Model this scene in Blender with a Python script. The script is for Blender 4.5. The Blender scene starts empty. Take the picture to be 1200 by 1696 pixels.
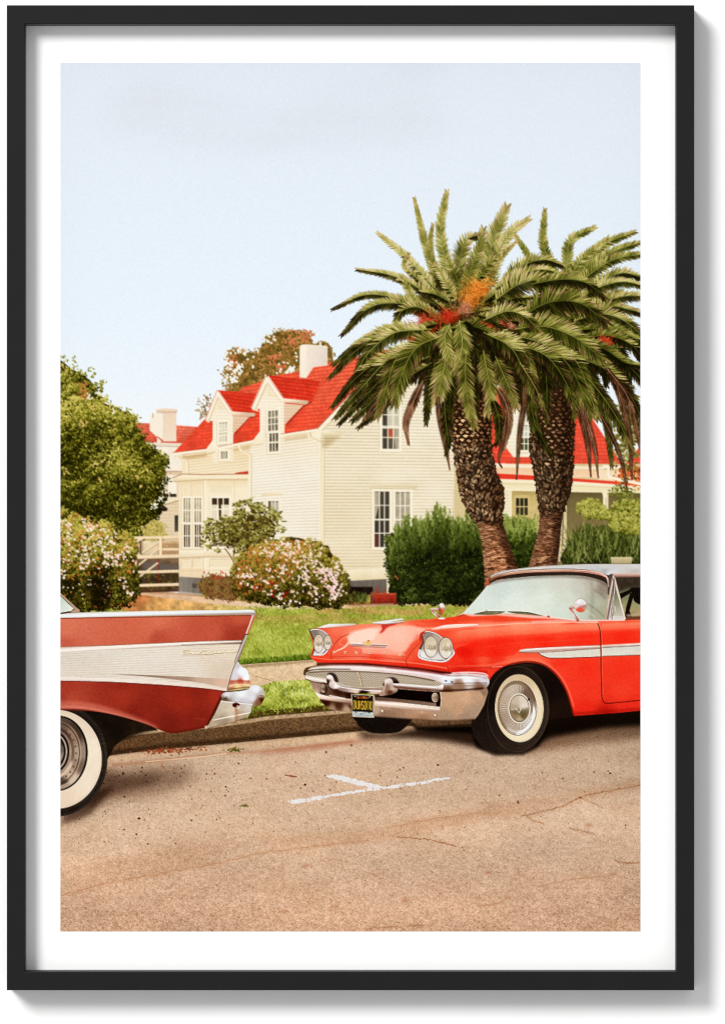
import bpy
import math
import numpy as np

# A framed photographic print hanging on a white wall.  1 unit of the layout = 0.5 mm; the layout's
# origin is the top left corner of the picture, x to the right, y down.
U = 0.0005
CAM = 4.5                      # metres from the lens to the front face of the frame
TF = 0.028                     # how far the frame stands off the wall
RECESS = 0.017                 # front face of the frame to the sheet
ZC = 1.5                       # height of the picture's centre above the floor

scene = bpy.context.scene
cd = bpy.data.cameras.new('camera')
cam = bpy.data.objects.new('camera', cd)
scene.collection.objects.link(cam)
cam.location = (0, -TF - CAM, ZC)
cam.rotation_euler = (math.radians(90), 0, 0)
cd.sensor_fit = 'HORIZONTAL'
cd.sensor_width = 36
cd.lens = 36 * CAM / (1200 * U)
cd.clip_end = 100
scene.camera = cam

# soft even room light
world = bpy.data.worlds.new('World')
scene.world = world
world.use_nodes = True
bg = world.node_tree.nodes['Background']
bg.inputs[0].default_value = (1, 1, 1, 1)
bg.inputs[1].default_value = .61
# one large softbox up to the left, out of the picture
ld = bpy.data.lights.new('softbox', 'AREA')
ld.shape = 'DISK'
ld.size = 6.2
ld.energy = 2700
ld.color = (1, .995, .985)
lamp_ob = bpy.data.objects.new('softbox', ld)
scene.collection.objects.link(lamp_ob)
lamp_ob.location = (-8.4, -12, ZC + 8.4)
lamp_ob.rotation_euler = (math.radians(90) - math.atan2(8.4, math.hypot(8.4, 12)), 0, -math.atan2(8.4, 12))
scene.view_settings.view_transform = 'Standard'
scene.view_settings.look = 'None'
scene.view_settings.exposure = 0
scene.view_settings.gamma = 1
scene.view_settings.use_curve_mapping = False
try:
    scene.cycles.use_denoising = True
    scene.cycles.max_bounces = 8
    scene.cycles.filter_width = 1.1
except Exception:
    pass
ILLUM = 1.25                   # light falling on the sheet, times the print's own reflectance gives the picture


def at(px, py, depth=0.0):
    """layout point on a plane the given depth behind the frame's front face"""
    k = U * (1 + depth / CAM)
    return ((px - 600) * k, -TF + depth, ZC + (848 - py) * k)


def tag(o, label=None, cat=None, kind=None, group=None):
    for k, v in (('label', label), ('category', cat), ('kind', kind), ('group', group)):
        if v:
            o[k] = v
    return o


def link(o, parent=None):
    scene.collection.objects.link(o)
    o.parent = parent
    return o


def mat(name, col, rough=.6, spec=.5, noise=None, bump=None):
    m = bpy.data.materials.new(name)
    m.use_nodes = True
    nt = m.node_tree
    b = nt.nodes['Principled BSDF']
    b.inputs['Base Color'].default_value = (*col, 1)
    b.inputs['Roughness'].default_value = rough
    b.inputs['Specular IOR Level'].default_value = spec
    if noise or bump:
        tc = nt.nodes.new('ShaderNodeTexCoord')
        nz = nt.nodes.new('ShaderNodeTexNoise')
        nt.links.new(tc.outputs['Object'], nz.inputs['Vector'])
        nz.inputs['Scale'].default_value = (noise or bump)[0]
        nz.inputs['Detail'].default_value = 6
        if noise:
            mx = nt.nodes.new('ShaderNodeMix')
            mx.data_type = 'RGBA'
            mx.inputs[6].default_value = (*[c * (1 - noise[1]) for c in col], 1)
            mx.inputs[7].default_value = (*[c * (1 + noise[1]) for c in col], 1)
            nt.links.new(nz.outputs['Fac'], mx.inputs[0])
            nt.links.new(mx.outputs[2], b.inputs['Base Color'])
        if bump:
            bp = nt.nodes.new('ShaderNodeBump')
            bp.inputs['Strength'].default_value = bump[1]
            bp.inputs['Distance'].default_value = bump[2]
            nt.links.new(nz.outputs['Fac'], bp.inputs['Height'])
            nt.links.new(bp.outputs['Normal'], b.inputs['Normal'])
    return m


def mesh(name, verts, faces, m, parent=None):
    me = bpy.data.meshes.new(name)
    me.from_pydata(verts, [], faces)
    me.materials.append(m)
    me.update()
    return link(bpy.data.objects.new(name, me), parent)


M_WALL = mat('wall_paint', (.93, .93, .93), .9, .2, noise=(60, .01), bump=(180, .15, .0006))
M_FRAME = mat('black_lacquered_wood', (.005, .005, .0052), .45, .22, noise=(40, .25), bump=(220, .12, .0004))
M_PAPER = mat('white_paper', (.93, .93, .93), .9, .15, bump=(900, .1, .0002))
M_BOARD = mat('brown_hardboard', (.23, .14, .08), .85, .2, noise=(90, .2))

# ---------------------------------------------------------------- wall
tag(mesh('wall', [(-3, 0, -1.5), (3, 0, -1.5), (3, 0, 4.5), (-3, 0, 4.5)], [(0, 1, 2, 3)], M_WALL), 'plain white wall behind the framed print', kind='structure')

# ---------------------------------------------------------------- frame
frame = link(bpy.data.objects.new('picture_frame', None))
frame.location = at(580, 1641)
frame.location.y = 0
FO = (11.2, 8.0, 1149.2, 1640.8)         # outer edges
FI = (41.5, 39.4, 1119.3, 1609.6)        # sight edges
fx, fz = frame.location.x, frame.location.z
C_O = [(FO[0], FO[1]), (FO[2], FO[1]), (FO[2], FO[3]), (FO[0], FO[3])]
C_I = [(FI[0], FI[1]), (FI[2], FI[1]), (FI[2], FI[3]), (FI[0], FI[3])]
BV = 1.6
for i in range(4):
    j = (i + 1) % 4

    def ring_pt(k, s, y):
        """corner k, s = 0 outer edge .. 1 sight edge"""
        o, n = C_O[k], C_I[k]
        x = (o[0] + (n[0] - o[0]) * s - 600) * U
        z = ZC + (848 - (o[1] + (n[1] - o[1]) * s)) * U
        return (x - fx, y, z - fz)
    w = 30.6
    prof = [(0, -.0006), (0, -TF + BV * U), (BV * .35 / w, -TF + BV * .35 * U), (BV / w, -TF), (1 - BV / w, -TF), (1 - BV * .35 / w, -TF + BV * .35 * U), (1, -TF + BV * U), (1, -TF + RECESS + .003), (1 - 8 / w, -TF + RECESS + .003), (1 - 8 / w, -.0006)]
    vs = [ring_pt(i, s, y) for s, y in prof] + [ring_pt(j, s, y) for s, y in prof]
    n = len(prof)
    fs = [(a, (a + 1) % n, n + (a + 1) % n, n + a) for a in range(n)] + [tuple(range(n))[::-1], tuple(range(n, 2 * n))]
    r_ = mesh('frame_rail', vs, fs, M_FRAME, frame)
tag(frame, 'slim matt black picture frame with square mitred corners on a white wall', 'picture frame')
_d = RECESS + .0022


def slab(name, x0, y0, x1, y1, d0, d1, m, parent, org):
    P = [at(x, y, d) for d in (d0, d1) for x, y in ((x0, y0), (x1, y0), (x1, y1), (x0, y1))]
    P = [(p[0] - org[0], p[1] - org[1], p[2] - org[2]) for p in P]
    return mesh(name, P, [(3, 2, 1, 0), (4, 5, 6, 7), (0, 1, 5, 4), (1, 2, 6, 5), (2, 3, 7, 6), (3, 0, 4, 7)], m, parent)


slab('backing_board', 36, 34, 1125, 1615, RECESS + .0004, RECESS + .0026, M_BOARD, frame, frame.location)

# ---------------------------------------------------------------- the printed picture
# The sheet carries a printed photograph.  Its inks are worked out here, shape by shape, in the
# sheet's own coordinates, and end up as colours of the flat print mesh.
K = 5 / 3                      # ink dots per unit (a unit is 0.5 mm on the sheet)
PX0, PY0, PX1, PY1 = 100.0, 103.3, 1060.0, 1543.3
W, H = 1600, 2400
CV = np.zeros((H, W, 3), np.float32)
IDM = np.zeros((H, W), np.int16)
REG = ['sky']                  # printed regions: 'part' or 'part/sub_part'
cur = 0
CLIP = None
rng = np.random.default_rng(7)
NT = np.random.default_rng(3).random((256, 256)).astype(np.float32)


def ident(name):
    global cur
    if name is None:
        cur = -1
        return
    if name not in REG:
        REG.append(name)
    cur = REG.index(name)


def each(name):                # a printed region of its own for the next of its kind
    ident('%s#%d' % (name, 1 + sum(r_.split('#')[0] == name for r_ in REG)))


def noise(X, Y, s, seed=0, sy=None):
    x = X / s + seed * 17.13
    y = Y / (sy or s) + seed * 7.77
    xi = np.floor(x).astype(np.int32)
    yi = np.floor(y).astype(np.int32)
    fx = x - xi
    fy = y - yi
    fx = fx * fx * (3 - 2 * fx)
    fy = fy * fy * (3 - 2 * fy)
    a = NT[yi & 255, xi & 255]
    b = NT[yi & 255, (xi + 1) & 255]
    c = NT[(yi + 1) & 255, xi & 255]
    d = NT[(yi + 1) & 255, (xi + 1) & 255]
    return (a * (1 - fx) + b * fx) * (1 - fy) + (c * (1 - fx) + d * fx) * fy


def fbm(X, Y, s, seed=0, o=4, sy=None):
    v = 0
    a = .5
    t = 0
    sy = sy or s
    for k in range(o):
        v = v + a * noise(X, Y, s, seed + k * 3, sy)
        t += a
        a *= .5
        s *= .5
        sy *= .5
    return v / t


def cr(pts, closed=False, n=8):
    P = np.asarray(pts, float)
    if closed:
        P = np.vstack([P[-1], P, P[0], P[1]])
    else:
        P = np.vstack([2 * P[0] - P[1], P, 2 * P[-1] - P[-2]])
    t = np.linspace(0, 1, n, endpoint=False)[:, None]
    out = []
    for i in range(1, len(P) - 2):
        p0, p1, p2, p3 = P[i - 1:i + 3]
        out.append(.5 * (2 * p1 + (p2 - p0) * t + (2 * p0 - 5 * p1 + 4 * p2 - p3) * t ** 2 + (3 * p1 - p0 - 3 * p2 + p3) * t ** 3))
    if not closed:
        out.append(P[-2][None])
    return np.vstack(out)


def ell(cx, cy, rx, ry, ang=0, n=48):
    t = np.linspace(0, 2 * np.pi, n, endpoint=False)
    a = np.radians(ang)
    x, y = rx * np.cos(t), ry * np.sin(t)
    return np.stack([cx + x * np.cos(a) - y * np.sin(a), cy + x * np.sin(a) + y * np.cos(a)], 1)


def cov(poly, pad=0):
    P = (np.asarray(poly, float) - (PX0, PY0)) * K
    x0 = max(0, int(np.floor(P[:, 0].min())) - pad)
    x1 = min(W, int(np.ceil(P[:, 0].max())) + 1 + pad)
    y0 = max(0, int(np.floor(P[:, 1].min())) - pad)
    y1 = min(H, int(np.ceil(P[:, 1].max())) + 1 + pad)
    if x1 <= x0 or y1 <= y0:
        return None
    SS = 3
    w, h = x1 - x0, y1 - y0
    ys = (np.arange(h * SS) + .5) / SS + y0
    Q = np.roll(P, -1, 0)
    ya, yb = P[:, 1], Q[:, 1]
    r, e = np.nonzero((ya[None] <= ys[:, None]) != (yb[None] <= ys[:, None]))
    if len(r) == 0:
        return None
    x = P[e, 0] + (ys[r] - ya[e]) * (Q[e, 0] - P[e, 0]) / (yb[e] - ya[e]) - x0
    x = np.clip(x, 0, w)
    s = np.where(yb[e] > ya[e], 1., -1.)
    xi = np.floor(x).astype(int)
    f = x - xi
    n = h * SS * (w + 2)
    acc = np.bincount(r * (w + 2) + xi, s * (1 - f), n) + np.bincount(r * (w + 2) + xi + 1, s * f, n)
    al = np.abs(np.cumsum(acc.reshape(h * SS, w + 2), 1))[:, :w]
    al = np.minimum(al, 1).reshape(h, SS, w).mean(1).astype(np.float32)
    return al, y0, x0


def box1(a, r, ax):
    if r < 1:
        return a
    n = a.shape[ax]
    pad = [(0, 0)] * a.ndim
    pad[ax] = (r + 1, r)
    c = np.cumsum(np.pad(a, pad, mode='edge'), axis=ax, dtype=np.float64)
    hi = np.take(c, np.arange(n) + 2 * r + 1, axis=ax)
    lo = np.take(c, np.arange(n), axis=ax)
    return ((hi - lo) / (2 * r + 1)).astype(np.float32)


def blur(a, rad):
    r = int(round(rad * K * .6))
    for _ in range(3):
        a = box1(box1(a, r, 0), r, 1)
    return a


def grid(y0, x0, h, w):
    X, Y = np.meshgrid((np.arange(w) + x0 + .5) / K + PX0, (np.arange(h) + y0 + .5) / K + PY0)
    return X.astype(np.float32), Y.astype(np.float32)


def comp(al, y0, x0, col, a=1., mode='n'):
    h, w = al.shape
    if CLIP is not None:
        al = al * CLIP[y0:y0 + h, x0:x0 + w]
    D = CV[y0:y0 + h, x0:x0 + w]
    if callable(col):
        X, Y = grid(y0, x0, h, w)
        c = np.asarray(col(X, Y), np.float32) / 255
    else:
        c = np.asarray(col, np.float32) / 255
    A = (al * a)[..., None]
    if mode == 'm':
        D *= 1 - A * (1 - c)
    elif mode == 's':
        D += A * c * (1 - D)
    else:
        D += A * (c - D)
    if cur >= 0 and mode == 'n' and a >= .6:
        I = IDM[y0:y0 + h, x0:x0 + w]
        I[al > .5] = cur


def fill(poly, col, a=1., soft=0, mode='n'):
    r = cov(poly, int(soft * K * 2) + 2 if soft else 0)
    if r is None:
        return
    al, y0, x0 = r
    if soft:
        al = blur(al, soft)
    comp(al, y0, x0, col, a, mode)


def stroke_poly(pts, w, smooth=False):
    P = np.asarray(pts, float)
    if smooth and len(P) > 2:
        P = cr(P)
    T = np.gradient(P, axis=0)
    L = np.hypot(T[:, 0], T[:, 1])[:, None]
    T = T / np.maximum(L, 1e-6)
    N = np.stack([-T[:, 1], T[:, 0]], 1)
    if np.isscalar(w):
        ww = np.full(len(P), float(w))
    else:
        ww = np.interp(np.linspace(0, 1, len(P)), np.linspace(0, 1, len(w)), w)
    ww = ww[:, None] / 2
    return np.vstack([P + N * ww, (P - N * ww)[::-1]])


def stroke(pts, w, col, a=1., smooth=False, soft=0, mode='n'):
    fill(stroke_poly(pts, w, smooth), col, a, soft, mode)


def ring(P, w, col, a=1.):
    P = np.asarray(P)
    m = P.mean(0)
    d = P - m
    k = w / 2 / np.hypot(d[:, 0], d[:, 1])[:, None]
    o, i = P + d * k, P - d * k
    fill(np.vstack([o, o[:1], i[:1], i[::-1]]), col, a)


def contrast(poly, k, piv, sh=0., soft=.5):
    r_ = cov(poly, 4)
    al = blur(r_[0], soft)[..., None]
    D = CV[r_[1]:r_[1] + al.shape[0], r_[2]:r_[2] + al.shape[1]]
    p = np.asarray(piv, np.float32) / 255
    D += al * (np.clip((D - p) * k + p + sh / 255, 0, 1) - D)


def clip(poly=None):
    global CLIP
    if poly is None:
        CLIP = None
        return
    CLIP = np.zeros((H, W), np.float32)
    r = cov(poly)
    if r:
        al, y0, x0 = r
        CLIP[y0:y0 + al.shape[0], x0:x0 + al.shape[1]] = al


def V(*st):                    # gradient down the sheet: y, colour, y, colour ...
    ys = st[0::2]
    cs = np.array(st[1::2], float)
    return lambda X, Y: np.stack([np.interp(Y, ys, cs[:, k]) for k in range(3)], -1)


def HG(*st):                   # gradient across the sheet
    xs = st[0::2]
    cs = np.array(st[1::2], float)
    return lambda X, Y: np.stack([np.interp(X, xs, cs[:, k]) for k in range(3)], -1)


def LG(p, q, *cs):             # gradient along p-q with evenly spaced colours
    p = np.array(p, float)
    d = np.array(q, float) - p
    cs = np.array(cs, float)
    n = np.linspace(0, 1, len(cs))

    def f(X, Y):
        t = ((X - p[0]) * d[0] + (Y - p[1]) * d[1]) / (d @ d)
        return np.stack([np.interp(t, n, cs[:, k]) for k in range(3)], -1)
    return f


def G(*pts, p=3.):             # blend of colours pinned at points
    P = np.array([q[:2] for q in pts], float)
    cs = np.array([q[2] for q in pts], float)

    def f(X, Y):
        num = 0
        den = 0
        for (x, y), c in zip(P, cs):
            w = 1 / (((X - x) ** 2 + (Y - y) ** 2) ** (p / 2) + 1e-3)
            num = num + w[..., None] * c
            den = den + w
        return num / den[..., None]
    return f


def tx(col, amt, s, seed=0, sy=None, o=3):      # colour with paper-flat printed grain of the depicted surface
    def f(X, Y):
        c = col(X, Y) if callable(col) else np.asarray(col, float)
        return np.clip(c * (1 + amt * (fbm(X, Y, s, seed, o, sy)[..., None] - .5) * 2), 0, 255)
    return f


def rows(xl, a0, d0, xr, b0, d1, base, dark, lw=.16, lite=None, brk=0, seed=0):
    """horizontal boards or courses: line i runs from (xl, a0+i*d0) to (xr, b0+i*d1)"""
    def f(X, Y):
        s = (X - xl) / (xr - xl)
        i = (Y - (a0 + (b0 - a0) * s)) / (d0 + (d1 - d0) * s)
        v = i - np.floor(i)
        B = base(X, Y) if callable(base) else np.broadcast_to(np.asarray(base, float), X.shape + (3,))
        k = np.clip(1 - np.abs(v - lw * .5) / lw, 0, 1) + .18 * np.clip(v, 0, 1)
        k = k * (.65 + .7 * noise(X, np.floor(i) * 9.1, 40, seed))
        if brk:
            row = np.floor(i)
            u = X / brk + NT[(row.astype(int) * 37) & 255, 5]
            uu = u - np.floor(u)
            k = k + .45 * (uu < .1)
            tone = NT[(np.floor(u).astype(int)) & 255, (row.astype(int) * 13) & 255]
            B = B * (1 + .12 * (tone - .5))[..., None]
        return B + (np.asarray(dark, float) - B) * np.clip(k, 0, 1)[..., None]
    return f


def stamps(x, y, ang, ln, wd, cols, a=1.):
    """small leaf shapes, one after another"""
    n = len(x)
    X = (np.asarray(x, float) - PX0) * K
    Y = (np.asarray(y, float) - PY0) * K
    bc = lambda v: np.broadcast_to(np.asarray(v, float), n)
    ang, ln, wd = bc(ang), bc(ln) * K, bc(wd) * K
    cols = np.broadcast_to(np.asarray(cols, np.float32) / 255, (n, 3))
    for c0 in range(0, n, 1200):
        k = slice(c0, min(n, c0 + 1200))
        s = int(np.ceil(2 * max(ln[k].max(), wd[k].max()))) + 3
        ix = np.floor(X[k] - s / 2).astype(int) + 1
        iy = np.floor(Y[k] - s / 2).astype(int) + 1
        g = np.arange(s)
        gx = (ix[:, None] + g + .5 - X[k][:, None])[:, None, :].astype(np.float32)
        gy = (iy[:, None] + g + .5 - Y[k][:, None])[:, :, None].astype(np.float32)
        ca = np.cos(ang[k])[:, None, None].astype(np.float32)
        sa = np.sin(ang[k])[:, None, None].astype(np.float32)
        u = (gx * ca + gy * sa) / ln[k][:, None, None].astype(np.float32)
        al = np.clip(wd[k][:, None, None].astype(np.float32) * (1 - u * u) - np.abs(gy * ca - gx * sa) + .5, 0, 1)
        A = (al * a)[..., None]
        ck = cols[k]
        M = al > .5
        for i in range(len(ix)):
            x0, y0 = ix[i], iy[i]
            if x0 >= W or y0 >= H or x0 + s <= 0 or y0 + s <= 0:
                continue
            if x0 < 0 or y0 < 0 or x0 + s > W or y0 + s > H or CLIP is not None:
                u0, v0 = max(0, -x0), max(0, -y0)
                u1, v1 = min(s, W - x0), min(s, H - y0)
                w_ = A[i][v0:v1, u0:u1]
                if CLIP is not None:
                    w_ = w_ * CLIP[y0 + v0:y0 + v1, x0 + u0:x0 + u1, None]
                D = CV[y0 + v0:y0 + v1, x0 + u0:x0 + u1]
                D += w_ * (ck[i] - D)
                if cur >= 0:
                    IDM[y0 + v0:y0 + v1, x0 + u0:x0 + u1][w_[..., 0] > .5] = cur
                continue
            D = CV[y0:y0 + s, x0:x0 + s]
            D += A[i] * (ck[i] - D)
            if cur >= 0:
                np.copyto(IDM[y0:y0 + s, x0:x0 + s], cur, where=M[i])


def inside(poly, n, edge=0):
    """n random points inside a polygon"""
    P = np.asarray(poly, float)
    lo, hi = P.min(0), P.max(0)
    out = []
    Q = np.roll(P, -1, 0)
    while sum(map(len, out)) < n:
        p = lo + rng.random((n * 2, 2)) * (hi - lo)
        c = np.zeros(len(p), bool)
        for a, b in zip(P, Q):
            t = (a[1] > p[:, 1]) != (b[1] > p[:, 1])
            if b[1] != a[1]:
                c ^= t & (p[:, 0] < (b[0] - a[0]) * (p[:, 1] - a[1]) / (b[1] - a[1]) + a[0])
        out.append(p[c])
    return np.vstack(out)[:n]


def pal(t, *cs):
    cs = np.array(cs, float)
    n = np.linspace(0, 1, len(cs))
    return np.stack([np.interp(t, n, cs[:, k]) for k in range(3)], -1)


def mass(poly, col, rag=6, sc=9, seed=0, thr=.5, a=1):
    """a ragged-edged mass of foliage"""
    r = cov(poly, int(rag * K * 2) + 2)
    if r is None:
        return
    al, y0, x0 = r
    b = blur(al, rag)
    X, Y = grid(y0, x0, *al.shape)
    m = np.clip((b + (fbm(X, Y, sc, seed, 3) - .5) * 1.1 - thr) * 5 + .5, 0, 1) * (b > .02)
    comp(m.astype(np.float32), y0, x0, col, a)


def clumps(poly, nc, rad, per, ln, wd, cols, light=(-.35, -.9), flat=.75, jit=.22, bias=0., shade=None, gray=0, aniso=None):
    """leaf clumps: each is lit on the side of the light and dark below"""
    C = inside(poly, nc)
    C = C[np.argsort(C[:, 1] + rng.normal(0, rad * .8, nc))]
    for cx, cy in C:
        r = rad * (.6 + .8 * rng.random())
        th = rng.random(per) * 6.283
        q = np.sqrt(rng.random(per))
        ox, oy = np.cos(th) * q, np.sin(th) * q * flat
        b = .5 + .45 * (ox * light[0] + oy * light[1]) + rng.normal(0, jit, per) + bias
        if shade is not None:
            b = b + shade(cx, cy)
        o = np.argsort(b + rng.normal(0, .25, per))
        ox, oy, b = ox[o], oy[o], np.clip(b[o], 0, 1)
        ang = rng.random(per) * 6.283 if aniso is None else rng.normal(aniso[0], aniso[1], per)
        stamps(cx + ox * r, cy + oy * r, ang, ln * (.6 + .8 * rng.random(per)), wd * (.6 + .8 * rng.random(per)), pal(b, *cols))
# ---- sky
ident('sky')
SKY = V(103, (220, 227, 236), 230, (222, 230, 239), 380, (225, 234, 243), 520, (228, 237, 245), 620, (232, 240, 247), 720, (238, 243, 246))
fill([(99, 103), (1061, 103), (1061, 1010), (99, 1010)], SKY)


def cloud(X, Y):
    n = fbm(X, Y, 150, 11, 5, 46)
    return np.stack([255 - 17 * n, 255 - 20 * n, 255 - 24 * n], -1)


r = cov([(230, 110), (430, 190), (700, 110), (740, 225), (520, 245), (260, 238), (150, 215)], 80)
comp(blur(r[0], 36), r[1], r[2], cloud, .6, 'm')
fill([(640, 103), (760, 103), (720, 128), (660, 126)], (226, 222, 222), .12, 16, 'm')

# ---- tree behind the roof (orange brown) and a small one at the left gable
ident('autumn_tree')
OT = cr([(378, 640), (374, 610), (380, 582), (398, 578), (415, 582), (432, 578), (434, 560), (452, 552), (464, 547), (478, 552), (497, 546), (512, 552),
         (519, 568), (532, 568), (546, 572), (552, 584), (550, 606), (540, 640), (500, 660), (400, 660)], True)
TC = ((62, 54, 20), (104, 90, 36), (140, 110, 48), (176, 124, 66), (208, 156, 100))
mass(OT, tx((120, 96, 44), .35, 10, 5), 6, 13, 2, .52)
clumps(OT, 260, 8, 22, 1.7, .9, TC, bias=.02, jit=.22)
for cx, cy, rr in ((452, 590, 12), (385, 600, 9), (480, 566, 14), (505, 556, 10), (463, 607, 9)):
    q = rng.normal(0, 1, (26, 2)) * (rr * .6)
    stamps(cx + q[:, 0], cy + q[:, 1], rng.random(26) * 6.3, 2.6, 1.4, pal(rng.random(26), (196, 92, 62), (222, 128, 92), (190, 120, 70)))
ident(None)
for cx, cy, rr, n in ((482, 614, 8, 34), (392, 610, 9, 40), (384, 628, 9, 44), (378, 604, 6, 20), (470, 620, 12, 14), (440, 565, 5, 5), (404, 586, 3, 5), (393, 580, 4, 8),
                      (450, 556, 10, 8), (500, 590, 18, 8), (420, 600, 22, 8), (380, 588, 8, 12), (530, 572, 8, 8)):
    q = rng.normal(0, .55, (n, 2)) * rr
    stamps(cx + q[:, 0], cy + q[:, 1], rng.random(n) * 6.3, 2.3, 1.6, np.full((n, 3), (238, 240, 238.)))
ident('autumn_tree')
q = np.array([(372, 626), (376, 634), (371, 612), (382, 640), (546, 576), (552, 590), (377, 618)])
stamps(np.repeat(q[:, 0], 4) + rng.normal(0, 4, 28), np.repeat(q[:, 1], 4) + rng.normal(0, 4, 28), rng.random(28) * 6.3, 2.2, 1.2, pal(rng.random(28), *TC[1:4]))
ident('bare_tree')
q = np.vstack([rng.normal((340, 680), (8, 10), (70, 2)), rng.normal((346, 666), (5, 5), (24, 2))])
stamps(q[:, 0], q[:, 1], rng.random(94) * 6.3, 2.3, 1.1, pal(rng.random(94), (120, 92, 58), (170, 136, 96), (196, 172, 140)))
stroke([(346, 700), (342, 684), (338, 670)], 1.2, (120, 98, 70))

# ---- neighbouring house at the left
ident('far_house/wall')
fill([(222, 728), (304, 732), (312, 785), (312, 900), (222, 900)], tx(V(730, (240, 233, 224), 780, (243, 236, 226), 800, (236, 224, 208)), .03, 9, 4))
ident('far_house/roof')
TR = rows(200, 696, 4.4, 330, 700, 4.4, tx(V(698, (234, 134, 110), 735, (226, 102, 76)), .18, 5, 8, 12), (196, 66, 48), .2, brk=4)
fill([(210, 700), (250, 701), (330, 707), (303, 733), (268, 731), (232, 730)], TR)
for i in range(17):
    x = 228 + i * 4.4
    stroke([(x + 8 - i * .4, 704), (x, 731)], .8, (186, 62, 44), .35)
stroke([(228, 730.5), (302, 733)], 2.2, (176, 58, 42))
for i in range(18):
    fill(ell(231 + i * 4.1, 730 + i * .15, 1.5, 1.5, n=12), (226, 104, 78))
ident('far_house/wall')
stroke([(230, 734.5), (304, 737)], 3, (232, 218, 204))
stroke([(230, 737.5), (304, 740)], 1.6, (196, 178, 160))
stroke([(275, 783.5), (308, 784.5)], 5, (222, 196, 172))
stroke([(275, 780.5), (308, 781)], 1.2, (168, 128, 104))
fill([(278, 788), (296, 788), (296, 818), (278, 818)], (246, 240, 230))
fill([(281, 818), (292, 818), (292, 823), (281, 823)], (70, 58, 48))
stroke([(277, 787), (277, 825)], 2, (214, 194, 170))
stroke([(294, 789), (294, 825)], 3.4, (226, 210, 186))
# lower annexe with sloping eave
fill([(266, 830), (296, 823), (296, 900), (266, 900)], rows(266, 836, 5.4, 296, 834, 5.6, (229, 212, 184), (196, 172, 140), .2))
stroke([(264, 834), (296, 825)], 4.4, (240, 228, 206))
stroke([(266, 838), (296, 829.5)], 1.6, (176, 152, 122))
fill([(285, 850), (296, 848), (296, 890), (286, 890)], (222, 206, 180))
fill([(289, 854), (295, 853), (295, 880), (289, 881)], V(853, (62, 62, 50), 881, (96, 88, 70)))
fill(cr([(270, 838), (277, 842), (276, 846), (268, 846)], True), (52, 42, 34))
ident('far_house/chimney')
fill([(248, 690), (260, 684), (260, 735), (268, 731), (248, 713)], (238, 228, 216))
fill([(260, 682), (271, 680), (271, 730), (248, 713), (248, 692)], (240, 231, 220))
fill([(271, 681), (292, 682), (292, 731), (270, 731)], V(681, (228, 205, 185), 731, (235, 218, 202)))
fill([(258, 678), (274, 675.5), (294, 678), (294, 682), (271, 683), (259, 683)], V(676, (240, 222, 204), 683, (214, 186, 164)))
stroke([(260, 683), (271, 683.6), (293, 682.6)], .9, (176, 140, 116), .8)
stroke([(253, 684), (253, 692)], 2.4, (206, 178, 158))
stroke([(270.5, 683), (270.5, 730)], .8, (206, 184, 166), .7)

# ---- main house: roofs
RED = (235, 74, 44)
ident('house/roof')
RP = [(287, 750), (336, 697), (352, 680), (360, 647), (395, 648), (402, 641), (433, 632), (447, 623), (497, 615), (520, 607), (545, 600), (585, 592), (640, 578),
      (700, 600), (560, 690), (526, 711), (450, 722), (419, 730), (362, 741), (340, 746)]
fill(RP, rows(280, 560, 5.3, 640, 500, 6.3, tx(G((300, 740, (231, 82, 58)), (345, 700, (234, 84, 58)), (410, 645, (240, 106, 76)), (400, 720, (235, 80, 54)), (480, 700, (238, 88, 60)),
                                                    (530, 650, (242, 108, 76)), (570, 610, (243, 116, 84)), (540, 690, (239, 96, 66))), .1, 18, 3), (212, 62, 42), .2, brk=7))
# chimney
ident('house/chimney')
fill(cr([(496, 574), (499, 571.5), (508, 570.5), (540, 573.5), (542, 577)], False).tolist() + [(542, 605), (519, 608), (507, 626), (496, 625)], V(570, (244, 236, 226), 625, (240, 230, 218)))
fill([(507, 571), (541, 574), (541.5, 605), (519, 608), (507, 625)], tx(LG((507, 580), (541, 580), (234, 222, 212), (222, 210, 204)), .03, 8, 3))
stroke([(497, 573), (500, 571), (508, 570.8), (540, 573.4)], 1.3, (250, 240, 230))
# dormers
CREAM = (243, 236, 219)


def dormer(ap, lo, ro, base, wl, wr):
    clap_ = rows(wl, ap[1], 5.0, wr, ap[1] - 1.5, 5.3, V(ap[1], (240, 228, 204), ap[1] + 40, (250, 245, 234)), (222, 206, 178), .18)
    fill([ap, lo, (wl, lo[1]), (wl, base), (wr, base - 4), (wr, ro[1]), ro], clap_)
    return


def dormer_roof(poly):
    fill(poly, rows(poly[0][0], poly[0][1], 5.6, poly[1][0], poly[1][1], 6, tx((228, 68, 46), .1, 14, 5), (192, 44, 30), .24, brk=7))


ident('house/dormer_roof#1')
dormer_roof([(361, 646), (424, 653), (427, 683), (384, 683)])
ident('house/dormer#1')
dormer((360, 647), (344, 697), (386, 690), 768, 352, 386)
fill([(386, 688), (414, 690), (388, 716), (386, 722)], rows(386, 690, 5, 414, 690, 5, (232, 204, 178), (204, 172, 146), .2))
stroke([(384, 684.5), (422, 687)], 6.2, LG((384, 681), (386, 690), (250, 238, 222), (244, 226, 206), (214, 190, 166)))
stroke([(342, 697), (360.5, 649)], 6.5, (246, 240, 226))
stroke([(360, 649), (384, 684)], 5.4, (248, 243, 232))
stroke([(346, 697), (361, 658)], 2.2, (222, 200, 166))
stroke([(361, 657), (380, 686)], 1.2, (226, 208, 178))
stroke([(339.5, 697), (359.5, 645.5), (384, 681.5)], 1, (190, 66, 50), .8)
fill([(341, 694), (348, 697), (346, 700), (341, 698)], (236, 222, 196))
fill([(361, 667), (371, 676), (361, 676)], (236, 220, 190))
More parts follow.
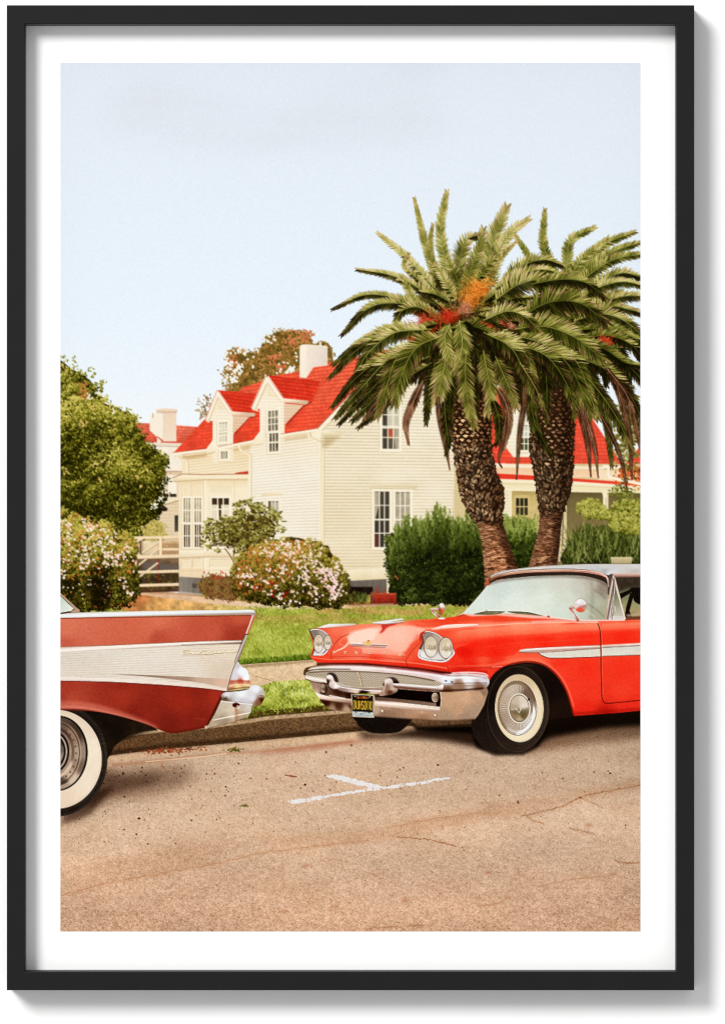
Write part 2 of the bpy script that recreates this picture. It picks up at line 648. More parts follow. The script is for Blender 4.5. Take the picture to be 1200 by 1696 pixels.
ident('house/dormer_roof#2')
dormer_roof([(442, 622), (530, 632), (517, 664), (469, 660)])
stroke([(442, 622), (530, 632.5)], 1.2, (196, 40, 28), .8)
ident('house/dormer#2')
dormer((442, 625), (420, 677), (468, 664), 762, 430, 471)
fill([(470, 668), (502, 671), (474, 700), (470, 706)], rows(470, 672, 5, 502, 672, 5, (234, 208, 184), (206, 176, 148), .2))
stroke([(466, 662.5), (510, 667)], 6.6, LG((470, 660), (471, 669), (250, 238, 224), (244, 228, 208), (210, 184, 160)))
stroke([(516, 665), (500, 675), (474, 704)], 1.6, (120, 34, 24), .8)
stroke([(428, 688), (412, 692), (388, 720)], 1.4, (140, 42, 30), .7)
stroke([(418, 677), (442, 624)], 7.2, (247, 242, 229))
stroke([(442, 624), (467, 660)], 6, (249, 245, 234))
stroke([(423, 677), (442, 635)], 2.4, (220, 198, 164))
stroke([(443, 635), (464, 664)], 1.3, (226, 208, 178))
stroke([(415.5, 676.5), (441, 621), (468, 658)], 1.1, (196, 62, 46), .8)
fill([(417, 676), (426, 677), (429, 682), (418, 679)], (236, 224, 198))
fill([(444, 645), (457, 657), (444, 657)], (238, 224, 196))

# ---- walls facing left (bright)
ident('house/wall')
WL = V(715, (248, 240, 224), 790, (249, 247, 244), 900, (248, 246, 241), 975, (244, 236, 220))
fill([(301, 752), (356, 745), (372, 742), (418, 732), (418, 800), (301, 800)],
     rows(300, 757, 4.6, 420, 742, 4.9, V(745, (240, 222, 190), 775, (246, 234, 212), 800, (248, 238, 220)), (216, 194, 156), .2))
WC = [(414, 733), (450, 724), (531, 713), (531, 980), (405, 980), (410, 800)]
fill(WC, rows(410, 728, 4.75, 531, 711, 5.2, WL, (214, 200, 172), .22))
fill([(450, 722), (531, 711), (531, 722), (450, 733)], (196, 168, 124), .5, 3, 'm')
fill([(362, 741), (420, 731), (414, 742), (362, 752)], (206, 178, 134), .5, 3, 'm')
fill([(301, 752), (342, 746), (342, 756), (301, 762)], (200, 172, 128), .6, 2, 'm')
fill([(352, 745), (386, 735), (386, 764), (352, 768)], rows(352, 740, 5.0, 386, 737, 5.3, (248, 240, 224), (222, 206, 178), .18))
fill([(430, 715), (450, 722), (471, 719), (471, 766), (430, 766)], rows(410, 728, 4.75, 531, 711, 5.2, WL, (214, 200, 172), .22))

# gable wall
GW = [(526, 712), (553, 684), (640, 592), (720, 660), (752, 700), (752, 812), (790, 815), (800, 1000), (531, 1000), (531, 712)]
ident('house/wall')
fill(GW, rows(531, 640, 5.32, 752, 644.5, 5.2, tx(G((560, 730, (245, 240, 228)), (700, 720, (248, 244, 236)), (560, 900, (242, 234, 216)), (700, 800, (246, 241, 230)), (600, 960, (238, 226, 202))), .02, 30, 4),
              (200, 180, 138), .22))
stroke([(757, 800), (757, 1000)], 9, (240, 231, 206))
fill([(752, 800), (764, 802), (764, 808), (752, 806)], (240, 232, 210))
stroke([(752, 792), (770, 793)], 2.2, (214, 70, 48))
stroke([(751, 810), (751, 900)], 1, (200, 184, 146), .8)
# rake boards, cornices and gutters
ident('house/trim')
stroke([(528, 712), (556, 683), (650, 585)], 9, (247, 240, 222))
stroke([(533, 713), (562, 684), (650, 593)], 2, (214, 198, 160))
stroke([(524, 711), (552, 681.5), (648, 581)], 1.4, (150, 44, 32), .8)
fill([(526, 713), (570, 717), (570, 721), (536, 723), (513, 719)], V(712, (249, 243, 228), 722, (226, 212, 178)))
fill([(536, 722), (566, 721), (545, 738), (534, 742)], (196, 176, 130), .55, 3, 'm')
for a, b in (((285, 752), (341, 745.5)), ((361, 742), (420, 730.5)), ((450, 723.5), (526, 711.5))):
    each('house/gutter')
    stroke([a, b], 4.4, LG(a, (a[0] + .5, a[1] + 5), (250, 242, 226), (250, 242, 226), (206, 180, 146)))
    stroke([(a[0], a[1] - 2.4), (b[0], b[1] - 2.4)], .9, (150, 50, 34), .7)
    stroke([(a[0] + 4, a[1] + 4.6), (b[0] - 1, b[1] + 4.4)], 3, (232, 214, 184))
for P in ([(341, 746), (354, 728), (356, 729), (356, 748), (342, 752)], [(419, 731), (433, 712), (436, 713), (435, 735), (421, 738)]):
    fill(P, LG(P[1], P[4], (250, 244, 230), (240, 226, 200)))
    stroke([P[1], P[0]], 2, (252, 246, 236))
    stroke([P[3], P[4]], 1.2, (200, 176, 140))
fill([(516, 716), (527, 713), (531, 718), (531, 724), (516, 724)], (246, 238, 220))
ident('house/downspout')
for P in ([(293, 755), (297, 759), (308, 763), (310, 770), (310, 786)], [(396, 737), (399, 745), (412, 752), (414.5, 760), (414.5, 830)],
          [(511, 717), (513, 724), (528, 732), (530.5, 742), (530.5, 900)]):
    each('house/downspout')
    stroke(P, 4.6, (246, 236, 214), 1, True)
    Q = [(x + 1.8, y) for x, y in P]
    stroke(Q, 1.2, (206, 184, 146), .9, True)
ident('house/trim')
stroke([(534.5, 742), (533.5, 985)], 3.6, (243, 235, 214))
stroke([(536.8, 735), (536, 980)], 1, (196, 178, 138), .8)


def window(x0, y0, x1, y1, nx, ny, glass, rail=None, fr=2.2, mun=1.1, sk=0., fc=(248, 242, 228), curtain=None):
    """sash window with its panes, sk: skew of the horizontals across the width"""
    w = x1 - x0
    each('house/window')
    me = REG[cur]
    fill([(x0 - fr - 1.5, y0 - fr - 1.5), (x1 + fr + 1.5, y0 - fr - 1.5 + sk), (x1 + fr + 1.5, y1 + fr + sk), (x0 - fr - 1.5, y1 + fr)], fc)
    stroke([(x0 - fr - 1.8, y0 - fr), (x0 - fr - 1.8, y1 + fr)], .9, (206, 190, 156), .8)
    each('house/window_pane')
    P = [(x0, y0), (x1, y0 + sk), (x1, y1 + sk), (x0, y1)]
    fill(P, glass)
    if curtain:
        clip(P)
        curtain()
        clip()
    stroke([(x0, y0 + .8), (x1, y0 + .8 + sk)], 1.6, (60, 48, 38), .5)
    ident(me)
    for i in range(1, nx):
        x = x0 + w * i / nx
        stroke([(x, y0 + sk * i / nx), (x, y1 + sk * i / nx)], mun, fc)
    for j in range(1, ny):
        y = y0 + (y1 - y0) * j / ny
        stroke([(x0, y), (x1, y + sk)], mun, fc)
    if rail:
        stroke([(x0 - 1, rail), (x1 + 1, rail + sk)], 2.6, fc)
        stroke([(x0 - 1, rail + 1.7), (x1 + 1, rail + 1.7 + sk)], .8, (170, 150, 120), .8)
    stroke([(x0 - fr - 2, y1 + fr + .8), (x1 + fr + 2, y1 + fr + .8 + sk)], 2.6, (250, 244, 230))
    stroke([(x0 - fr - 2, y1 + fr + 2.6), (x1 + fr + 2, y1 + fr + 2.6 + sk)], 1, (196, 176, 138), .9)


PALE = tx(V(690, (212, 206, 190), 760, (190, 182, 160)), .12, 6, 2)
window(363, 700, 376, 732, 3, 3, PALE, 716, mun=1.4, sk=-1)
window(366, 748, 376.5, 760, 3, 1, (150, 138, 112), mun=1.4, sk=-.5)
window(444, 681, 460, 714, 3, 3, tx(V(680, (150, 140, 116), 714, (120, 112, 92)), .3, 5, 3), None, mun=1.5, sk=-1.5)
window(446, 718, 460.5, 748, 3, 2, tx(V(718, (120, 108, 88), 735, (90, 82, 66), 748, (120, 110, 90)), .3, 5, 3), 733, mun=1.5, sk=-1)
ident('house/trim')
fill([(432, 818), (468, 814), (468, 819), (433, 823)], V(814, (250, 242, 222), 823, (222, 204, 168)))


def cur1():
    fill([(448, 826), (462, 826), (462, 870), (450, 870)], (206, 200, 182), .75)


window(444, 830, 461, 866, 3, 2, (110, 100, 80), mun=1.2, curtain=cur1)


def cur2():
    fill([(643, 660), (667, 660), (667, 708), (643, 708)], HG(643, (200, 194, 176), 650, (222, 216, 200), 656, (202, 196, 178), 664, (214, 208, 190)), .92)
    fill([(650, 708), (667, 708), (667, 745), (655, 745)], (188, 178, 156), .8)
    fill([(643, 710), (651, 710), (650, 726), (643, 726)], (196, 92, 66), .9)
    fill([(634, 660), (640, 660), (640, 745), (634, 745)], (74, 68, 58), .8)


window(633, 668, 660, 743, 3, 4, V(670, (90, 84, 72), 745, (100, 92, 78)), 708, 3, 1.5, .5, curtain=cur2)


def cur3():
    fill([(618, 810), (630, 810), (627, 838), (621, 860), (618, 862)], HG(619, (196, 186, 164), 625, (170, 160, 138), 630, (200, 192, 172)), .95)
    fill([(618, 885), (626, 884), (626, 906), (618, 906)], (120, 60, 44), .7)


window(620, 814, 644.5, 906, 3, 4, V(812, (84, 77, 65), 906, (66, 60, 52)), 860.5, 3, 1.6, curtain=cur3)
window(654.5, 815, 678.5, 906, 3, 4, tx(V(812, (176, 168, 148), 906, (160, 150, 130)), .12, 5, 6), 861, 3, 1.6)
ident('house/trim')
fill([(613, 806.5), (688, 808.5), (687, 812), (614, 811)], (246, 240, 222))
fill([(609, 801), (692, 803), (690, 808), (612, 806.5)], V(800, (252, 247, 232), 808, (206, 186, 144)))
stroke([(612, 808.3), (689, 810)], 1.1, (168, 146, 104), .8)
# skirting board and grey foundation of the gable
fill([(531, 945), (640, 941), (640, 962), (581, 962), (580, 959), (531, 961)], tx(V(942, (242, 233, 212), 963, (228, 212, 178)), .03, 12, 3))
ident('house/foundation')
fill([(531, 960), (580, 958.5), (581, 962), (640, 959), (640, 1000), (531, 1000)], tx(V(960, (118, 110, 102), 982, (108, 98, 90)), .12, 2, 3, 30))
fill([(560, 972), (617, 972), (617, 1000), (560, 1000)], tx((34, 24, 18), .5, 9, 6))

# ---- bay window
ident('house/bay')
BAY = V(792, (232, 212, 180), 815, (242, 226, 200), 920, (240, 222, 194), 960, (236, 214, 182))
fill([(296, 794), (337, 792), (337, 958), (295, 956)], BAY)
fill([(337, 792), (392, 792), (410, 792), (410, 960), (337, 958)], V(792, (234, 214, 178), 810, (244, 234, 212), 960, (244, 232, 210)))
fill([(285, 792), (302, 785), (335, 786), (411, 785), (411, 794), (338, 794), (287, 798)], LG((330, 785), (330, 797), (250, 242, 222), (244, 232, 208), (226, 206, 170)))
stroke([(285, 791.5), (302, 785), (334, 786), (411, 785)], 1.8, (182, 142, 108))
stroke([(287, 798), (338, 794.5), (410, 794.5)], 1.6, (200, 174, 132))
fill([(390, 783), (411, 780), (411, 785), (388, 785)], (200, 66, 46))
for x in (301, 317, 337.5, 388):
    stroke([(x, 796), (x, 955)], 1.1, (222, 204, 172), .9)
stroke([(339.5, 796), (339.5, 955)], 2.2, (250, 244, 230))
fill([(300, 804), (315, 803), (315, 817), (300, 818)], (238, 226, 200), .7)
fill([(319, 803), (335, 802), (335, 816), (319, 817)], (238, 226, 200), .7)
fill([(346, 802), (384, 802), (384, 816), (346, 816)], (234, 220, 190), .6)
GB = tx(V(824, (178, 164, 138), 866, (150, 134, 108), 868, (96, 78, 60), 908, (120, 100, 78)), .2, 5, 5)
for x0 in (304, 322):
    window(x0, 825, x0 + 11, 865, 3, 2, GB, None, 1.6, 1.7)
    window(x0 + .5, 869, x0 + 10.5, 906, 3, 2, tx((92, 70, 52), .3, 6, 4), None, 1.2, 1.5)


def cur4():
    fill([(350, 836), (380, 836), (380, 862), (350, 862)], (222, 212, 190))
    fill([(350, 822), (380, 822), (380, 835), (350, 835)], (70, 52, 36), .9)
    fill([(362, 836), (366, 836), (366, 862), (363, 862)], (64, 48, 34))


window(351, 825, 379, 862, 3, 2, (90, 74, 56), None, 2, 2, curtain=cur4)
window(352, 866, 379, 905, 3, 2, (130, 110, 84), None, 2, 2)
ident('house/bay')
fill([(295, 912), (337, 911), (337, 922), (295, 923)], V(911, (248, 242, 226), 923, (232, 216, 188)))
fill([(337, 911), (410, 911), (410, 922), (337, 922)], V(911, (246, 238, 220), 922, (230, 212, 182)))
stroke([(295, 924), (337, 922.5), (410, 922.5)], 1.3, (190, 162, 122))
for P in ((300, 926, 315, 940), (319, 925, 334, 940), (347, 926, 384, 940)):
    fill([(P[0], P[1]), (P[2], P[1]), (P[2], P[3]), (P[0], P[3])], (238, 224, 198))
    stroke([(P[0], P[3]), (P[0], P[1]), (P[2], P[1])], 1, (204, 182, 148), .9)
    stroke([(P[0], P[3]), (P[2], P[3]), (P[2], P[1])], 1, (252, 248, 238), .9)
stroke([(295, 946), (337, 944.5), (410, 945)], 1, (210, 188, 152), .8)
ident('house/foundation')
fill([(295, 955), (337, 957.5), (337, 987), (295, 982)], tx(HG(295, (146, 138, 132), 337, (122, 114, 108)), .12, 2, 3, 40))
fill([(337, 957.5), (420, 958), (420, 990), (337, 987)], (140, 126, 112))
stroke([(295, 980.5), (338, 985.5)], 2.4, (186, 178, 170))
fill([(318, 966), (326, 967), (326, 974), (318, 973)], (92, 82, 76))

# ---- right wing: roof, dormer, porch
ident('house/roof')
fill([(752, 700), (790, 640), (955, 648), (985, 700), (1032, 772), (1062, 736), (1062, 776), (820, 770), (752, 768)], rows(810, 690, 6.1, 1060, 694, 6.1, tx(V(640, (240, 100, 74), 776, (239, 90, 66)), .08, 20, 3), (214, 62, 44), .2, brk=8))
ident('house/porch')
fill([(752, 768), (1062, 768), (1062, 1000), (752, 1000)], (212, 196, 150))
fill([(800, 900), (1062, 900), (1062, 1000), (800, 1000)], (60, 56, 30))
ident('house/dormer#3')
fill([(838, 735), (846, 660), (890, 650), (890, 757), (850, 757), (838, 742)], rows(838, 660, 6, 890, 660, 6, (247, 243, 232), (224, 212, 188), .16))
stroke([(838, 738), (851, 757)], 3, (240, 230, 210))


def cur5():
    fill([(860, 700), (882, 700), (882, 724), (860, 724)], (206, 208, 198), .9)
    fill([(860, 730), (882, 730), (882, 745), (860, 745)], (74, 80, 50), .9)


window(861.5, 704, 880, 745, 3, 4, (86, 88, 66), 724, 2.4, 1.6, curtain=cur5)
ident('house/trim')
fill([(816, 767), (890, 770), (1000, 773), (1000, 778), (890, 776), (817, 774)], V(766, (250, 242, 226), 779, (240, 224, 200)))
fill([(818, 774), (1000, 779), (1000, 792), (822, 786)], V(774, (236, 196, 160), 790, (244, 214, 182)))
fill([(990, 778), (1062, 784), (1062, 802), (990, 794)], (244, 224, 196))
fill([(998, 770), (1062, 774), (1062, 778), (998, 775)], (252, 246, 234))
ident('house/porch_roof')
fill([(820, 784), (890, 788), (1000, 796), (1062, 800), (1062, 806), (945, 797), (822, 794)], V(784, (226, 62, 42), 806, (236, 76, 54)))
ident('house/porch')
fill([(822, 793), (945, 797), (1062, 805), (1062, 818), (822, 814)], LG((900, 795), (899, 816), (250, 243, 226), (238, 226, 192), (246, 238, 214)))
stroke([(822, 800.5), (940, 803.5), (1062, 811)], 1.2, (206, 186, 134), .8)
fill([(828, 813), (1062, 817), (1062, 940), (828, 940)], V(813, (104, 90, 56), 830, (124, 110, 70), 900, (140, 122, 84)))
fill([(830, 813), (845, 813), (845, 862), (830, 862)], rows(830, 814, 5.4, 845, 814, 5.4, (244, 237, 216), (212, 196, 156), .16))
fill([(845, 813), (893, 814), (893, 940), (845, 940)], tx(V(813, (178, 156, 96), 832, (206, 184, 126), 930, (208, 186, 130)), .06, 5, 4))
stroke([(845.5, 813), (845.5, 870)], 2.6, (246, 238, 216))
fill([(851, 820), (877, 820), (877, 900), (851, 900)], (210, 188, 128))
for x in (854, 861, 868):
    fill([(x, 825), (x + 5.4, 825), (x + 5.4, 838), (x, 838)], (52, 50, 36))
    fill([(x, 840), (x + 5.4, 840), (x + 5.4, 853), (x, 853)], (62, 58, 40))
fill([(933, 830), (938, 830), (938, 935), (932, 935)], (226, 212, 172))
fill([(926, 860), (931, 860), (929, 930), (924, 930)], (234, 220, 184))
for P in ([(926, 903), (962, 932)], [(932, 912), (950, 934)]):
    stroke(P, 4, (232, 214, 170))
fill([(996, 815), (1009, 815), (1007, 822), (1007, 850), (998, 850), (998, 822)], HG(996, (232, 220, 184), 1003, (250, 243, 224), 1008, (214, 198, 158)))
stroke([(1003, 824), (1003, 848)], 1.6, (176, 156, 112), .7)
each('house/downspout')
stroke([(1007, 775), (1008, 788), (1016, 792), (1062, 802)], 4.6, (248, 240, 222), 1, True)
stroke([(1010, 776), (1011, 787), (1018, 790), (1062, 799.5)], 1, (206, 186, 150), .8, True)
ident('berry_bush')
q = rng.normal((1046, 786), (13, 8), (150, 2))
stamps(q[:, 0], q[:, 1], rng.random(150) * 6.3, 2.8, 1.7, pal(rng.random(150), (70, 62, 24), (198, 74, 38), (228, 110, 50), (196, 150, 70)))
stroke([(1008, 788), (1016, 792), (1062, 802)], 4.6, (248, 240, 222), 1, True)
ident('far_tree')
q = rng.normal((1040, 712), (13, 34), (420, 2))
stamps(q[:, 0], q[:, 1], rng.random(420) * 6.3, 4, 2, pal(rng.random(420), (84, 78, 34), (130, 120, 56), (176, 160, 90)))

# house paint is a quieter white than the paper
_k = np.array([r_.startswith(('house/', 'far_house/')) and not any(q_ in r_ for q_ in ('roof', 'pane', 'chimney')) for r_ in REG])
_m = _k[np.maximum(IDM, 0)]
CV[_m] *= np.array((.982, .976, .968), np.float32)
# ---- ground: path, lawn, pavement, verge, kerb, road
ident('lawn')


def GRS(X, Y):
    n = fbm(X, Y, 26, 21, 4, 9)
    m = fbm(X, Y, 3.2, 9, 2, 4.2)
    y = np.clip((Y - 1000) / 100, 0, 1)
    base = pal(np.clip(n * 1.2 - .1, 0, 1), (132, 144, 48), (160, 170, 64), (184, 190, 86)) + (m[..., None] - .5) * 70
    dry = np.clip((fbm(X, Y, 46, 33, 4, 9) - .42) * 5, 0, 1) * np.clip((1042 - Y) / 26, 0, 1)
    base = base + (np.array((192, 158, 92)) + (m[..., None] - .5) * 50 - base) * (dry * .75)[..., None]
    return np.clip(base, 0, 255)


fill([(99, 985), (1061, 985), (1061, 1230), (99, 1230)], GRS)
# dry earth and mulch beside the fence
ident('dry_soil')
mass([(205, 985), (260, 980), (300, 992), (400, 1004), (420, 1008), (330, 1014), (200, 1012)], tx(G((230, 985, (190, 120, 70)), (300, 1000, (214, 168, 104)), (260, 1005, (200, 150, 90)), (390, 1008, (206, 178, 110))), .25, 7, 8), 4, 6, 4)
ident('path')
fill(cr([(215, 975), (300, 983), (340, 988), (400, 996), (480, 1003), (580, 1002), (680, 998), (800, 995), (1061, 990)]).tolist() + [(1061, 999), (800, 1000), (640, 1004), (560, 1008), (480, 1010), (410, 1006), (330, 998), (240, 986), (215, 984)],
     tx(HG(220, (206, 170, 136), 300, (216, 180, 148), 420, (224, 196, 164), 560, (220, 190, 154), 780, (206, 178, 136)), .09, 6, 5))
stroke([(245, 982), (300, 984), (420, 997)], 2.5, (150, 96, 64), .5, True, 1)
ident('lawn')
q = inside([(360, 1004), (800, 1004), (760, 1030), (540, 1040), (520, 1096), (395, 1100), (430, 1030)], 5200)
t = np.clip(noise(q[:, 0], q[:, 1], 22, 5, 10) * .7 + rng.normal(.15, .2, 5200) + (q[:, 1] - 1050) / 400, 0, 1)
gcol = pal(t, (104, 116, 34), (142, 154, 52), (172, 182, 78), (200, 208, 116))
dry = (np.clip((fbm(q[:, 0], q[:, 1], 46, 33, 4, 9) - .42) * 5, 0, 1) * np.clip((1042 - q[:, 1]) / 26, 0, 1))[:, None] * .8
gcol = gcol + (pal(t, (150, 108, 56), (196, 156, 92), (220, 184, 120)) - gcol) * dry
stamps(q[:, 0], q[:, 1], rng.normal(-1.57, .5, 5200), 1.9 + (q[:, 1] - 1004) / 60, .55, gcol, .75)
# lower edge of the lawn
q = np.stack([rng.uniform(392, 540, 700), rng.uniform(-7, 2, 700)], 1)
yy = 1101 - (q[:, 0] - 400) * .075 + q[:, 1]
stamps(q[:, 0], yy, rng.normal(-1.57, .35, 700), 4, .9, pal(rng.random(700) * .8 + (q[:, 1] < -3) * .3, (52, 66, 14), (86, 106, 26), (130, 154, 50)))
ident('pavement')
PV = [(398, 1101), (560, 1090), (560, 1126), (520, 1128), (455, 1134), (440, 1140), (405, 1142), (396, 1120)]
fill(PV, tx(V(1090, (224, 197, 165), 1140, (214, 184, 150)), .12, 3, 8))
stroke([(416, 1118), (450, 1128)], 1, (150, 116, 84), .7)
fill([(398, 1102), (520, 1093), (520, 1097), (398, 1107)], (120, 104, 70), .5, 2, 'm')
ident('verge')
fill(cr([(400, 1150), (440, 1134), (480, 1128), (530, 1127), (560, 1140), (580, 1178), (500, 1186), (410, 1196)], True), GRS)
q = inside([(412, 1150), (450, 1130), (520, 1126), (545, 1146), (562, 1172), (500, 1182), (415, 1190)], 2600)
t = np.clip(noise(q[:, 0], q[:, 1], 16, 5, 10) * .8 + rng.normal(.12, .22, 2600) - np.clip((q[:, 1] - 1160) / 60, 0, .5), 0, 1)
stamps(q[:, 0], q[:, 1], rng.normal(-1.57, .5, 2600), 3.2, .8, pal(t, (88, 94, 26), (142, 154, 50), (180, 188, 80), (218, 222, 146)), .85)
q = rng.normal((500, 1142), (30, 9), (60, 2))
stamps(q[:, 0], q[:, 1], rng.random(60) * 6, .9, .8, np.full((60, 3), (226, 228, 190.)), .8)
q = np.stack([rng.uniform(412, 590, 500), rng.uniform(-9, 3, 500)], 1)
yy = 1189 - (q[:, 0] - 415) * .085 + q[:, 1]
stamps(q[:, 0], yy, rng.normal(-1.57, .7, 500), 3.4, 1, pal(rng.random(500), (44, 30, 14), (92, 66, 30), (112, 98, 36), (60, 64, 18)), .9)

ident('road')


def ROAD(X, Y):
    t = np.clip((Y - 1190) / 350, 0, 1)
    b = pal(t, (184, 156, 133), (204, 174, 150), (209, 177, 152), (206, 170, 144), (201, 161, 134))
    big = fbm(X, Y, 190, 41, 3, 70)
    s = .75 + 1.0 * t
    Xo, Yo = X, Y
    n1 = fbm(X, Y, 1.5, 51, 2, 1.1) * (1 - t) + fbm(X, Y, 2.7, 55, 2, 2.0) * t
    n2 = noise(X, Y, 1.25, 52)
    n3 = noise(X, Y, 9, 53, 5)
    b = b * (1 + .2 * (big - .5))[..., None] * (1 + (fbm(Xo, Yo, 60, 43, 3, 22) - .5)[..., None] * np.array((.05, .09, .13))) + ((n1 - .5) * 34 + (n2 - .5) * 32 + (n3 - .5) * 12)[..., None] * s[..., None] * .8
    sp = np.clip((noise(X, Y, 1.7, 54, 1.4) - .76) * 5, 0, 1)
    b = b + sp[..., None] * np.array((20, 22, 24))
    pit = np.clip((noise(X, Y, 1.9, 58, 1.5) - .82) * 5, 0, 1)
    b = b - pit[..., None] * np.array((52, 56, 56))
    return np.clip(b, 0, 255)


KB = cr([(99, 1263), (180, 1252), (263, 1242), (350, 1234), (450, 1225), (600, 1211), (760, 1194), (1061, 1160)]).tolist()
fill(KB + [(1061, 1545), (99, 1545)], ROAD)
ident('kerb')
KT = cr([(99, 1238), (180, 1227), (208, 1220), (263, 1212), (339, 1206), (415, 1196), (450, 1191), (600, 1178), (760, 1160), (1061, 1120)]).tolist()
fill(KT + KB[::-1], tx(V(1175, (114, 86, 58), 1255, (94, 66, 44)), .42, 1.9, 61, 1.6))
fill(KB[::-1] + [(x, y - 8) for x, y in KB], (60, 44, 32), .45, 3, 'm')
fill(KT + [(x, y - 5.5) for x, y in KT[::-1]], tx((182, 152, 120), .25, 3, 62))
stroke([(x, y + .6) for x, y in KT], 1.6, (196, 166, 134), .7)
stroke([(x, y - 6) for x, y in KT], 2, (60, 42, 26), .7, soft=.8)
ident('road')
# gutter with fallen reddish litter
stroke([(x, y + 6) for x, y in KB], 9, tx((214, 178, 140), .2, 3, 70), .5, soft=2)
stroke([(185, 1268), (263, 1260), (350, 1250), (450, 1243), (585, 1228)], (5, 3, 4), (176, 106, 72), .5, True, 2)
stroke([(240, 1262), (330, 1254), (375, 1248)], 1.6, (236, 206, 172), .8, True, .4)
stroke([(430, 1248), (520, 1238), (640, 1222)], (3, 10, 4), (170, 98, 70), .45, True, 4)
q = np.vstack([rng.normal((275, 1244), (20, 2.4), (90, 2)), rng.normal((310, 1241), (16, 2), (30, 2))])
stamps(q[:, 0], q[:, 1], rng.normal(0, .4, 120), 2.6, .9, pal(rng.random(120), (98, 42, 22), (150, 74, 40), (186, 104, 62)), .9)
q = rng.normal((388, 1242), (7, 1.7), (40, 2))
stamps(q[:, 0], q[:, 1], rng.normal(0, .5, 40), 2.4, .9, pal(rng.random(40), (70, 72, 22), (120, 116, 42), (90, 60, 30)), .9)
stroke([(270, 1263), (266, 1268), (271, 1273), (276, 1275)], 1.8, (204, 150, 114), 1, True)
stroke([(271, 1264), (268, 1268), (272, 1272)], .7, (110, 60, 40), .8, True)
q = np.vstack([rng.normal((250, 1290), (90, 26), (90, 2)), rng.uniform((110, 1270), (1050, 1420), (110, 2)), rng.normal((560, 1290), (100, 26), (60, 2))])
rs = np.abs(rng.normal(0, .55, len(q))) + .45
stamps(q[:, 0], q[:, 1], rng.random(len(q)) * 6, rs * 1.3, rs, pal(rng.random(len(q)), (58, 38, 26), (96, 62, 42), (140, 90, 62)), .85)
for x, y, r_ in ((230, 1356, 2.6), (226, 1382, 2), (317, 1359, 1.8), (505, 1300, 2.4), (342, 1282, 1.7), (300, 1273, 1.4), (960, 1321, 2), (1010, 1281, 2), (668, 1272, 1.6), (395, 1265, 1.6)):
    fill(ell(x, y, r_, r_ * .75, 20, 14), (46, 30, 22), .9)
stroke([(470, 1284), (484, 1286), (492, 1287)], (1, 3.4, 1.5), (150, 78, 42), .9)
q = rng.normal((405, 1335), (4, 1), (16, 2))
stamps(q[:, 0], q[:, 1], rng.normal(0, .4, 16), 2.4, .8, pal(rng.random(16), (86, 84, 30), (130, 124, 52)))


def crack(P, w=1.2, col=(160, 96, 58), a=.75, halo=5, j=1.6):
    P = cr(P, n=14)
    P = P + np.stack([rng.normal(0, .4, len(P)), rng.normal(0, j * .45, len(P))], 1)
    stroke(P, halo, (190, 142, 106), .2, soft=2.5)
    stroke(P, w * (.4 + rng.random(len(P))), col, a)


crack([(99, 1484), (170, 1465), (260, 1448), (360, 1430), (430, 1414), (520, 1402), (610, 1392)], 1.1, (178, 112, 68), .6, 8)
crack([(655, 1386), (700, 1390), (740, 1398), (756, 1403)], 1.4, (150, 88, 52), .8)
crack([(640, 1372), (720, 1356), (790, 1348), (830, 1346)], .8, (184, 124, 82), .6)
crack([(862, 1352), (880, 1349), (892, 1346), (930, 1336), (962, 1320), (1000, 1312), (1062, 1300)], 1.3, (150, 88, 52), .8)
crack([(872, 1352), (884, 1360), (900, 1364)], .9)
crack([(962, 1322), (985, 1332), (1000, 1340)], .9)
crack([(942, 1372), (960, 1376), (985, 1382)], 1, (140, 80, 48))
crack([(1018, 1426), (1040, 1430), (1062, 1429)], 1.3, (140, 80, 48))
crack([(890, 1470), (940, 1458), (1000, 1452), (1020, 1448)], .9, (170, 106, 66), .6)
crack([(790, 1502), (820, 1498), (845, 1486)], 1, (170, 106, 66), .6)
crack([(604, 1540), (630, 1537), (700, 1532)], 1.1, (150, 90, 56), .6)
for x, y in ((555, 1502), (670, 1492), (470, 1510), (505, 1435), (975, 1367), (808, 1446)):
    fill(ell(x, y, 7, 3, 0, 16), (176, 112, 82), .45, 2)
# broad worn stains
for P, a in (([(420, 1390), (620, 1372), (800, 1335), (1061, 1290), (1061, 1305), (860, 1350), (640, 1392), (440, 1402)], .3), ([(110, 1440), (300, 1400), (420, 1398), (300, 1440), (120, 1478)], .18)):
    fill(P, (222, 186, 156), a, 9, 'm')
# parking bay marking
ident('road_marking')


def WM(X, Y):
    n = noise(X, Y, 2, 77)
    return pal(np.clip(n * 1.3, 0, 1), (214, 210, 216), (234, 234, 242), (226, 226, 234))


def paint_mark(P):
    r = cov(P, 4)
    X, Y = grid(r[1], r[2], *r[0].shape)
    m = np.clip((blur(r[0], 1) + (noise(X, Y, 3, 78) - .5) * 1.0 - .5) * 4, 0, 1) * .94
    comp(m.astype(np.float32), r[1], r[2], WM)


paint_mark([(474, 1327), (548, 1315.5), (608, 1305), (640, 1301), (700, 1294), (736, 1287), (751, 1288.5), (700, 1299), (640, 1307.5), (612, 1311), (560, 1319), (487, 1332.5)])
paint_mark([(536, 1285), (553, 1282.5), (564, 1284), (592, 1291.5), (640, 1303), (622, 1308), (600, 1302.5), (567, 1295)])
ident('road')
q = np.stack([rng.uniform(480, 745, 60), np.zeros(60)], 1)
stamps(q[:, 0], 1330 - (q[:, 0] - 480) * .158 + rng.normal(1, 3, 60), rng.normal(-.15, .2, 60), 2.6, .6, pal(rng.random(60), (206, 172, 140), (176, 130, 98)), .8)
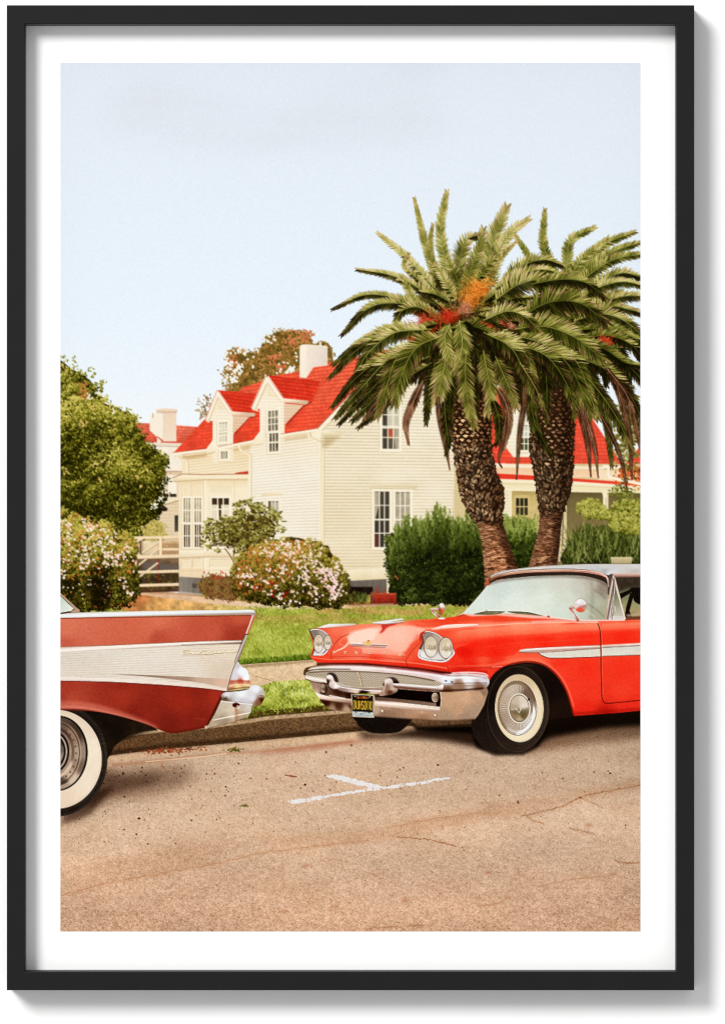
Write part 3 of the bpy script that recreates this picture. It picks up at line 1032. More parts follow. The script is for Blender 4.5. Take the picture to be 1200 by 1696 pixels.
# ---- big tree at the left
ident('leafy_tree')
LT = [(92, 612), (116, 612), (130, 618), (140, 626), (150, 630), (158, 640), (163, 645), (160, 654), (176, 664), (188, 676), (205, 682), (214, 682), (217, 692), (224, 704), (234, 718),
      (242, 732), (256, 744), (268, 756), (273, 772), (273, 788), (268, 800), (264, 812), (269, 828), (262, 850), (250, 866), (238, 884), (220, 892), (190, 892), (92, 892)]
LTC = cr(LT, True, 4)
mass(LTC, tx((64, 62, 22), .5, 14, 5), 6, 17, 3, .56)


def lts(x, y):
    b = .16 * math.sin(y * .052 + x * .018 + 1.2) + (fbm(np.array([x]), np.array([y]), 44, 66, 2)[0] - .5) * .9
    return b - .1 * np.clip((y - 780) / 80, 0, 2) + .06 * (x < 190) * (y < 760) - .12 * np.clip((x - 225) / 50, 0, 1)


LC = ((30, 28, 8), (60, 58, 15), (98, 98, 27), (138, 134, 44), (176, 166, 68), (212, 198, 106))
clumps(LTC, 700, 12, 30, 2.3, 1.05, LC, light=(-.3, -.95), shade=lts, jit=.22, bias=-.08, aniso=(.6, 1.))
q = rng.normal(0, 1, (40, 2))
stamps(138 + q[:, 0] * 5, 645 + q[:, 1] * 7, rng.random(40) * 6.3, 2.4, 1.3, pal(rng.random(40), (176, 104, 56), (204, 132, 76), (150, 120, 50)))
q = np.array([(156, 622), (163, 634), (170, 634), (166, 646), (214, 678), (208, 686), (226, 694), (216, 690), (268, 748), (272, 760), (150, 612), (124, 596)])
stamps(np.repeat(q[:, 0], 6) + rng.normal(0, 3, 72), np.repeat(q[:, 1], 6) + rng.normal(0, 4, 72), rng.random(72) * 6.3, 2.6, 1.1, pal(rng.random(72), *LC[2:5]))
ident(None)
for cx, cy, n, rr in ((148, 655, 10, 4), (160, 652, 5, 3), (176, 668, 5, 4), (188, 682, 5, 3), (258, 838, 18, 6), (266, 826, 10, 4), (251, 872, 10, 4)):
    q = rng.normal(0, .6, (n, 2)) * rr
    stamps(cx + q[:, 0], cy + q[:, 1], rng.random(n) * 6.3, 1.9, 1.3, np.full((n, 3), (236, 232, 216.)))
ident('leafy_tree')
q = np.array([(105, 882), (135, 700), (142, 702), (165, 795), (160, 768), (168, 766), (152, 672), (236, 806), (228, 788), (110, 778)])
stamps(np.repeat(q[:, 0], 4) + rng.normal(0, 3, 40), np.repeat(q[:, 1], 4) + rng.normal(0, 3, 40), rng.random(40) * 6.3, 2.8, 1.5, pal(rng.random(40), (196, 178, 92), (214, 190, 116), (200, 150, 80)))

# ---- behind the fence: pale bush and steps
ident('pale_bush')
PBH = cr([(236, 888), (240, 872), (254, 862), (268, 866), (272, 890), (260, 896), (240, 896)], True)
mass(PBH, tx((178, 160, 84), .2, 5, 3), 2, 6, 3)
clumps(PBH, 30, 6, 16, 2, 1, ((120, 106, 44), (176, 160, 82), (214, 198, 128)))
ident('yard')
fill([(222, 900), (296, 896), (296, 980), (222, 982)], tx(V(896, (206, 172, 132), 930, (120, 96, 72), 950, (66, 52, 40), 980, (84, 56, 40)), .25, 8, 9))
fill([(236, 896), (262, 896), (262, 920), (236, 920)], (232, 216, 186), .8, 3)
fill([(268, 900), (296, 900), (296, 918), (268, 918)], tx((180, 144, 104), .15, 4, 5))
fill([(240, 930), (296, 936), (296, 944), (236, 944)], (112, 104, 98), .8, 2)
q = inside([(228, 950), (294, 948), (294, 976), (228, 978)], 110)
stamps(q[:, 0], q[:, 1], rng.random(110) * 6.3, 3, 1, pal(rng.random(110), (46, 36, 20), (90, 84, 34), (126, 120, 52), (60, 30, 24)), .9)
stroke([(262, 926), (264, 966)], 1.6, (150, 36, 30), .9)
WD = (234, 212, 180)
for P, w in (([(218, 891), (296, 890)], 5), ([(216, 903), (240, 890)], 5), ([(225, 922), (266, 896)], 4), ([(230, 936), (264, 908)], 3.4), ([(230, 956), (262, 932)], 3.4),
             ([(222, 923), (296, 921)], 6), ([(222, 948), (296, 946)], 5), ([(222, 970), (296, 968)], 5), ([(268, 910), (296, 910)], 4.4)):
    each('fence/rail')
    stroke(P, w, tx(WD, .05, 6, 4))
    stroke([(x, y + w * .5) for x, y in P], 1, (150, 118, 86), .7)
stroke([(216, 906), (240, 893)], 1.8, (70, 54, 40), .9)
for x, y0, y1, w in ((224, 906, 980, 5), (266, 890, 920, 5), (234, 892, 914, 3), (219, 902, 976, 3.4)):
    each('fence/post')
    stroke([(x, y0), (x, y1)], w, tx((238, 216, 184), .05, 6, 4))
    stroke([(x + w * .5, y0), (x + w * .5, y1)], 1, (160, 128, 96), .7)
stroke([(233, 895), (233, 918)], 3, (86, 66, 48), .8)


# ---- flowering bushes
def flowers(poly, n, cols, shade=None, s=2.2):
    n, s = int(n * 1.5), s * .78
    p = inside(poly, n)
    cc = inside(poly, max(4, n // 9))
    k_ = rng.random(n) < .55
    p[k_] = cc[rng.integers(0, len(cc), k_.sum())] + rng.normal(0, 4.5, (k_.sum(), 2))
    for x, y in p:
        k = rng.integers(2, 5)
        b = shade(x, y) if shade else 0
        c = np.clip(pal(rng.random(k), *cols) * (1 + b), 0, 255)
        stamps(x + rng.normal(0, s * .55, k), y + rng.normal(0, s * .45, k), rng.random(k) * 6.3, s * (.55 + .6 * rng.random(k)), s * (.45 + .4 * rng.random(k)), c)


WHF = ((214, 160, 150), (240, 214, 206), (250, 238, 234), (246, 224, 220))
ident('flowering_bush#1')
FB = cr([(92, 852), (112, 850), (124, 850), (140, 857), (160, 862), (176, 868), (190, 880), (208, 880), (220, 892), (222, 908), (223, 930), (227, 950), (229, 972), (224, 990), (212, 1000), (180, 1006), (150, 1010), (92, 1012)], True, 4)
mass(FB, tx((72, 62, 20), .5, 10, 5), 5, 12, 8, .48)


def fbs(x, y):
    return .22 - .5 * np.clip((y - 900) / 70, -.2, 1) - (.35 if (150 < x < 182 and y > 935) else 0) - .2 * (100 < x < 130 and y > 960)


FC = ((26, 22, 8), (66, 60, 18), (114, 110, 34), (158, 148, 54), (200, 186, 92))
clumps(FB, 420, 9, 26, 2.1, 1.0, FC, shade=fbs, jit=.2, bias=-.02)
q = inside(FB, 200)
q = q[(q[:, 1] < 960) | (rng.random(200) < .3)]
stamps(q[:, 0], q[:, 1], rng.random(len(q)) * 6.3, 2.6, 1.3, pal(rng.random(len(q)), (206, 84, 40), (220, 120, 60), (198, 140, 62)), .9)
flowers([(96, 853), (124, 850), (176, 868), (215, 888), (222, 930), (215, 940), (96, 930)], 130, WHF)
flowers([(96, 925), (222, 925), (228, 985), (190, 1000), (96, 975)], 44, WHF)
fill([(150, 960), (178, 950), (186, 1005), (150, 1008)], (20, 12, 6), .55, 7)

ident('shrub')
SB = cr([(336, 882), (345, 862), (358, 864), (370, 854), (388, 848), (398, 836), (410, 830), (420, 838), (434, 840), (450, 848), (462, 856), (468, 872), (458, 880), (456, 894), (432, 900), (410, 914), (396, 918), (382, 908), (360, 912), (350, 904), (340, 892)], True, 4)
stroke([(372, 908), (382, 922), (388, 936), (390, 950)], 1.8, (120, 92, 64), 1, True)
stroke([(388, 905), (386, 925)], 1.4, (120, 92, 64))
SC = ((40, 30, 14), (84, 68, 28), (120, 108, 44), (150, 146, 70), (196, 190, 122))
SBI = cr([(362, 876), (374, 862), (392, 856), (412, 850), (440, 854), (456, 866), (450, 884), (430, 898), (406, 910), (388, 906), (368, 898)], True, 4)
mass(SBI, tx((84, 66, 30), .5, 8, 5), 6, 10, 12, .62)
clumps(SB, 86, 8, 13, 3.2, 1.2, SC, jit=.26, bias=-.02, aniso=(.1, .8))
ident(None)
q = inside(SB, 70)
stamps(q[:, 0], q[:, 1], rng.random(70) * 6.3, 2.2, 1.1, np.where((q[:, 1] > 905)[:, None], (226, 206, 170.), (240, 230, 210.)), .85)
ident('shrub')
clumps(SBI, 40, 8, 12, 3.0, 1.1, SC, jit=.26, bias=-.12, aniso=(.1, .8))
for P in ([(352, 868), (344, 884), (336, 880)], [(400, 846), (404, 834), (414, 828)], [(446, 850), (456, 844)], [(350, 905), (342, 912)]):
    stroke(P, 1, (96, 84, 40), 1, True)
for cx, cy in ((396, 832), (412, 829), (422, 838), (434, 838), (449, 846), (460, 854), (468, 876), (338, 884), (346, 906), (360, 912), (348, 860), (392, 838), (340, 897)):
    n = 9
    stamps(cx + rng.normal(0, 4, n), cy + rng.normal(0, 2.4, n), rng.normal(.2, .6, n), 3.6, 1.3, pal(rng.random(n), *SC[1:]))
ident('red_shrub')
RS = cr([(330, 968), (336, 956), (350, 952), (364, 954), (384, 956), (392, 975), (388, 992), (350, 990), (334, 984)], True)
mass(RS, tx((104, 72, 40), .5, 5, 5), 5, 7, 3, .55)
clumps(RS, 90, 6, 14, 2.2, .7, ((62, 36, 20), (120, 78, 42), (154, 112, 66), (138, 128, 62)), jit=.25)
q = rng.normal((360, 955), (8, 4), (16, 2))
stamps(q[:, 0], q[:, 1], rng.random(16) * 6, 1.8, 1.2, pal(rng.random(16), (168, 40, 34), (196, 70, 54)))
ident('flowering_bush#2')
CB = cr([(388, 965), (386, 945), (392, 926), (402, 912), (416, 905), (432, 897), (446, 893), (462, 896), (482, 890), (502, 893), (522, 897), (540, 906), (551, 920), (560, 934), (570, 950), (573, 965), (579, 978), (574, 996), (556, 1004), (520, 1004), (480, 1002), (430, 996), (396, 990)], True, 4)
mass(CB, tx((70, 56, 20), .5, 10, 5), 5, 12, 18, .48)


def cbs(x, y):
    return .22 - .5 * np.clip((y - 925) / 70, -.2, 1)


clumps(CB, 460, 8, 26, 2.0, .95, ((24, 20, 8), (64, 56, 18), (106, 98, 32), (150, 134, 50), (190, 168, 82)), shade=cbs, jit=.2, bias=-.04)
q = inside([(388, 965), (392, 926), (416, 905), (470, 893), (520, 899), (480, 960), (400, 990)], 330)
stamps(q[:, 0], q[:, 1], rng.random(330) * 6.3, 2.5, 1.2, pal(rng.random(330), (176, 84, 36), (204, 116, 52), (190, 142, 66)), .9)
flowers([(405, 915), (440, 895), (500, 893), (545, 912), (562, 945), (540, 955), (470, 925)], 105, WHF)
flowers([(392, 930), (560, 940), (576, 985), (560, 1002), (470, 1000), (395, 980)], 130, WHF, s=2.3)
flowers([(505, 945), (545, 940), (560, 975), (520, 985)], 24, ((232, 170, 176), (246, 214, 220), (244, 226, 232)), s=3)
q = np.array([(452, 979), (452, 987), (475, 982), (422, 973), (449, 966), (430, 975), (470, 989)])
stamps(np.repeat(q[:, 0], 3) + rng.normal(0, 1.2, 21), np.repeat(q[:, 1], 3) + rng.normal(0, 1, 21), rng.random(21) * 6, 1.9, 1.5, pal(rng.random(21), (150, 16, 16), (198, 34, 28)))

# ---- clipped hedge, agave and planter
ident('hedge')
HG_ = cr([(646, 960), (641, 930), (640, 900), (650, 880), (664, 868), (684, 862), (700, 856), (726, 848), (748, 852), (770, 857), (792, 862), (812, 870)], False, 4).tolist() + [(812, 1000), (652, 1000), (643, 990)]
mass([(x_, y_ + 9 if y_ < 880 else y_) for x_, y_ in HG_], V(850, (74, 78, 34), 900, (46, 52, 22), 960, (30, 36, 16)), 2.5, 5, 4)


def hgs(x, y):
    return .28 - .55 * np.clip((y - 868) / 50, 0, 1) + .16 * (x < 690) * (y > 890) + (fbm(np.array([x]), np.array([y]), 22, 30, 2)[0] - .5) * .5


HC = ((14, 16, 6), (30, 36, 14), (56, 66, 26), (86, 98, 40), (126, 138, 66))
clumps([(x_, y_ + 12 if y_ < 880 else y_) for x_, y_ in HG_], 460, 8, 24, 1.9, .95, HC, shade=hgs, jit=.16, bias=-.06)
n = 520
x = rng.uniform(645, 812, n)
top = np.interp(x, [640, 664, 700, 726, 770, 812], [900, 872, 858, 849, 857, 868])
top = top + 7 * np.sin(x * .11) + 5 * np.sin(x * .37 + 1) + 4
y = top + rng.random(n) ** 1.4 * 52 - 6
for i in np.argsort(y):
    h = rng.uniform(8, 20)
    c = pal(np.array([np.clip(.75 - (y[i] - top[i]) / 70 + rng.normal(0, .16), 0, 1)]), (40, 48, 16), (74, 86, 32), (108, 122, 52), (146, 156, 84))[0]
    lean = rng.normal(0, 2.2)
    m = 7
    tt = np.linspace(0, 1, m)
    stamps(x[i] + lean * tt + rng.normal(0, .6, m), y[i] - h * tt + h * .6, rng.normal(-1.57, .5, m), 2.3, .8, np.clip(c + rng.normal(0, 14, (m, 1)), 0, 255))
stamps([656, 658, 654], [956, 959, 954], [0.3, 1.2, 2], 2.6, 1.3, [(170, 96, 50)] * 3)
ident('spiky_plant')
for i in range(46):
    a = rng.normal(-1.57, .75)
    L = rng.uniform(9, 20)
    x0, y0 = 596 + rng.normal(0, 8), 996 + rng.normal(0, 2)
    c = pal(rng.random(1), (44, 48, 20), (88, 96, 40), (132, 142, 66))[0]
    stroke([(x0, y0), (x0 + math.cos(a) * L * .6, y0 + math.sin(a) * L * .7), (x0 + math.cos(a) * L, y0 + math.sin(a) * L * .8)], (2.6, 2, .3), c, 1, True)
q = rng.normal((582, 990), (5, 6), (60, 2))
stamps(q[:, 0], q[:, 1], rng.random(60) * 6, 2.6, 1.2, pal(rng.random(60), (30, 24, 12), (74, 70, 28), (110, 112, 46)))
ident('planter')
fill([(613, 983), (656, 982.5), (656, 999), (613, 1000)], tx(V(982, (190, 74, 50), 990, (166, 52, 36), 1000, (140, 42, 32)), .2, 5, 3, 1.6))
stroke([(613, 983.5), (656, 983)], 1.6, (206, 96, 66))
stroke([(616.5, 984), (616.5, 998)], 3, (90, 74, 66), .9)
for P in ([(624, 983), (623, 972)], [(626, 983), (627, 972)], [(634, 983), (635, 976), (638, 983)]):
    stroke(P, 1.8, (176, 60, 44), .9)
fill(ell(618, 983, 5, 3), (150, 84, 60))
fill([(575, 997), (660, 997), (660, 1003), (575, 1003)], (110, 50, 30), .5, 2)

# ---- planting by the porch
ident('porch_hedge')
PH = cr([(834, 870), (842, 862), (852, 856), (862, 862), (874, 860), (884, 872), (892, 900), (892, 945), (834, 945)], True, 4)
mass(PH, V(858, (98, 106, 46), 900, (54, 64, 24), 945, (34, 42, 16)), 3, 5, 5)
clumps(PH, 120, 7, 20, 2, .8, ((20, 24, 8), (46, 56, 18), (82, 96, 34), (122, 136, 58), (158, 168, 92)), shade=lambda x, y: .3 - .6 * np.clip((y - 865) / 50, 0, 1), jit=.16, bias=-.05, aniso=(-1.57, .6))
for i in range(70):
    x0 = rng.uniform(834, 890)
    y0 = rng.uniform(858, 885)
    stamps(x0 + np.linspace(0, rng.normal(0, 3), 6), y0 - np.linspace(0, 12, 6) + 5, rng.normal(-1.57, .4, 6), 2.2, .8, pal(rng.random(6) * .7 + .3, (70, 80, 28), (130, 142, 60), (170, 178, 104)))
ident('fountain_grass')
FG = cr([(936, 935), (936, 905), (944, 892), (958, 876), (968, 868), (985, 872), (1003, 868), (1030, 880), (1062, 884), (1062, 936)], True, 4)
mass(FG, V(866, (92, 98, 44), 900, (52, 58, 24), 936, (36, 40, 18)), 4, 6, 6)
clumps(FG, 140, 8, 16, 3, .7, ((22, 24, 10), (48, 54, 22), (82, 92, 40), (116, 126, 60)), jit=.18, bias=-.08, shade=lambda x, y: .16 - .3 * np.clip((y - 880) / 45, 0, 1), aniso=(-1.4, .6))
for i in range(230):
    x0 = rng.uniform(938, 1060)
    y0 = rng.uniform(884, 936)
    L = rng.uniform(14, 34)
    a = rng.normal(-1.57, .38) + (x0 - 990) * .002
    c = pal(rng.random(1), (56, 62, 24), (96, 106, 46), (140, 146, 76), (170, 168, 100))[0]
    stroke([(x0, y0), (x0 + math.cos(a) * L * .6, y0 + math.sin(a) * L * .6), (x0 + math.cos(a) * L + rng.normal(0, 2), y0 + math.sin(a) * L)], (1.6, 1.2, .3), c, .9)
ident('bright_bush')
BB = [cr([(958, 838), (964, 828), (980, 828), (992, 834), (1004, 846), (1000, 858), (978, 858), (962, 850)], True, 4),
      cr([(1000, 850), (1012, 842), (1024, 832), (1040, 828), (1062, 830), (1062, 870), (1040, 872), (1012, 868)], True, 4),
      cr([(1012, 872), (1026, 862), (1046, 860), (1062, 862), (1062, 882), (1030, 880)], True, 4)]
for P in BB:
    mass(P, tx((108, 110, 40), .4, 8, 5), 3, 6, 9)
    clumps(P, 80, 6, 18, 2.2, 1, ((50, 50, 14), (96, 100, 32), (142, 142, 52), (176, 174, 82), (206, 200, 120)), jit=.17, bias=.02)
q = rng.normal((1030, 818), (10, 7), (140, 2))
stamps(q[:, 0], q[:, 1], rng.random(140) * 6.3, 2.8, 1.1, pal(rng.random(140), (70, 76, 28), (122, 126, 50), (170, 168, 84)))
ident('planter_pot')
fill([(1010, 923), (1047, 923), (1045, 934), (1012, 934)], V(922, (206, 192, 150), 934, (176, 160, 118)))
stroke([(1010, 923.5), (1047, 923.5)], 1.6, (226, 212, 172))
# the print is softer in its distance than in its foreground
_b = blur(CV, .8)
_y = ((np.arange(H) + .5) / K + PY0)[:, None, None]
_m = np.clip((1012 - _y) / 26, 0, 1) * .65
CV += (_b - CV) * _m
del _b
# ---- two date palms
def trunk(L, R, yb, seed, dark=1.):
    """outline given by left and right edges; yb: where the leaf bases end and the ringed bark begins"""
    Lc, Rc = cr(L), cr(R)
    P = np.vstack([Lc, Rc[::-1]])
    y0, y1 = min(L[0][1], R[0][1]), max(L[-1][1], R[-1][1])

    def ed(y):
        return np.interp(y, Lc[:, 1], Lc[:, 0]), np.interp(y, Rc[:, 1], Rc[:, 0])

    def bark(X, Y):
        l = np.interp(Y, Lc[:, 1], Lc[:, 0])
        r_ = np.interp(Y, Rc[:, 1], Rc[:, 0])
        u = np.clip((X - l) / (r_ - l), 0, 1)
        sh = .72 + .5 * np.sin(np.pi * np.clip(u * .9 + .04, 0, 1)) - .28 * u
        n = fbm(X, Y + 3 * np.sin(u * 3), 9, seed, 3, 2.3)
        m = fbm(X, Y, 3, seed + 1, 2, 1.4)
        c = pal(np.clip(n * 1.7 - .35 + (m - .5) * .7, 0, 1), (74, 42, 26), (142, 90, 60), (188, 130, 94), (214, 164, 128))
        t = np.clip((Y - yb) / 60, 0, 1)[..., None]
        c = c * (.8 + .24 * t)
        return np.clip(c * sh[..., None] * dark, 0, 255)

    fill(P, bark)
    # ringed bark: short horizontal fibres
    n = int((y1 - yb) * 5.5)
    y = rng.uniform(yb, y1, n)
    l, r_ = ed(y)
    u = rng.random(n)
    x = l + (r_ - l) * u
    clip(P)
    stamps(x, y, rng.normal(0, .16, n), rng.uniform(1.5, 4.5, n), .55, pal(np.clip(.62 - .5 * u + rng.normal(0, .22, n), 0, 1), (48, 28, 18), (104, 68, 46), (168, 122, 90), (214, 174, 140)) * dark, .8)
    clip()
    # leaf bases: staggered scales, lit tops over dark gaps
    fill(np.vstack([[(a, b) for a, b in zip(Lc[:, 0], Lc[:, 1]) if b <= yb + 4], [(a, b) for a, b in zip(Rc[::-1, 0], Rc[::-1, 1]) if b <= yb + 4]]), tx((48, 31, 19), .5, 5, seed + 4), .88, 2)
    y = y0
    k = 0
    while y < yb + 2:
        f = (y - y0) / (yb - y0)
        l, r_ = ed(y)
        st = 10.5 - 1.5 * f
        nn = int((r_ - l) / st) + 1
        for i in range(nn + 1):
            u = (i + (.5 if k % 2 else 0)) / nn
            if u > 1.02:
                continue
            th = (u - .5) * 2.6
            x = (l + r_) / 2 + (r_ - l) / 2 * math.sin(th) / math.sin(1.3) + rng.normal(0, .8)
            w_ = max(2.2, 5.8 * math.cos(th) + 1.2) * rng.uniform(.75, 1.15)
            yy = y + rng.normal(0, 1.2)
            b = np.clip((.92 - .32 * abs(u - .36) * 2 + rng.normal(0, .15)) * (.35 + .75 * min(1, f * 1.9)), .05, 1.)
            tip = rng.normal(0, 1.2)
            hgt = rng.uniform(4.5, 7)
            cb = pal(np.array([b]), (64, 40, 24), (132, 90, 58), (184, 136, 92), (224, 184, 140))[0] * dark
            if f < .5 or rng.random() < (.7 - f) * 2:
                fill([(x - w_, yy - 3), (x - w_ * .3, yy - hgt * .6), (x + w_ * .4, yy - hgt * .55), (x + w_, yy - 2.4), (x + tip, yy + hgt * .6)], (40, 25, 15), .9)
                k2 = rng.uniform(.45, .8)
                o = rng.normal(0, .8)
                fill([(x - w_ * k2 + o, yy - 1.2 + rng.normal(0, .7)), (x + o, yy - 3), (x + w_ * k2 + o, yy - 1. + rng.normal(0, .7)), (x + tip * .6 + o, yy + hgt * rng.uniform(.2, .5))], cb * rng.uniform(.7, 1.08))
                fill([(x - w_ * k2 * .8 + o, yy - 1.2), (x + tip * .6 + o, yy + hgt * .3), (x - w_ * .1, yy + .4)], np.clip(cb * 1.15, 0, 255), .7)
            else:
                for _ in range(3):
                    a = rng.normal(1.1 if u < .5 else 2., .55)
                    ll = rng.uniform(3.4, 6.4)
                    xx, y_ = min(max(x + rng.normal(0, 3.4), l + 1), r_ - 1), yy + rng.normal(0, 3)
                    sc = rng.uniform(.34, .84)
                    stamps([xx + .8, xx, xx - .3], [y_ + 1.3, y_, y_ - .4], [a, a, a], [ll, ll * .85, ll * .6], [2.9, 2.1, .8],
                           [(44, 28, 19), np.clip(cb * sc, 0, 255), np.clip(cb * sc * 1.18, 0, 255)], .92)
        y += 6.6 - .6 * f
        k += 1
    # frayed outline
    for E, s in ((Lc, -1), (Rc, 1)):
        for x, y in E:
            if y < yb and rng.random() < .85:
                stamps([x + s * 1], [y + rng.normal(0, 2)], [rng.normal(.9, .4) if s > 0 else rng.normal(2.2, .4)], 3.6, 1.2, [(70 * dark, 46 * dark, 30 * dark)])
    fill(np.vstack([Rc + (1, 0), (Rc - ((Rc[:, :1] - Lc[:, :1]) * .3 * np.array([[1, 0]])))[::-1]]), (96, 70, 54), .38, 5, 'm')


GREENS = ((19, 18, 7), (40, 41, 13), (74, 79, 26), (117, 120, 45), (166, 163, 80), (212, 203, 138))
BROWNS = ((44, 26, 17), (86, 54, 36), (130, 88, 64), (172, 126, 98), (206, 166, 136))


def frond(P, w, b=.5, brown=0., tipb=.5, droop=.25, up=.16, rib=True, curl=1.):
    """one feather leaf along the spine P, w: leaflet length, b: brightness"""
    w = w * 1.36
    up = up * 1.9
    S = cr(P, n=16)
    d = np.hypot(*np.diff(S, axis=0).T)
    L = np.concatenate([[0], np.cumsum(d)])
    tot = L[-1]
    n = max(18, int(tot / 1.42))
    t = np.linspace(.05, 1, n)
    cx = np.interp(t * tot, L, S[:, 0])
    cy = np.interp(t * tot, L, S[:, 1])
    ex, ey = np.gradient(cx), np.gradient(cy)
    q = np.hypot(ex, ey)
    ex, ey = ex / q, ey / q
    prof = np.minimum(1, t * 3.2 + .3) * (1 - .5 * t ** 4)
    pr = prof * w * .5 * (1 - t ** 6)
    body = np.vstack([np.stack([cx - ey * pr, cy + ex * pr + pr * .15], 1), np.stack([cx + ey * pr, cy - ex * pr + pr * .15], 1)[::-1]])
    fill(body, pal(np.array([max(0, b - .3)]), *(BROWNS if brown > .6 else GREENS))[0], .75, .8)
    # wave of light along the leaf so that neighbouring leaflets group
    wave = .09 * np.sin(t * tot * .16 + rng.random() * 6)
    T = np.repeat(t, 2)
    s = np.tile([-1., 1.], n)
    N = 2 * n
    ang = (1.15 - .66 * T) * rng.normal(1, .1, N) * curl
    ca, sa = np.cos(ang), np.sin(ang) * s
    tx2, ty2 = np.repeat(ex, 2), np.repeat(ey, 2)
    dx = tx2 * ca + ty2 * sa
    dy = -tx2 * sa + ty2 * ca + droop * (.4 + .6 * T)
    m = np.hypot(dx, dy)
    ln = w * np.repeat(prof, 2) * rng.uniform(.8, 1.14, N)
    dx, dy = dx / m, dy / m
    lit = b + np.where(dy < .15, up, -up) * np.where(np.abs(tx2) > .4, 1, .45) + rng.normal(0, .1, N) + .1 * T + np.repeat(wave, 2)
    lit = np.clip(lit, 0, 1)
    c = pal(lit, *GREENS)
    br = np.clip(brown + np.maximum(0, T - .82) * 2.2 * tipb, 0, 1)[:, None]
    c = c + (pal(lit, *BROWNS) - c) * br
    x, y = np.repeat(cx, 2), np.repeat(cy, 2)
    # interleave: leaf body, then a lit streak or a dry tip on some
    k = rng.random(N) < .5
    e = np.where((rng.random(N) > .5 + brown)[:, None], pal(np.minimum(1, lit + .22), *GREENS), pal(np.minimum(1, lit + .2), *BROWNS))
    a2 = np.arctan2(dy, dx)
    stamps(np.concatenate([x + dx * ln * .5, (x + dx * ln * .72)[k]]), np.concatenate([y + dy * ln * .5, (y + dy * ln * .72 + .3)[k]]),
           np.concatenate([a2, a2[k]]), np.concatenate([ln * .54, ln[k] * .26]), np.concatenate([np.full(N, .82), np.full(k.sum(), .45)]), np.vstack([c, e[k]]), .95)
    if rib:
        stroke(S, np.interp(np.linspace(0, 1, len(S)), [0, 1], [1.7, .4]), pal(np.array([min(1, b + .3)]), *(BROWNS if brown > .7 else GREENS))[0], .8)


def fruit(cx, cy, rx, ry, n, cols, ang=None, ln=9):
    n = int(n * 3.2)
    r_ = np.abs(rng.normal(0, .55, n))
    th = rng.random(n) * 6.283
    x, y = cx + np.cos(th) * r_ * rx + rng.normal(0, 2, n), cy + np.sin(th) * r_ * ry + rng.normal(0, 2, n)
    a = (np.arctan2(y - cy, x - cx) if ang is None else np.full(n, ang)) + rng.normal(0, .8, n)
    c = pal(np.clip(.5 - np.sin(th) * r_ * .25 + rng.normal(0, .28, n), 0, 1), *cols)
    stamps(x, y, a, ln * rng.uniform(.2, .8, n), .45, c, .7)


ORNG = ((150, 62, 20), (206, 104, 30), (232, 142, 48), (246, 178, 92))
REDS = ((110, 22, 14), (176, 44, 24), (214, 64, 36), (232, 112, 74))
PINK = ((120, 60, 44), (176, 100, 74), (206, 140, 106), (222, 172, 140))

# rear palm first
ident('palm_tree#2/trunk')
trunk([(884, 640), (880, 700), (878, 745), (884, 775), (889, 810), (893, 840), (892, 872), (884, 905), (873, 945)],
      [(948, 640), (950, 700), (948, 750), (945, 790), (941, 815), (934, 838), (929, 870), (926, 905), (920, 945)], 842, 9, .86)
ident('palm_tree#2/crown')
D = (30, 30, 10)
mass([(880, 500), (950, 495), (985, 530), (1000, 570), (990, 610), (950, 640), (890, 650), (850, 600), (850, 530)], tx((40, 36, 16), .5, 9, 4), 8, 9, 5)
C2 = (930, 520)
for i in range(34):
    a = rng.uniform(-2.8, .6)
    L = rng.uniform(45, 85)
    x0, y0 = 930 + rng.normal(0, 24), 520 + rng.normal(0, 14)
    frond([(x0, y0), (x0 + math.cos(a) * L * .5, y0 + math.sin(a) * L * .5), (x0 + math.cos(a) * L, y0 + math.sin(a) * L * .8 + 4)], 12, rng.uniform(.16, .4), .04, droop=.2, up=.1)
for i in range(30):
    a = rng.uniform(.1, 3.)
    L = rng.uniform(60, 120)
    x0, y0 = 930 + rng.normal(0, 26), 550 + rng.normal(0, 16)
    frond([(x0, y0), (x0 + math.cos(a) * L * .5, y0 + math.sin(a) * L * .3), (x0 + math.cos(a) * L * .9, y0 + math.sin(a) * L * .8), (x0 + math.cos(a) * L, y0 + math.sin(a) * L + 20)], 13, rng.uniform(.02, .2), .08, droop=.4)
for tip, mid, w, b in (((902, 348), (899, 400), 9, .48), ((984, 376), (945, 398), 10, .5), ((1050, 384), (1000, 405), 10, .5), ((1006, 394), (962, 430), 9, .54), ((1066, 399), (1012, 418), 10, .5),
                       ((1070, 420), (1020, 428), 11, .48), ((852, 388), (880, 430), 8, .45)):
    base = (C2[0] + (tip[0] - C2[0]) * .12, C2[1] - 40)
    frond([base, ((base[0] + mid[0]) / 2 - 2, (base[1] + mid[1]) / 2 - 4), mid, tip], w, b, 0, droop=.05, tipb=.8, up=.08)
frond([(960, 500), (990, 470), (1030, 452), (1068, 462)], 13, .34, 0, up=.2, droop=.35)
frond([(950, 500), (985, 478), (1030, 466), (1068, 474)], 12, .52, 0, droop=.4)
frond([(960, 520), (1000, 500), (1035, 490), (1070, 490)], 13, .46, .1, droop=.3)
frond([(960, 530), (1010, 508), (1040, 512), (1068, 520)], 12, .4, .1, droop=.4)
frond([(950, 530), (1000, 520), (1040, 535), (1070, 566)], 15, .5, .05, droop=.4)
frond([(960, 545), (1010, 545), (1050, 560), (1074, 580)], 13, .3, 0, droop=.3)
frond([(960, 560), (1010, 556), (1050, 575), (1070, 610)], 13, .28, .05, droop=.3)
frond([(960, 580), (1010, 590), (1050, 615), (1075, 650)], 15, .3, 0, droop=.3)
frond([(950, 590), (1000, 610), (1040, 650), (1066, 700)], 15, .36, .1, droop=.3)
fruit(1002, 566, 12, 9, 70, REDS)
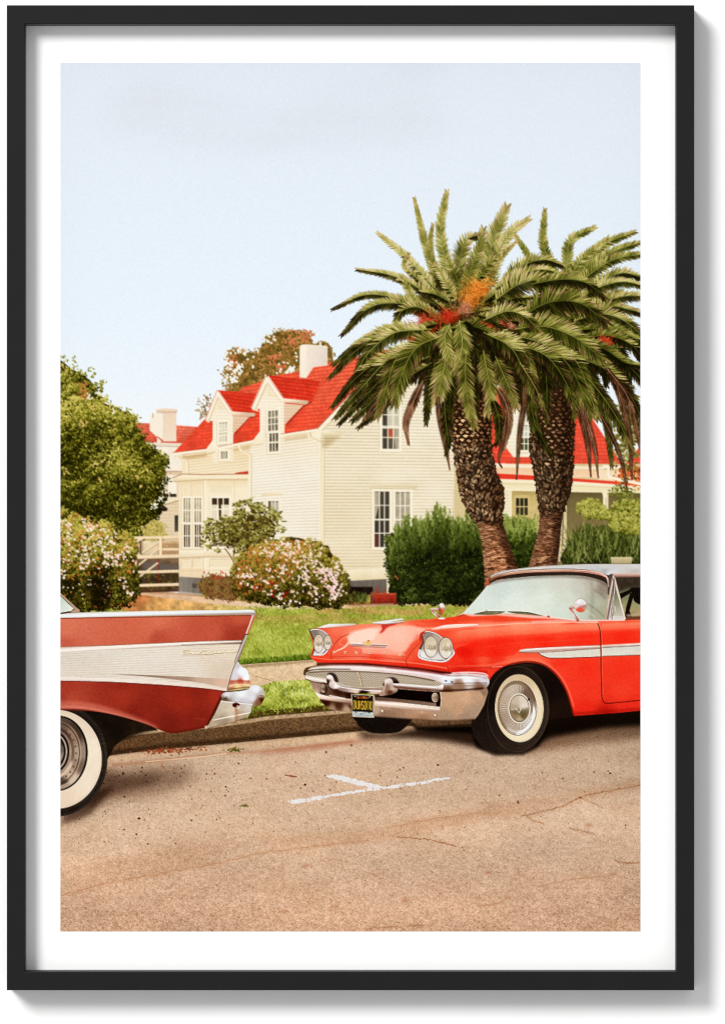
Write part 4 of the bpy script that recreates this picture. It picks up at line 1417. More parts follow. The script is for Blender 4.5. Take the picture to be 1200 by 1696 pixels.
frond([(970, 560), (1005, 580), (1035, 600), (1066, 606)], 12, .22, 0, droop=.2)
frond([(1000, 600), (1025, 650), (1042, 720), (1046, 790)], 9, .34, .85, droop=.8, curl=.6)
frond([(1005, 610), (1040, 660), (1056, 720), (1062, 760)], 9, .4, .9, droop=.8, curl=.6)
frond([(940, 620), (960, 680), (972, 730), (978, 785)], 9, .3, .9, droop=.8, curl=.6)
frond([(955, 640), (970, 690), (984, 740), (990, 788)], 8, .42, 1., droop=.8, curl=.55)
frond([(960, 600), (990, 650), (1005, 700), (1012, 770)], 13, .36, .1, droop=.6, curl=.8)
frond([(940, 590), (985, 640), (1020, 690), (1044, 742)], 16, .46, .05, droop=.5, curl=.8)
frond([(990, 680), (1012, 720), (1028, 760), (1038, 812)], 6, .3, .9, droop=.8, curl=.5)
frond([(890, 600), (880, 650), (885, 700), (912, 752)], 15, .32, 0, droop=.5, curl=.8)
frond([(900, 590), (905, 640), (905, 690), (908, 700)], 13, .24, 0, droop=.5)
frond([(870, 600), (868, 660), (860, 720), (855, 790)], 8, .34, .75, droop=.8, curl=.55)
frond([(930, 580), (950, 620), (955, 660), (950, 690)], 14, .4, .1, droop=.5)
frond([(920, 570), (955, 600), (975, 650), (990, 692)], 15, .52, .05, droop=.5)

# front palm
ident('palm_tree#1/trunk')
trunk([(738, 600), (742, 640), (745, 690), (750, 730), (757, 780), (764, 820), (775, 845), (789, 868), (797, 900), (801, 940), (802, 975)],
      [(802, 600), (808, 640), (812, 690), (812, 740), (818, 775), (830, 808), (832, 830), (830, 858), (838, 885), (850, 920), (862, 950)], 862, 3, 1.02)
ident('palm_tree#1/crown')
mass([(722, 520), (745, 490), (800, 480), (850, 500), (890, 530), (910, 570), (890, 610), (840, 640), (780, 630), (730, 600), (712, 560)], tx((44, 38, 16), .5, 9, 5), 9, 9, 6)
C1 = (768, 540)
# dark inner fronds
for i in range(26):
    a = rng.uniform(0, math.pi)
    L = rng.uniform(70, 125)
    x0, y0 = 775 + rng.normal(0, 24), 545 + rng.normal(0, 14)
    frond([(x0, y0), (x0 + math.cos(a) * L * .5, y0 + math.sin(a) * L * .25), (x0 + math.cos(a) * L * .9, y0 + math.sin(a) * L * .7 + 10), (x0 + math.cos(a) * L, y0 + math.sin(a) * L + 26)], 13, rng.uniform(.04, .22), .05, droop=.4)
# fillers pointing up and out, half in shade
for i in range(30):
    a = rng.uniform(-2.9, -.15)
    L = rng.uniform(45, 82)
    x0, y0 = 768 + rng.normal(0, 22), 512 + rng.normal(0, 10)
    frond([(x0, y0), (x0 + math.cos(a) * L * .5, y0 + math.sin(a) * L * .5), (x0 + math.cos(a) * L, y0 + math.sin(a) * L * .85)], 11, rng.uniform(.2, .42), .04, droop=.15, up=.1)
# upper crown
frond([(735, 500), (712, 430), (698, 380), (686, 329)], 8, .54, .05, droop=0, tipb=.8)
frond([(748, 500), (738, 440), (729, 380), (739, 318)], 11, .54, 0, droop=0, tipb=.6)
frond([(722, 480), (714, 430), (712, 400), (716, 372)], 7, .5, .1, droop=0)
frond([(750, 510), (700, 455), (665, 418), (626, 386)], 9, .57, .05, droop=.1, tipb=1)
frond([(735, 505), (695, 465), (670, 440), (676, 420)], 7, .46, .1, droop=.2, tipb=1)
frond([(740, 515), (690, 475), (645, 455), (592, 446)], 9, .5, .1, droop=.2, tipb=1)
frond([(725, 520), (690, 500), (672, 472), (660, 462)], 8, .4, .1, droop=.3)
frond([(725, 520), (660, 495), (605, 488), (551, 511)], 9, .44, .1, droop=.3, tipb=.8)
frond([(720, 520), (660, 502), (610, 510), (566, 553)], 12, .44, .05, droop=.35)
frond([(715, 520), (690, 508), (664, 516), (652, 546)], 11, .44, .1, droop=.4)
frond([(790, 500), (805, 450), (815, 400), (838, 342)], 16, .52, .05, droop=.05, tipb=.9)
frond([(800, 500), (820, 430), (845, 385), (875, 362)], 12, .52, .1, droop=.1, tipb=.9)
frond([(760, 500), (760, 440), (770, 400), (792, 388)], 14, .4, .1, droop=.2, tipb=1)
frond([(770, 500), (778, 450), (795, 405), (800, 380)], 13, .42, .05, droop=.1, tipb=.8)
frond([(800, 490), (815, 445), (835, 420), (854, 400)], 6, .38, .2, droop=.1, tipb=1, rib=True)
frond([(725, 440), (728, 455), (736, 478), (742, 500)], 15, .4, 0, droop=.4)
frond([(755, 500), (740, 470), (728, 448), (720, 440)], 9, .5, .1, droop=.3)
# fruit stalks
fruit(792, 478, 28, 24, 170, ORNG, ln=13)
fruit(776, 496, 16, 18, 60, ORNG, math.pi * .55, 14)
fruit(770, 510, 18, 16, 46, PINK, math.pi * .6, 13)
fruit(742, 524, 20, 15, 90, REDS, ln=12)
fruit(706, 540, 24, 22, 150, REDS, ln=13)
fruit(684, 560, 20, 6, 60, REDS, math.pi, 9)
fruit(822, 536, 17, 9, 90, REDS, ln=9)
fruit(848, 538, 10, 8, 24, PINK, ln=9)
for x0, y0, a_, L_ in ((800, 500, -.5, 60), (815, 505, -.2, 66), (760, 470, -2., 44), (745, 500, -2.8, 50), (790, 520, .5, 46), (725, 535, 2.7, 40), (770, 530, 2.2, 46), (845, 530, .3, 50), (790, 465, -.9, 50)):
    frond([(x0, y0), (x0 + math.cos(a_) * L_ * .5, y0 + math.sin(a_) * L_ * .5 - 4), (x0 + math.cos(a_) * L_, y0 + math.sin(a_) * L_)], 9, .32, .06, droop=.25)
# right side, long arches
frond([(830, 470), (865, 440), (900, 430), (930, 438)], 13, .36, .05, droop=.3)
frond([(815, 480), (860, 455), (895, 446), (928, 452)], 12, .5, .05, droop=.35)
frond([(815, 500), (860, 470), (905, 464), (944, 492)], 18, .5, .05, droop=.35)
frond([(880, 470), (930, 462), (970, 468), (1000, 492)], 14, .32, .05, droop=.35)
frond([(860, 525), (910, 500), (960, 502), (1004, 535)], 22, .34, .05, droop=.3, up=.12)
frond([(850, 545), (900, 540), (950, 558), (1000, 596)], 22, .5, 0, droop=.3, up=.1)
frond([(800, 530), (840, 515), (870, 525), (894, 550)], 15, .56, .1, droop=.4)
frond([(850, 555), (900, 570), (945, 610), (980, 690)], 18, .46, .05, droop=.4)
frond([(860, 570), (905, 590), (935, 630), (950, 672)], 17, .42, .05, droop=.4)
frond([(815, 550), (850, 565), (872, 590), (886, 622)], 13, .56, .1, droop=.4)
frond([(800, 550), (845, 575), (870, 620), (886, 660)], 16, .48, .05, droop=.4)
frond([(860, 600), (885, 640), (898, 670), (908, 692)], 8, .5, .3, droop=.5)
# left lower skirt
frond([(715, 545), (650, 545), (600, 565), (552, 602)], 12, .5, .05, droop=.35)
frond([(710, 550), (640, 550), (590, 580), (546, 624)], 12, .42, .05, droop=.4)
frond([(705, 545), (650, 552), (605, 590), (588, 630)], 16, .56, .05, droop=.45)
frond([(700, 575), (640, 590), (590, 625), (550, 672)], 13, .36, .05, droop=.45)
frond([(700, 580), (645, 595), (600, 640), (556, 690)], 14, .5, .1, droop=.45)
frond([(700, 585), (650, 610), (610, 650), (562, 700)], 12, .36, .05, droop=.5)
frond([(710, 590), (660, 615), (620, 660), (584, 694)], 15, .44, .05, droop=.5)
frond([(715, 600), (670, 630), (625, 680), (594, 706)], 12, .32, .2, droop=.5)
frond([(690, 600), (650, 640), (620, 670), (602, 694)], 8, .45, .8, droop=.6)
frond([(715, 570), (660, 590), (640, 640), (624, 688)], 18, .5, .12, droop=.45)
frond([(735, 555), (690, 575), (665, 620), (653, 668)], 22, .5, .02, droop=.4, up=.1)
frond([(700, 630), (682, 670), (672, 700), (676, 732)], 11, .52, .95, droop=.7, curl=.7)
frond([(720, 600), (712, 640), (708, 670), (705, 700)], 12, .26, 0, droop=.5)
frond([(740, 585), (735, 610), (728, 640), (722, 664)], 20, .58, .08, droop=.35, up=.02)
frond([(724, 650), (728, 690), (736, 730), (744, 774)], 8, .36, .95, droop=.8, curl=.5)
frond([(735, 660), (738, 700), (742, 730), (738, 752)], 10, .26, .1, droop=.6)
frond([(760, 530), (765, 570), (758, 600), (752, 612)], 17, .62, .05, droop=.4, up=.02)
frond([(745, 535), (736, 560), (744, 590), (750, 600)], 15, .64, .05, droop=.4, up=.02)
frond([(772, 580), (770, 620), (774, 660), (786, 706)], 17, .5, .12, droop=.4, up=.02)
frond([(800, 580), (805, 610), (812, 650), (806, 684)], 17, .54, .12, droop=.4, up=.02)
frond([(820, 590), (835, 625), (848, 655), (854, 674)], 17, .46, .2, droop=.4, up=.04)
frond([(822, 640), (838, 670), (842, 700), (834, 742)], 11, .5, .8, droop=.6, curl=.7)
frond([(815, 660), (825, 690), (826, 720), (820, 735)], 12, .26, 0, droop=.5)
frond([(838, 680), (834, 720), (826, 760), (830, 772)], 6, .3, .9, droop=.7, curl=.5)

_b = blur(CV[:1560], .6)
CV[:1560] += (_b - CV[:1560]) * .25
del _b
# ---- shadows on the road
ident(None)
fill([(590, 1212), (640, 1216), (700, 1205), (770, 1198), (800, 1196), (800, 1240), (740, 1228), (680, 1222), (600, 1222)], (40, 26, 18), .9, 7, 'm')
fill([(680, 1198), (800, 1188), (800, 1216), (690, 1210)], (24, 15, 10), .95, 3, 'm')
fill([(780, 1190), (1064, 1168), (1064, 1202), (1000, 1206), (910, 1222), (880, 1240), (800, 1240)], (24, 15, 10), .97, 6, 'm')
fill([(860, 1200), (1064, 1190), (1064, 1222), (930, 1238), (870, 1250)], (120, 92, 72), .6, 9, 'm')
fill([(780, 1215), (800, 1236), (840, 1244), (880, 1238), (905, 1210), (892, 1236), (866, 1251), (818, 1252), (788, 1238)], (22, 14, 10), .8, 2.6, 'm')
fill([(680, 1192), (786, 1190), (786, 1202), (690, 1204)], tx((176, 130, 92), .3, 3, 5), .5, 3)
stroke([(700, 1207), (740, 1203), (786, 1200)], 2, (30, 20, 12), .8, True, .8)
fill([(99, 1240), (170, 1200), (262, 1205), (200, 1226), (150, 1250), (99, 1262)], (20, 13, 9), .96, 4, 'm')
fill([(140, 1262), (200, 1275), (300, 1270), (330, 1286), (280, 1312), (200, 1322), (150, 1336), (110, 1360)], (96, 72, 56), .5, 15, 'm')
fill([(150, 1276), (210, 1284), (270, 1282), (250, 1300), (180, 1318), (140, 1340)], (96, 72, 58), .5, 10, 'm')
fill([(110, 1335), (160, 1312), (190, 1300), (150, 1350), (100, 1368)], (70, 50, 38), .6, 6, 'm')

# ================================================================ brown car (tail only)
CHW = (238, 236, 240)
ident('brown_car/underbody')
fill([(99, 1175), (170, 1176), (240, 1196), (262, 1210), (228, 1212), (206, 1222), (190, 1236), (176, 1262), (99, 1262)], tx(G((120, 1180, (18, 12, 9)), (200, 1200, (26, 18, 13)), (180, 1240, (34, 24, 17)), (240, 1208, (40, 28, 20))), .4, 12, 5))
ident('brown_car/tyre')
TY = ell(93, 1258, 85, 95, 3, 90)
fill(TY, tx(G((178, 1240, (58, 48, 42)), (150, 1320, (52, 43, 37)), (110, 1350, (40, 32, 27)), (160, 1200, (36, 29, 25))), .2, 3, 5))
clip(TY)
for i in range(84):
    a = -1.2 + i * .0335
    ca, sa = math.cos(a), math.sin(a)
    stroke([(93 + ca * 78, 1258 + sa * 88), (93 + ca * 86 + 1.5, 1258 + sa * 97 + 4)], 1.5, (22, 17, 14), .85)
    stroke([(93 + ca * 80 + 1, 1258 + sa * 89 + 1.6), (93 + ca * 86 + 2, 1258 + sa * 97 + 5)], .7, (104, 92, 82), .6)
clip()
ident('brown_car/whitewall')
fill(ell(93, 1258.5, 76.5, 83.5, 3, 90), (52, 42, 36))
fill(ell(93, 1258, 75.5, 82, 3, 90), tx(G((160, 1240, (236, 222, 206)), (120, 1185, (222, 204, 186)), (150, 1300, (234, 218, 202)), (110, 1335, (228, 208, 190)), (150, 1205, (226, 210, 194))), .025, 14, 4))
ring(ell(93, 1258, 73, 79.5, 3, 90), .9, (206, 184, 164), .6)
ident('brown_car/wheel_rim')
RC = (96, 1248)
fill(ell(*RC, 49.5, 62.5, 3, 80), (30, 22, 18))
fill(ell(RC[0] - .5, RC[1], 46.5, 60, 3, 80), G((140, 1248, (150, 132, 118)), (120, 1290, (206, 188, 172)), (104, 1190, (92, 74, 62)), (125, 1210, (74, 58, 48)), (110, 1306, (168, 146, 128)), (134, 1270, (120, 100, 86))))
fill(ell(RC[0] - 2, RC[1], 41, 54, 3, 80), G((130, 1248, (176, 152, 134)), (118, 1285, (196, 172, 152)), (104, 1198, (112, 90, 76)), (122, 1218, (150, 122, 104)), (106, 1300, (84, 66, 54)), (126, 1268, (156, 132, 114))))
ring(ell(RC[0] - 2, RC[1], 37.5, 50, 3, 80), 1.6, (66, 48, 40), .9)
for a in range(0, 360, 15):
    t_ = math.radians(a)
    fill(ell(RC[0] - 3 + math.cos(t_) * 33, RC[1] + math.sin(t_) * 44, 1.6, 2, 0, 12), (96, 74, 62), .8)
ring(ell(RC[0] - 4, RC[1] - 1, 29, 40, 3, 80), 5, G((124, 1248, (120, 98, 84)), (116, 1275, (210, 188, 170)), (104, 1210, (84, 64, 54))))
fill(ell(RC[0] - 5, RC[1] - 2, 24, 34, 3, 70), (38, 28, 23))
ring(ell(RC[0] - 6, RC[1] - 2, 20, 29, 3, 70), 2.6, (176, 158, 142))
fill(ell(RC[0] - 7, RC[1] - 3, 16.5, 24, 3, 60), G((100, 1230, (70, 56, 48)), (104, 1255, (150, 134, 120)), (101, 1240, (110, 96, 86))))
ident('brown_car/lower_body')
LB = cr([(99, 1125), (150, 1126), (200, 1129), (260, 1133), (310, 1137), (345, 1140), (375, 1145)]).tolist() + [(366, 1162), (355, 1184), (345, 1200), (339, 1206)] + \
    cr([(339, 1206), (312, 1211), (290, 1215), (276, 1213), (262, 1208), (240, 1199), (200, 1187), (160, 1179), (99, 1176)]).tolist()
fill(LB, tx(G((110, 1135, (172, 62, 44)), (200, 1150, (166, 54, 38)), (300, 1160, (156, 45, 30)), (360, 1150, (164, 50, 34)), (120, 1160, (182, 74, 54)), (280, 1205, (122, 34, 24)), (330, 1195, (134, 38, 27)),
                (240, 1185, (144, 42, 30)), (110, 1175, (138, 44, 32)), (230, 1195, (120, 34, 24)), (200, 1135, (150, 46, 32)), (330, 1142, (142, 40, 28))), .05, 2.2, 6))
clip(LB)
stroke([(95, 1167), (130, 1168), (160, 1172), (200, 1183), (236, 1195), (262, 1206)], (13, 12, 10, 7, 3), (214, 116, 98), .7, True, 2.6)
stroke([(95, 1171), (130, 1172), (160, 1176), (200, 1186), (236, 1197), (258, 1206)], (5, 5, 4, 3, 2), (226, 138, 118), .6, True, 1.2)
stroke([(95, 1177), (130, 1176), (160, 1180), (200, 1188), (240, 1200), (264, 1210)], 2.2, (74, 20, 16), .8, True, .7)
stroke([(268, 1211), (290, 1213.5), (339, 1205)], 4, (84, 24, 19), .7, True, 1.5)
stroke([(322, 1190), (340, 1192)], 1.5, (206, 110, 90), .4, False, 1.5)
fill([(370, 1143), (378, 1143), (345, 1208), (338, 1208)], (60, 16, 13), .8, 1.4)
clip()
ident('brown_car/side_panel')
SP = [(99, 1078), (250, 1071), (402, 1064), (396, 1086), (388, 1106), (381, 1126), (377, 1141)] + cr([(376, 1142), (340, 1137), (300, 1133), (240, 1128), (180, 1124), (99, 1122)]).tolist()
fill(SP, rows(99, 1079, 4.0, 400, 1067, 4.15, tx(G((110, 1090, (218, 212, 208)), (250, 1085, (228, 222, 217)), (380, 1075, (230, 218, 203)), (110, 1118, (226, 217, 210)), (300, 1110, (228, 220, 213)), (380, 1115, (214, 198, 182))), .03, 4, 5), (206, 190, 176), .2))
fill(cr([(148, 1115.5), (200, 1116.5), (250, 1118.5), (310, 1121), (378, 1125)]).tolist() + [(376.5, 1139)] + cr([(374, 1139), (330, 1131), (290, 1126), (250, 1121.5), (200, 1118), (148, 1115.5)]).tolist(),
     G((160, 1116, (206, 190, 176)), (250, 1120, (150, 124, 106)), (300, 1125, (168, 140, 122)), (340, 1126, (196, 168, 150)), (372, 1132, (214, 178, 160))))
stroke([(99, 1124.5), (180, 1126.5), (260, 1131), (310, 1135), (345, 1138.5), (376, 1143)], (6, 6, 5, 4), V(1120, (236, 230, 228), 1145, (226, 208, 196)), 1, True)
stroke([(99, 1128), (180, 1130), (260, 1134.5), (310, 1138.5), (345, 1142), (374, 1146)], 1.4, (92, 30, 24), .8, True)
ident('brown_car/chrome_trim')
T1 = [(99, 1071.5), (180, 1069), (260, 1065.5), (340, 1062), (403, 1060.5)]
fill([(x, y) for x, y in T1] + [(401, 1066.5), (340, 1068), (260, 1072), (180, 1076.5), (99, 1080.5)], LG((200, 1067), (200.6, 1077), (214, 184, 172), (246, 240, 240), (238, 230, 226), (128, 92, 76)))
stroke(T1, 1, (122, 54, 44), .7)
stroke([(300, 1068.5), (401, 1066)], 1.4, (130, 110, 92), .7)
ident('brown_car/upper_body')
UB = [(99, 1023), (260, 1020.5), (417, 1018.5), (413, 1032), (408, 1046), (402, 1060), (340, 1061.5), (260, 1065), (180, 1068.5), (99, 1071)]
fill(UB, tx(G((110, 1026, (218, 120, 94)), (260, 1026, (218, 114, 86)), (400, 1024, (198, 88, 64)), (110, 1045, (218, 118, 92)), (240, 1045, (212, 107, 80)), (350, 1045, (198, 88, 65)), (405, 1045, (172, 64, 46)),
                (110, 1066, (202, 96, 74)), (260, 1060, (190, 80, 60)), (390, 1056, (164, 58, 42))), .045, 2.2, 7))
stroke([(99, 1024.5), (260, 1021.6), (416, 1019.5)], 1.6, (110, 40, 32), .7)
ident('brown_car/window')
fill([(99, 986), (112, 999), (122, 1008), (118, 1012), (99, 1015)], LG((99, 990), (118, 1012), (190, 206, 202), (226, 232, 226)))
stroke([(99, 983), (114, 997), (126, 1009), (131, 1012)], (3, 4, 5), (178, 150, 128), 1)
stroke([(99, 1016.5), (122, 1013.5)], 2.4, (92, 70, 56), .9)
ident('brown_car/chrome_trim')
fill([(118, 1013), (126, 1008), (133, 1013.5), (118, 1015)], (186, 150, 126))
fill(cr([(99, 1017.5), (135, 1014.5), (260, 1012), (380, 1010.6), (415, 1010), (421, 1012), (423, 1016)]).tolist() + [(422, 1021), (417, 1020), (414, 1018), (260, 1020), (99, 1023.5)],
     LG((250, 1011), (250.3, 1021), (206, 196, 196), (238, 242, 250), (232, 238, 248), (168, 150, 144)))
# fin edge, lamp and chrome tail
ident('brown_car/tail_fin')
fill([(417, 1019), (422, 1020), (423, 1017), (420, 1028), (414, 1042), (410, 1052), (406, 1050), (412, 1036)], LG((412, 1030), (420, 1033), (120, 88, 80), (238, 226, 224), (206, 84, 72), (226, 176, 168)))
stroke([(421, 1021), (410, 1050)], 1.8, (206, 64, 52), .85)
fill([(406, 1051), (410, 1052), (405, 1068), (397, 1090), (394, 1096), (390, 1096), (396, 1078)], LG((398, 1070), (405, 1073), (90, 66, 58), (222, 212, 210), (128, 100, 90), (206, 190, 182)))
stroke([(406, 1050), (411, 1052)], 1.4, (50, 34, 28))
stroke([(404, 1052), (388, 1098)], 1.2, (70, 46, 38), .8)
ident('brown_car/tail_lamp_housing')
TH = cr([(391, 1096), (395, 1097), (400, 1104), (408, 1109), (412, 1118), (414, 1130), (415, 1139)]).tolist() + [(400, 1142), (376, 1145), (380, 1126), (386, 1108)]
fill(TH, G((392, 1100, (206, 200, 204)), (402, 1112, (232, 236, 248)), (408, 1124, (238, 240, 250)), (388, 1122, (214, 210, 218)), (384, 1132, (206, 150, 132)), (398, 1131, (200, 122, 104)), (411, 1131, (210, 160, 138)),
              (395, 1138, (228, 206, 160)), (410, 1138, (214, 190, 152)), (380, 1142, (190, 150, 124)), p=4))
clip(TH)
stroke([(380, 1130), (395, 1127.5), (415, 1129)], 2.2, (184, 78, 62), .6, True, .7)
stroke([(378, 1137), (395, 1134), (414, 1135)], 2.4, (240, 224, 180), .9, True, .6)
stroke([(376, 1142), (415, 1138)], 2, (150, 116, 90), .8)
clip()
stroke([(391, 1097), (386, 1108), (380, 1127), (376, 1144)], 1.3, (110, 86, 76), .8)
stroke([(374, 1146), (395, 1144.5), (414, 1141)], 2, (34, 20, 16), .9)
ident('brown_car/bumper')
BU = cr([(366, 1152), (372, 1147), (395, 1145), (411, 1141.5), (415, 1136), (423, 1135), (432, 1138), (437, 1144), (438, 1152), (436, 1161), (430, 1168), (420, 1171)]).tolist() + [(414, 1166), (392, 1163), (368, 1164)]
fill(BU, G((375, 1150, (226, 226, 236)), (400, 1150, (238, 240, 250)), (424, 1142, (236, 238, 248)), (434, 1150, (206, 200, 204)), (372, 1160, (150, 136, 130)), (400, 1161, (214, 212, 224)), (428, 1164, (168, 140, 124)), (418, 1156, (226, 226, 238)), (434, 1160, (130, 96, 80))))
stroke([(370, 1158), (376, 1153), (372, 1162)], 1.4, (96, 76, 68), .7)
stroke([(430, 1152), (436, 1153)], 1.6, (170, 120, 98), .8)
BL = [(366, 1160), (380, 1162), (400, 1163), (418, 1166), (416, 1178), (410, 1187), (404, 1191), (380, 1198), (356, 1204), (343, 1207), (346, 1200), (357, 1180)]
fill(BL, tx(G((365, 1168, (206, 192, 176)), (350, 1202, (190, 172, 152)), (385, 1180, (212, 198, 182)), (410, 1170, (206, 196, 190)), (400, 1188, (186, 164, 142)), (372, 1196, (176, 156, 136))), .05, 5, 6))
clip(BL)
stroke([(352, 1193), (372, 1189), (392, 1185), (416, 1180)], (1.4, 2, 2.4, 1.6), (244, 234, 222), .9, True, .4)
stroke([(366, 1162), (418, 1167)], 1.6, (236, 236, 244), .9)
stroke([(343, 1207), (380, 1198.5), (408, 1189)], 2, (110, 84, 64), .6)
for P in ([(385, 1166), (391, 1164), (397, 1167), (394, 1172), (386, 1171)], ):
    fill(cr(P, True), (96, 44, 22), .95)
stroke([(391, 1170), (391.5, 1182), (391, 1196)], (4.5, 5, 3), (168, 108, 66), .55, False, 1.6)
fill(ell(394, 1171.5, 2.6, 3, 0, 16), (226, 216, 206))
fill(ell(393.6, 1171, 1.4, 1.6, 0, 12), (176, 160, 148))
clip()
fill([(339, 1203), (342, 1202), (343, 1207), (339, 1207)], (206, 190, 170))
contrast(UB, .9, (190, 96, 78), 0)
contrast(LB, .92, (150, 56, 42), 2)
contrast(BU, 1.5, (222, 220, 228), -8)
contrast(BL, 1.25, (206, 192, 178), -4)
contrast(TH, 1.35, (220, 206, 200), 0)
# chrome script on the side panel
ident('brown_car/script')
SCR = [[(302, 1077.5), (311, 1076.5), (309, 1080), (303, 1080.5), (310, 1081), (309, 1083.5), (301, 1083.5)], [(311, 1082), (318, 1081), (322, 1080.5), (318, 1082.5), (330, 1081.5)], [(330, 1081.5), (337, 1077), (341, 1078), (336, 1082), (344, 1081)],
       [(340, 1084), (350, 1078), (348, 1081.5), (354, 1081), (358, 1079), (357, 1081.5), (370, 1080.5)], [(372, 1076), (372.5, 1080), (378, 1080.5), (388, 1080), (391, 1077)], [(302, 1084), (330, 1083), (352, 1082.5)]]
for P in SCR:
    stroke([(x + .8, y + 1) for x, y in P], 1.3, (150, 118, 84), .8, True)
    stroke(P, 1.2, (246, 232, 206), .95, True)

# ================================================================ red car
ident('red_car/inner_wheel')
fill(cr([(590, 1182), (591, 1197), (598, 1207), (614, 1214), (636, 1215.5), (658, 1213), (670, 1206), (682, 1192), (686, 1180)], True), tx((24, 17, 14), .3, 5, 5))
stroke([(588, 1196), (598, 1206), (614, 1213), (636, 1214.5)], 1.6, (64, 50, 42), .6, True, .5)
ident('red_car/wheel_arch')
fill(cr([(806, 1126), (824, 1108), (846, 1096), (886, 1094), (910, 1106), (928, 1126), (944, 1160), (952, 1188)]).tolist() + [(900, 1194), (806, 1170)], (24, 16, 12))
ident('red_car/body')
BODY = cr([(512, 1042), (526, 1040), (545, 1036.5), (592, 1034.5), (640, 1031), (690, 1027), (740, 1023), (775, 1018)]).tolist() + [(800, 1008), (1012, 1008), (1034, 1024), (1061, 1024), (1061, 1177), (1020, 1181), (985, 1183.5), (949, 1186)] + \
    cr([(949, 1186), (944, 1168), (936, 1144), (922, 1121), (904, 1105), (886, 1098.5), (864, 1098), (842, 1103), (824, 1112), (812, 1124)]).tolist() + [(806, 1140), (740, 1140), (690, 1112), (600, 1102), (526, 1098)] + cr([(526, 1098), (517, 1092), (514, 1086), (518, 1070), (514, 1054)]).tolist()
BODYC = G((530, 1046, (238, 96, 70)), (560, 1040, (243, 120, 90)), (600, 1038, (246, 132, 100)), (650, 1036, (247, 134, 102)), (700, 1034, (246, 110, 78)), (740, 1028, (240, 74, 46)), (700, 1030, (244, 84, 54)),
          (560, 1062, (241, 98, 70)), (585, 1052, (244, 140, 112)), (620, 1055, (246, 162, 138)), (660, 1052, (247, 160, 132)), (600, 1080, (241, 110, 84)), (650, 1078, (242, 112, 86)), (690, 1070, (242, 98, 68)),
          (680, 1085, (240, 86, 60)), (560, 1080, (240, 96, 70)), (540, 1090, (242, 74, 46)), (620, 1093, (243, 72, 46)), (690, 1099, (241, 66, 42)), (730, 1102, (240, 60, 36)), (525, 1092, (240, 70, 44)),
          (760, 1050, (247, 104, 72)), (800, 1043, (250, 124, 92)), (860, 1040, (252, 132, 98)), (920, 1038, (252, 124, 90)), (980, 1036, (250, 112, 80)), (1020, 1034, (249, 108, 76)), (1058, 1034, (248, 104, 74)),
          (780, 1066, (246, 44, 26)), (830, 1062, (250, 54, 32)), (900, 1058, (252, 60, 36)), (970, 1054, (252, 60, 36)), (1030, 1052, (251, 58, 34)), (770, 1082, (240, 34, 22)), (820, 1080, (245, 42, 26)),
          (760, 1090, (244, 60, 38)), (800, 1092, (246, 84, 56)), (850, 1090, (248, 96, 66)), (890, 1094, (248, 96, 68)), (780, 1104, (238, 46, 30)), (820, 1102, (240, 60, 40)),
          (930, 1100, (248, 56, 36)), (970, 1110, (247, 54, 34)), (1030, 1110, (247, 56, 36)), (930, 1110, (247, 66, 44)), (950, 1140, (246, 62, 42)), (985, 1150, (245, 60, 40)), (1030, 1145, (246, 66, 44)), (970, 1175, (240, 48, 32)),
          (1040, 1170, (238, 50, 34)), (760, 1112, (226, 40, 28)), (1000, 1182, (196, 30, 20)), p=2.7)
fill(BODY, tx(BODYC, .018, 2.4, 9))
clip(BODY)
stroke([(700, 1041.5), (740, 1040), (790, 1037), (860, 1033), (930, 1031), (990, 1031)], (.6, 1.6, 1.4, 1.2, 1), (255, 226, 208), .75, True, .4)
# cowl and bonnet reflections
fill(cr([(768, 1019), (820, 1019), (880, 1022), (930, 1025), (905, 1028), (850, 1030), (790, 1028), (740, 1030), (700, 1031), (740, 1024)], True), (236, 66, 34), .75, 1.6)
fill([(765, 1017), (800, 1015), (905, 1020), (940, 1026), (880, 1024), (820, 1019), (780, 1021)], (240, 222, 218), .7, .8)
stroke([(690, 1041), (726, 1040), (770, 1037), (860, 1033), (930, 1031), (990, 1031)], (2, 7, 6, 5, 4), (252, 170, 140), .6, True, 2)
stroke([(880, 1030), (930, 1028.5), (990, 1030)], 3, (240, 190, 190), .6, True, 1.4)
fill(cr([(925, 1036), (940, 1032), (952, 1032), (956, 1037), (940, 1038)], True), (240, 72, 44), .8, 1)
fill(cr([(752, 1062), (760, 1046), (790, 1042), (860, 1036), (930, 1034), (992, 1034)]).tolist() + cr([(994, 1049.5), (960, 1051), (920, 1054.5), (880, 1055), (850, 1057), (820, 1059), (790, 1062), (766, 1070), (752, 1076)]).tolist(),
     LG((880, 1034), (880.6, 1057), (252, 150, 116), (252, 134, 100), (251, 112, 80), (248, 86, 58)), .8, 1)
fill([(996, 1033), (1061, 1031), (1061, 1044), (1030, 1046), (996, 1049)], LG((1030, 1031), (1030.4, 1048), (251, 140, 108), (251, 116, 84), (248, 86, 58)), .8, 1)
fill(cr([(754, 1078), (768, 1071), (792, 1063.5), (822, 1060.5), (852, 1058.5), (882, 1056.5), (922, 1056), (962, 1052.5), (1064, 1046)]).tolist() + [(1064, 1064), (992, 1067), (930, 1070), (862, 1075), (850, 1086), (800, 1088), (760, 1090)], (249, 42, 24), .62, 1.2)
fill(cr([(754, 1074), (770, 1072), (782, 1078), (780, 1086), (762, 1088)], True), (226, 26, 18), .5, 3)
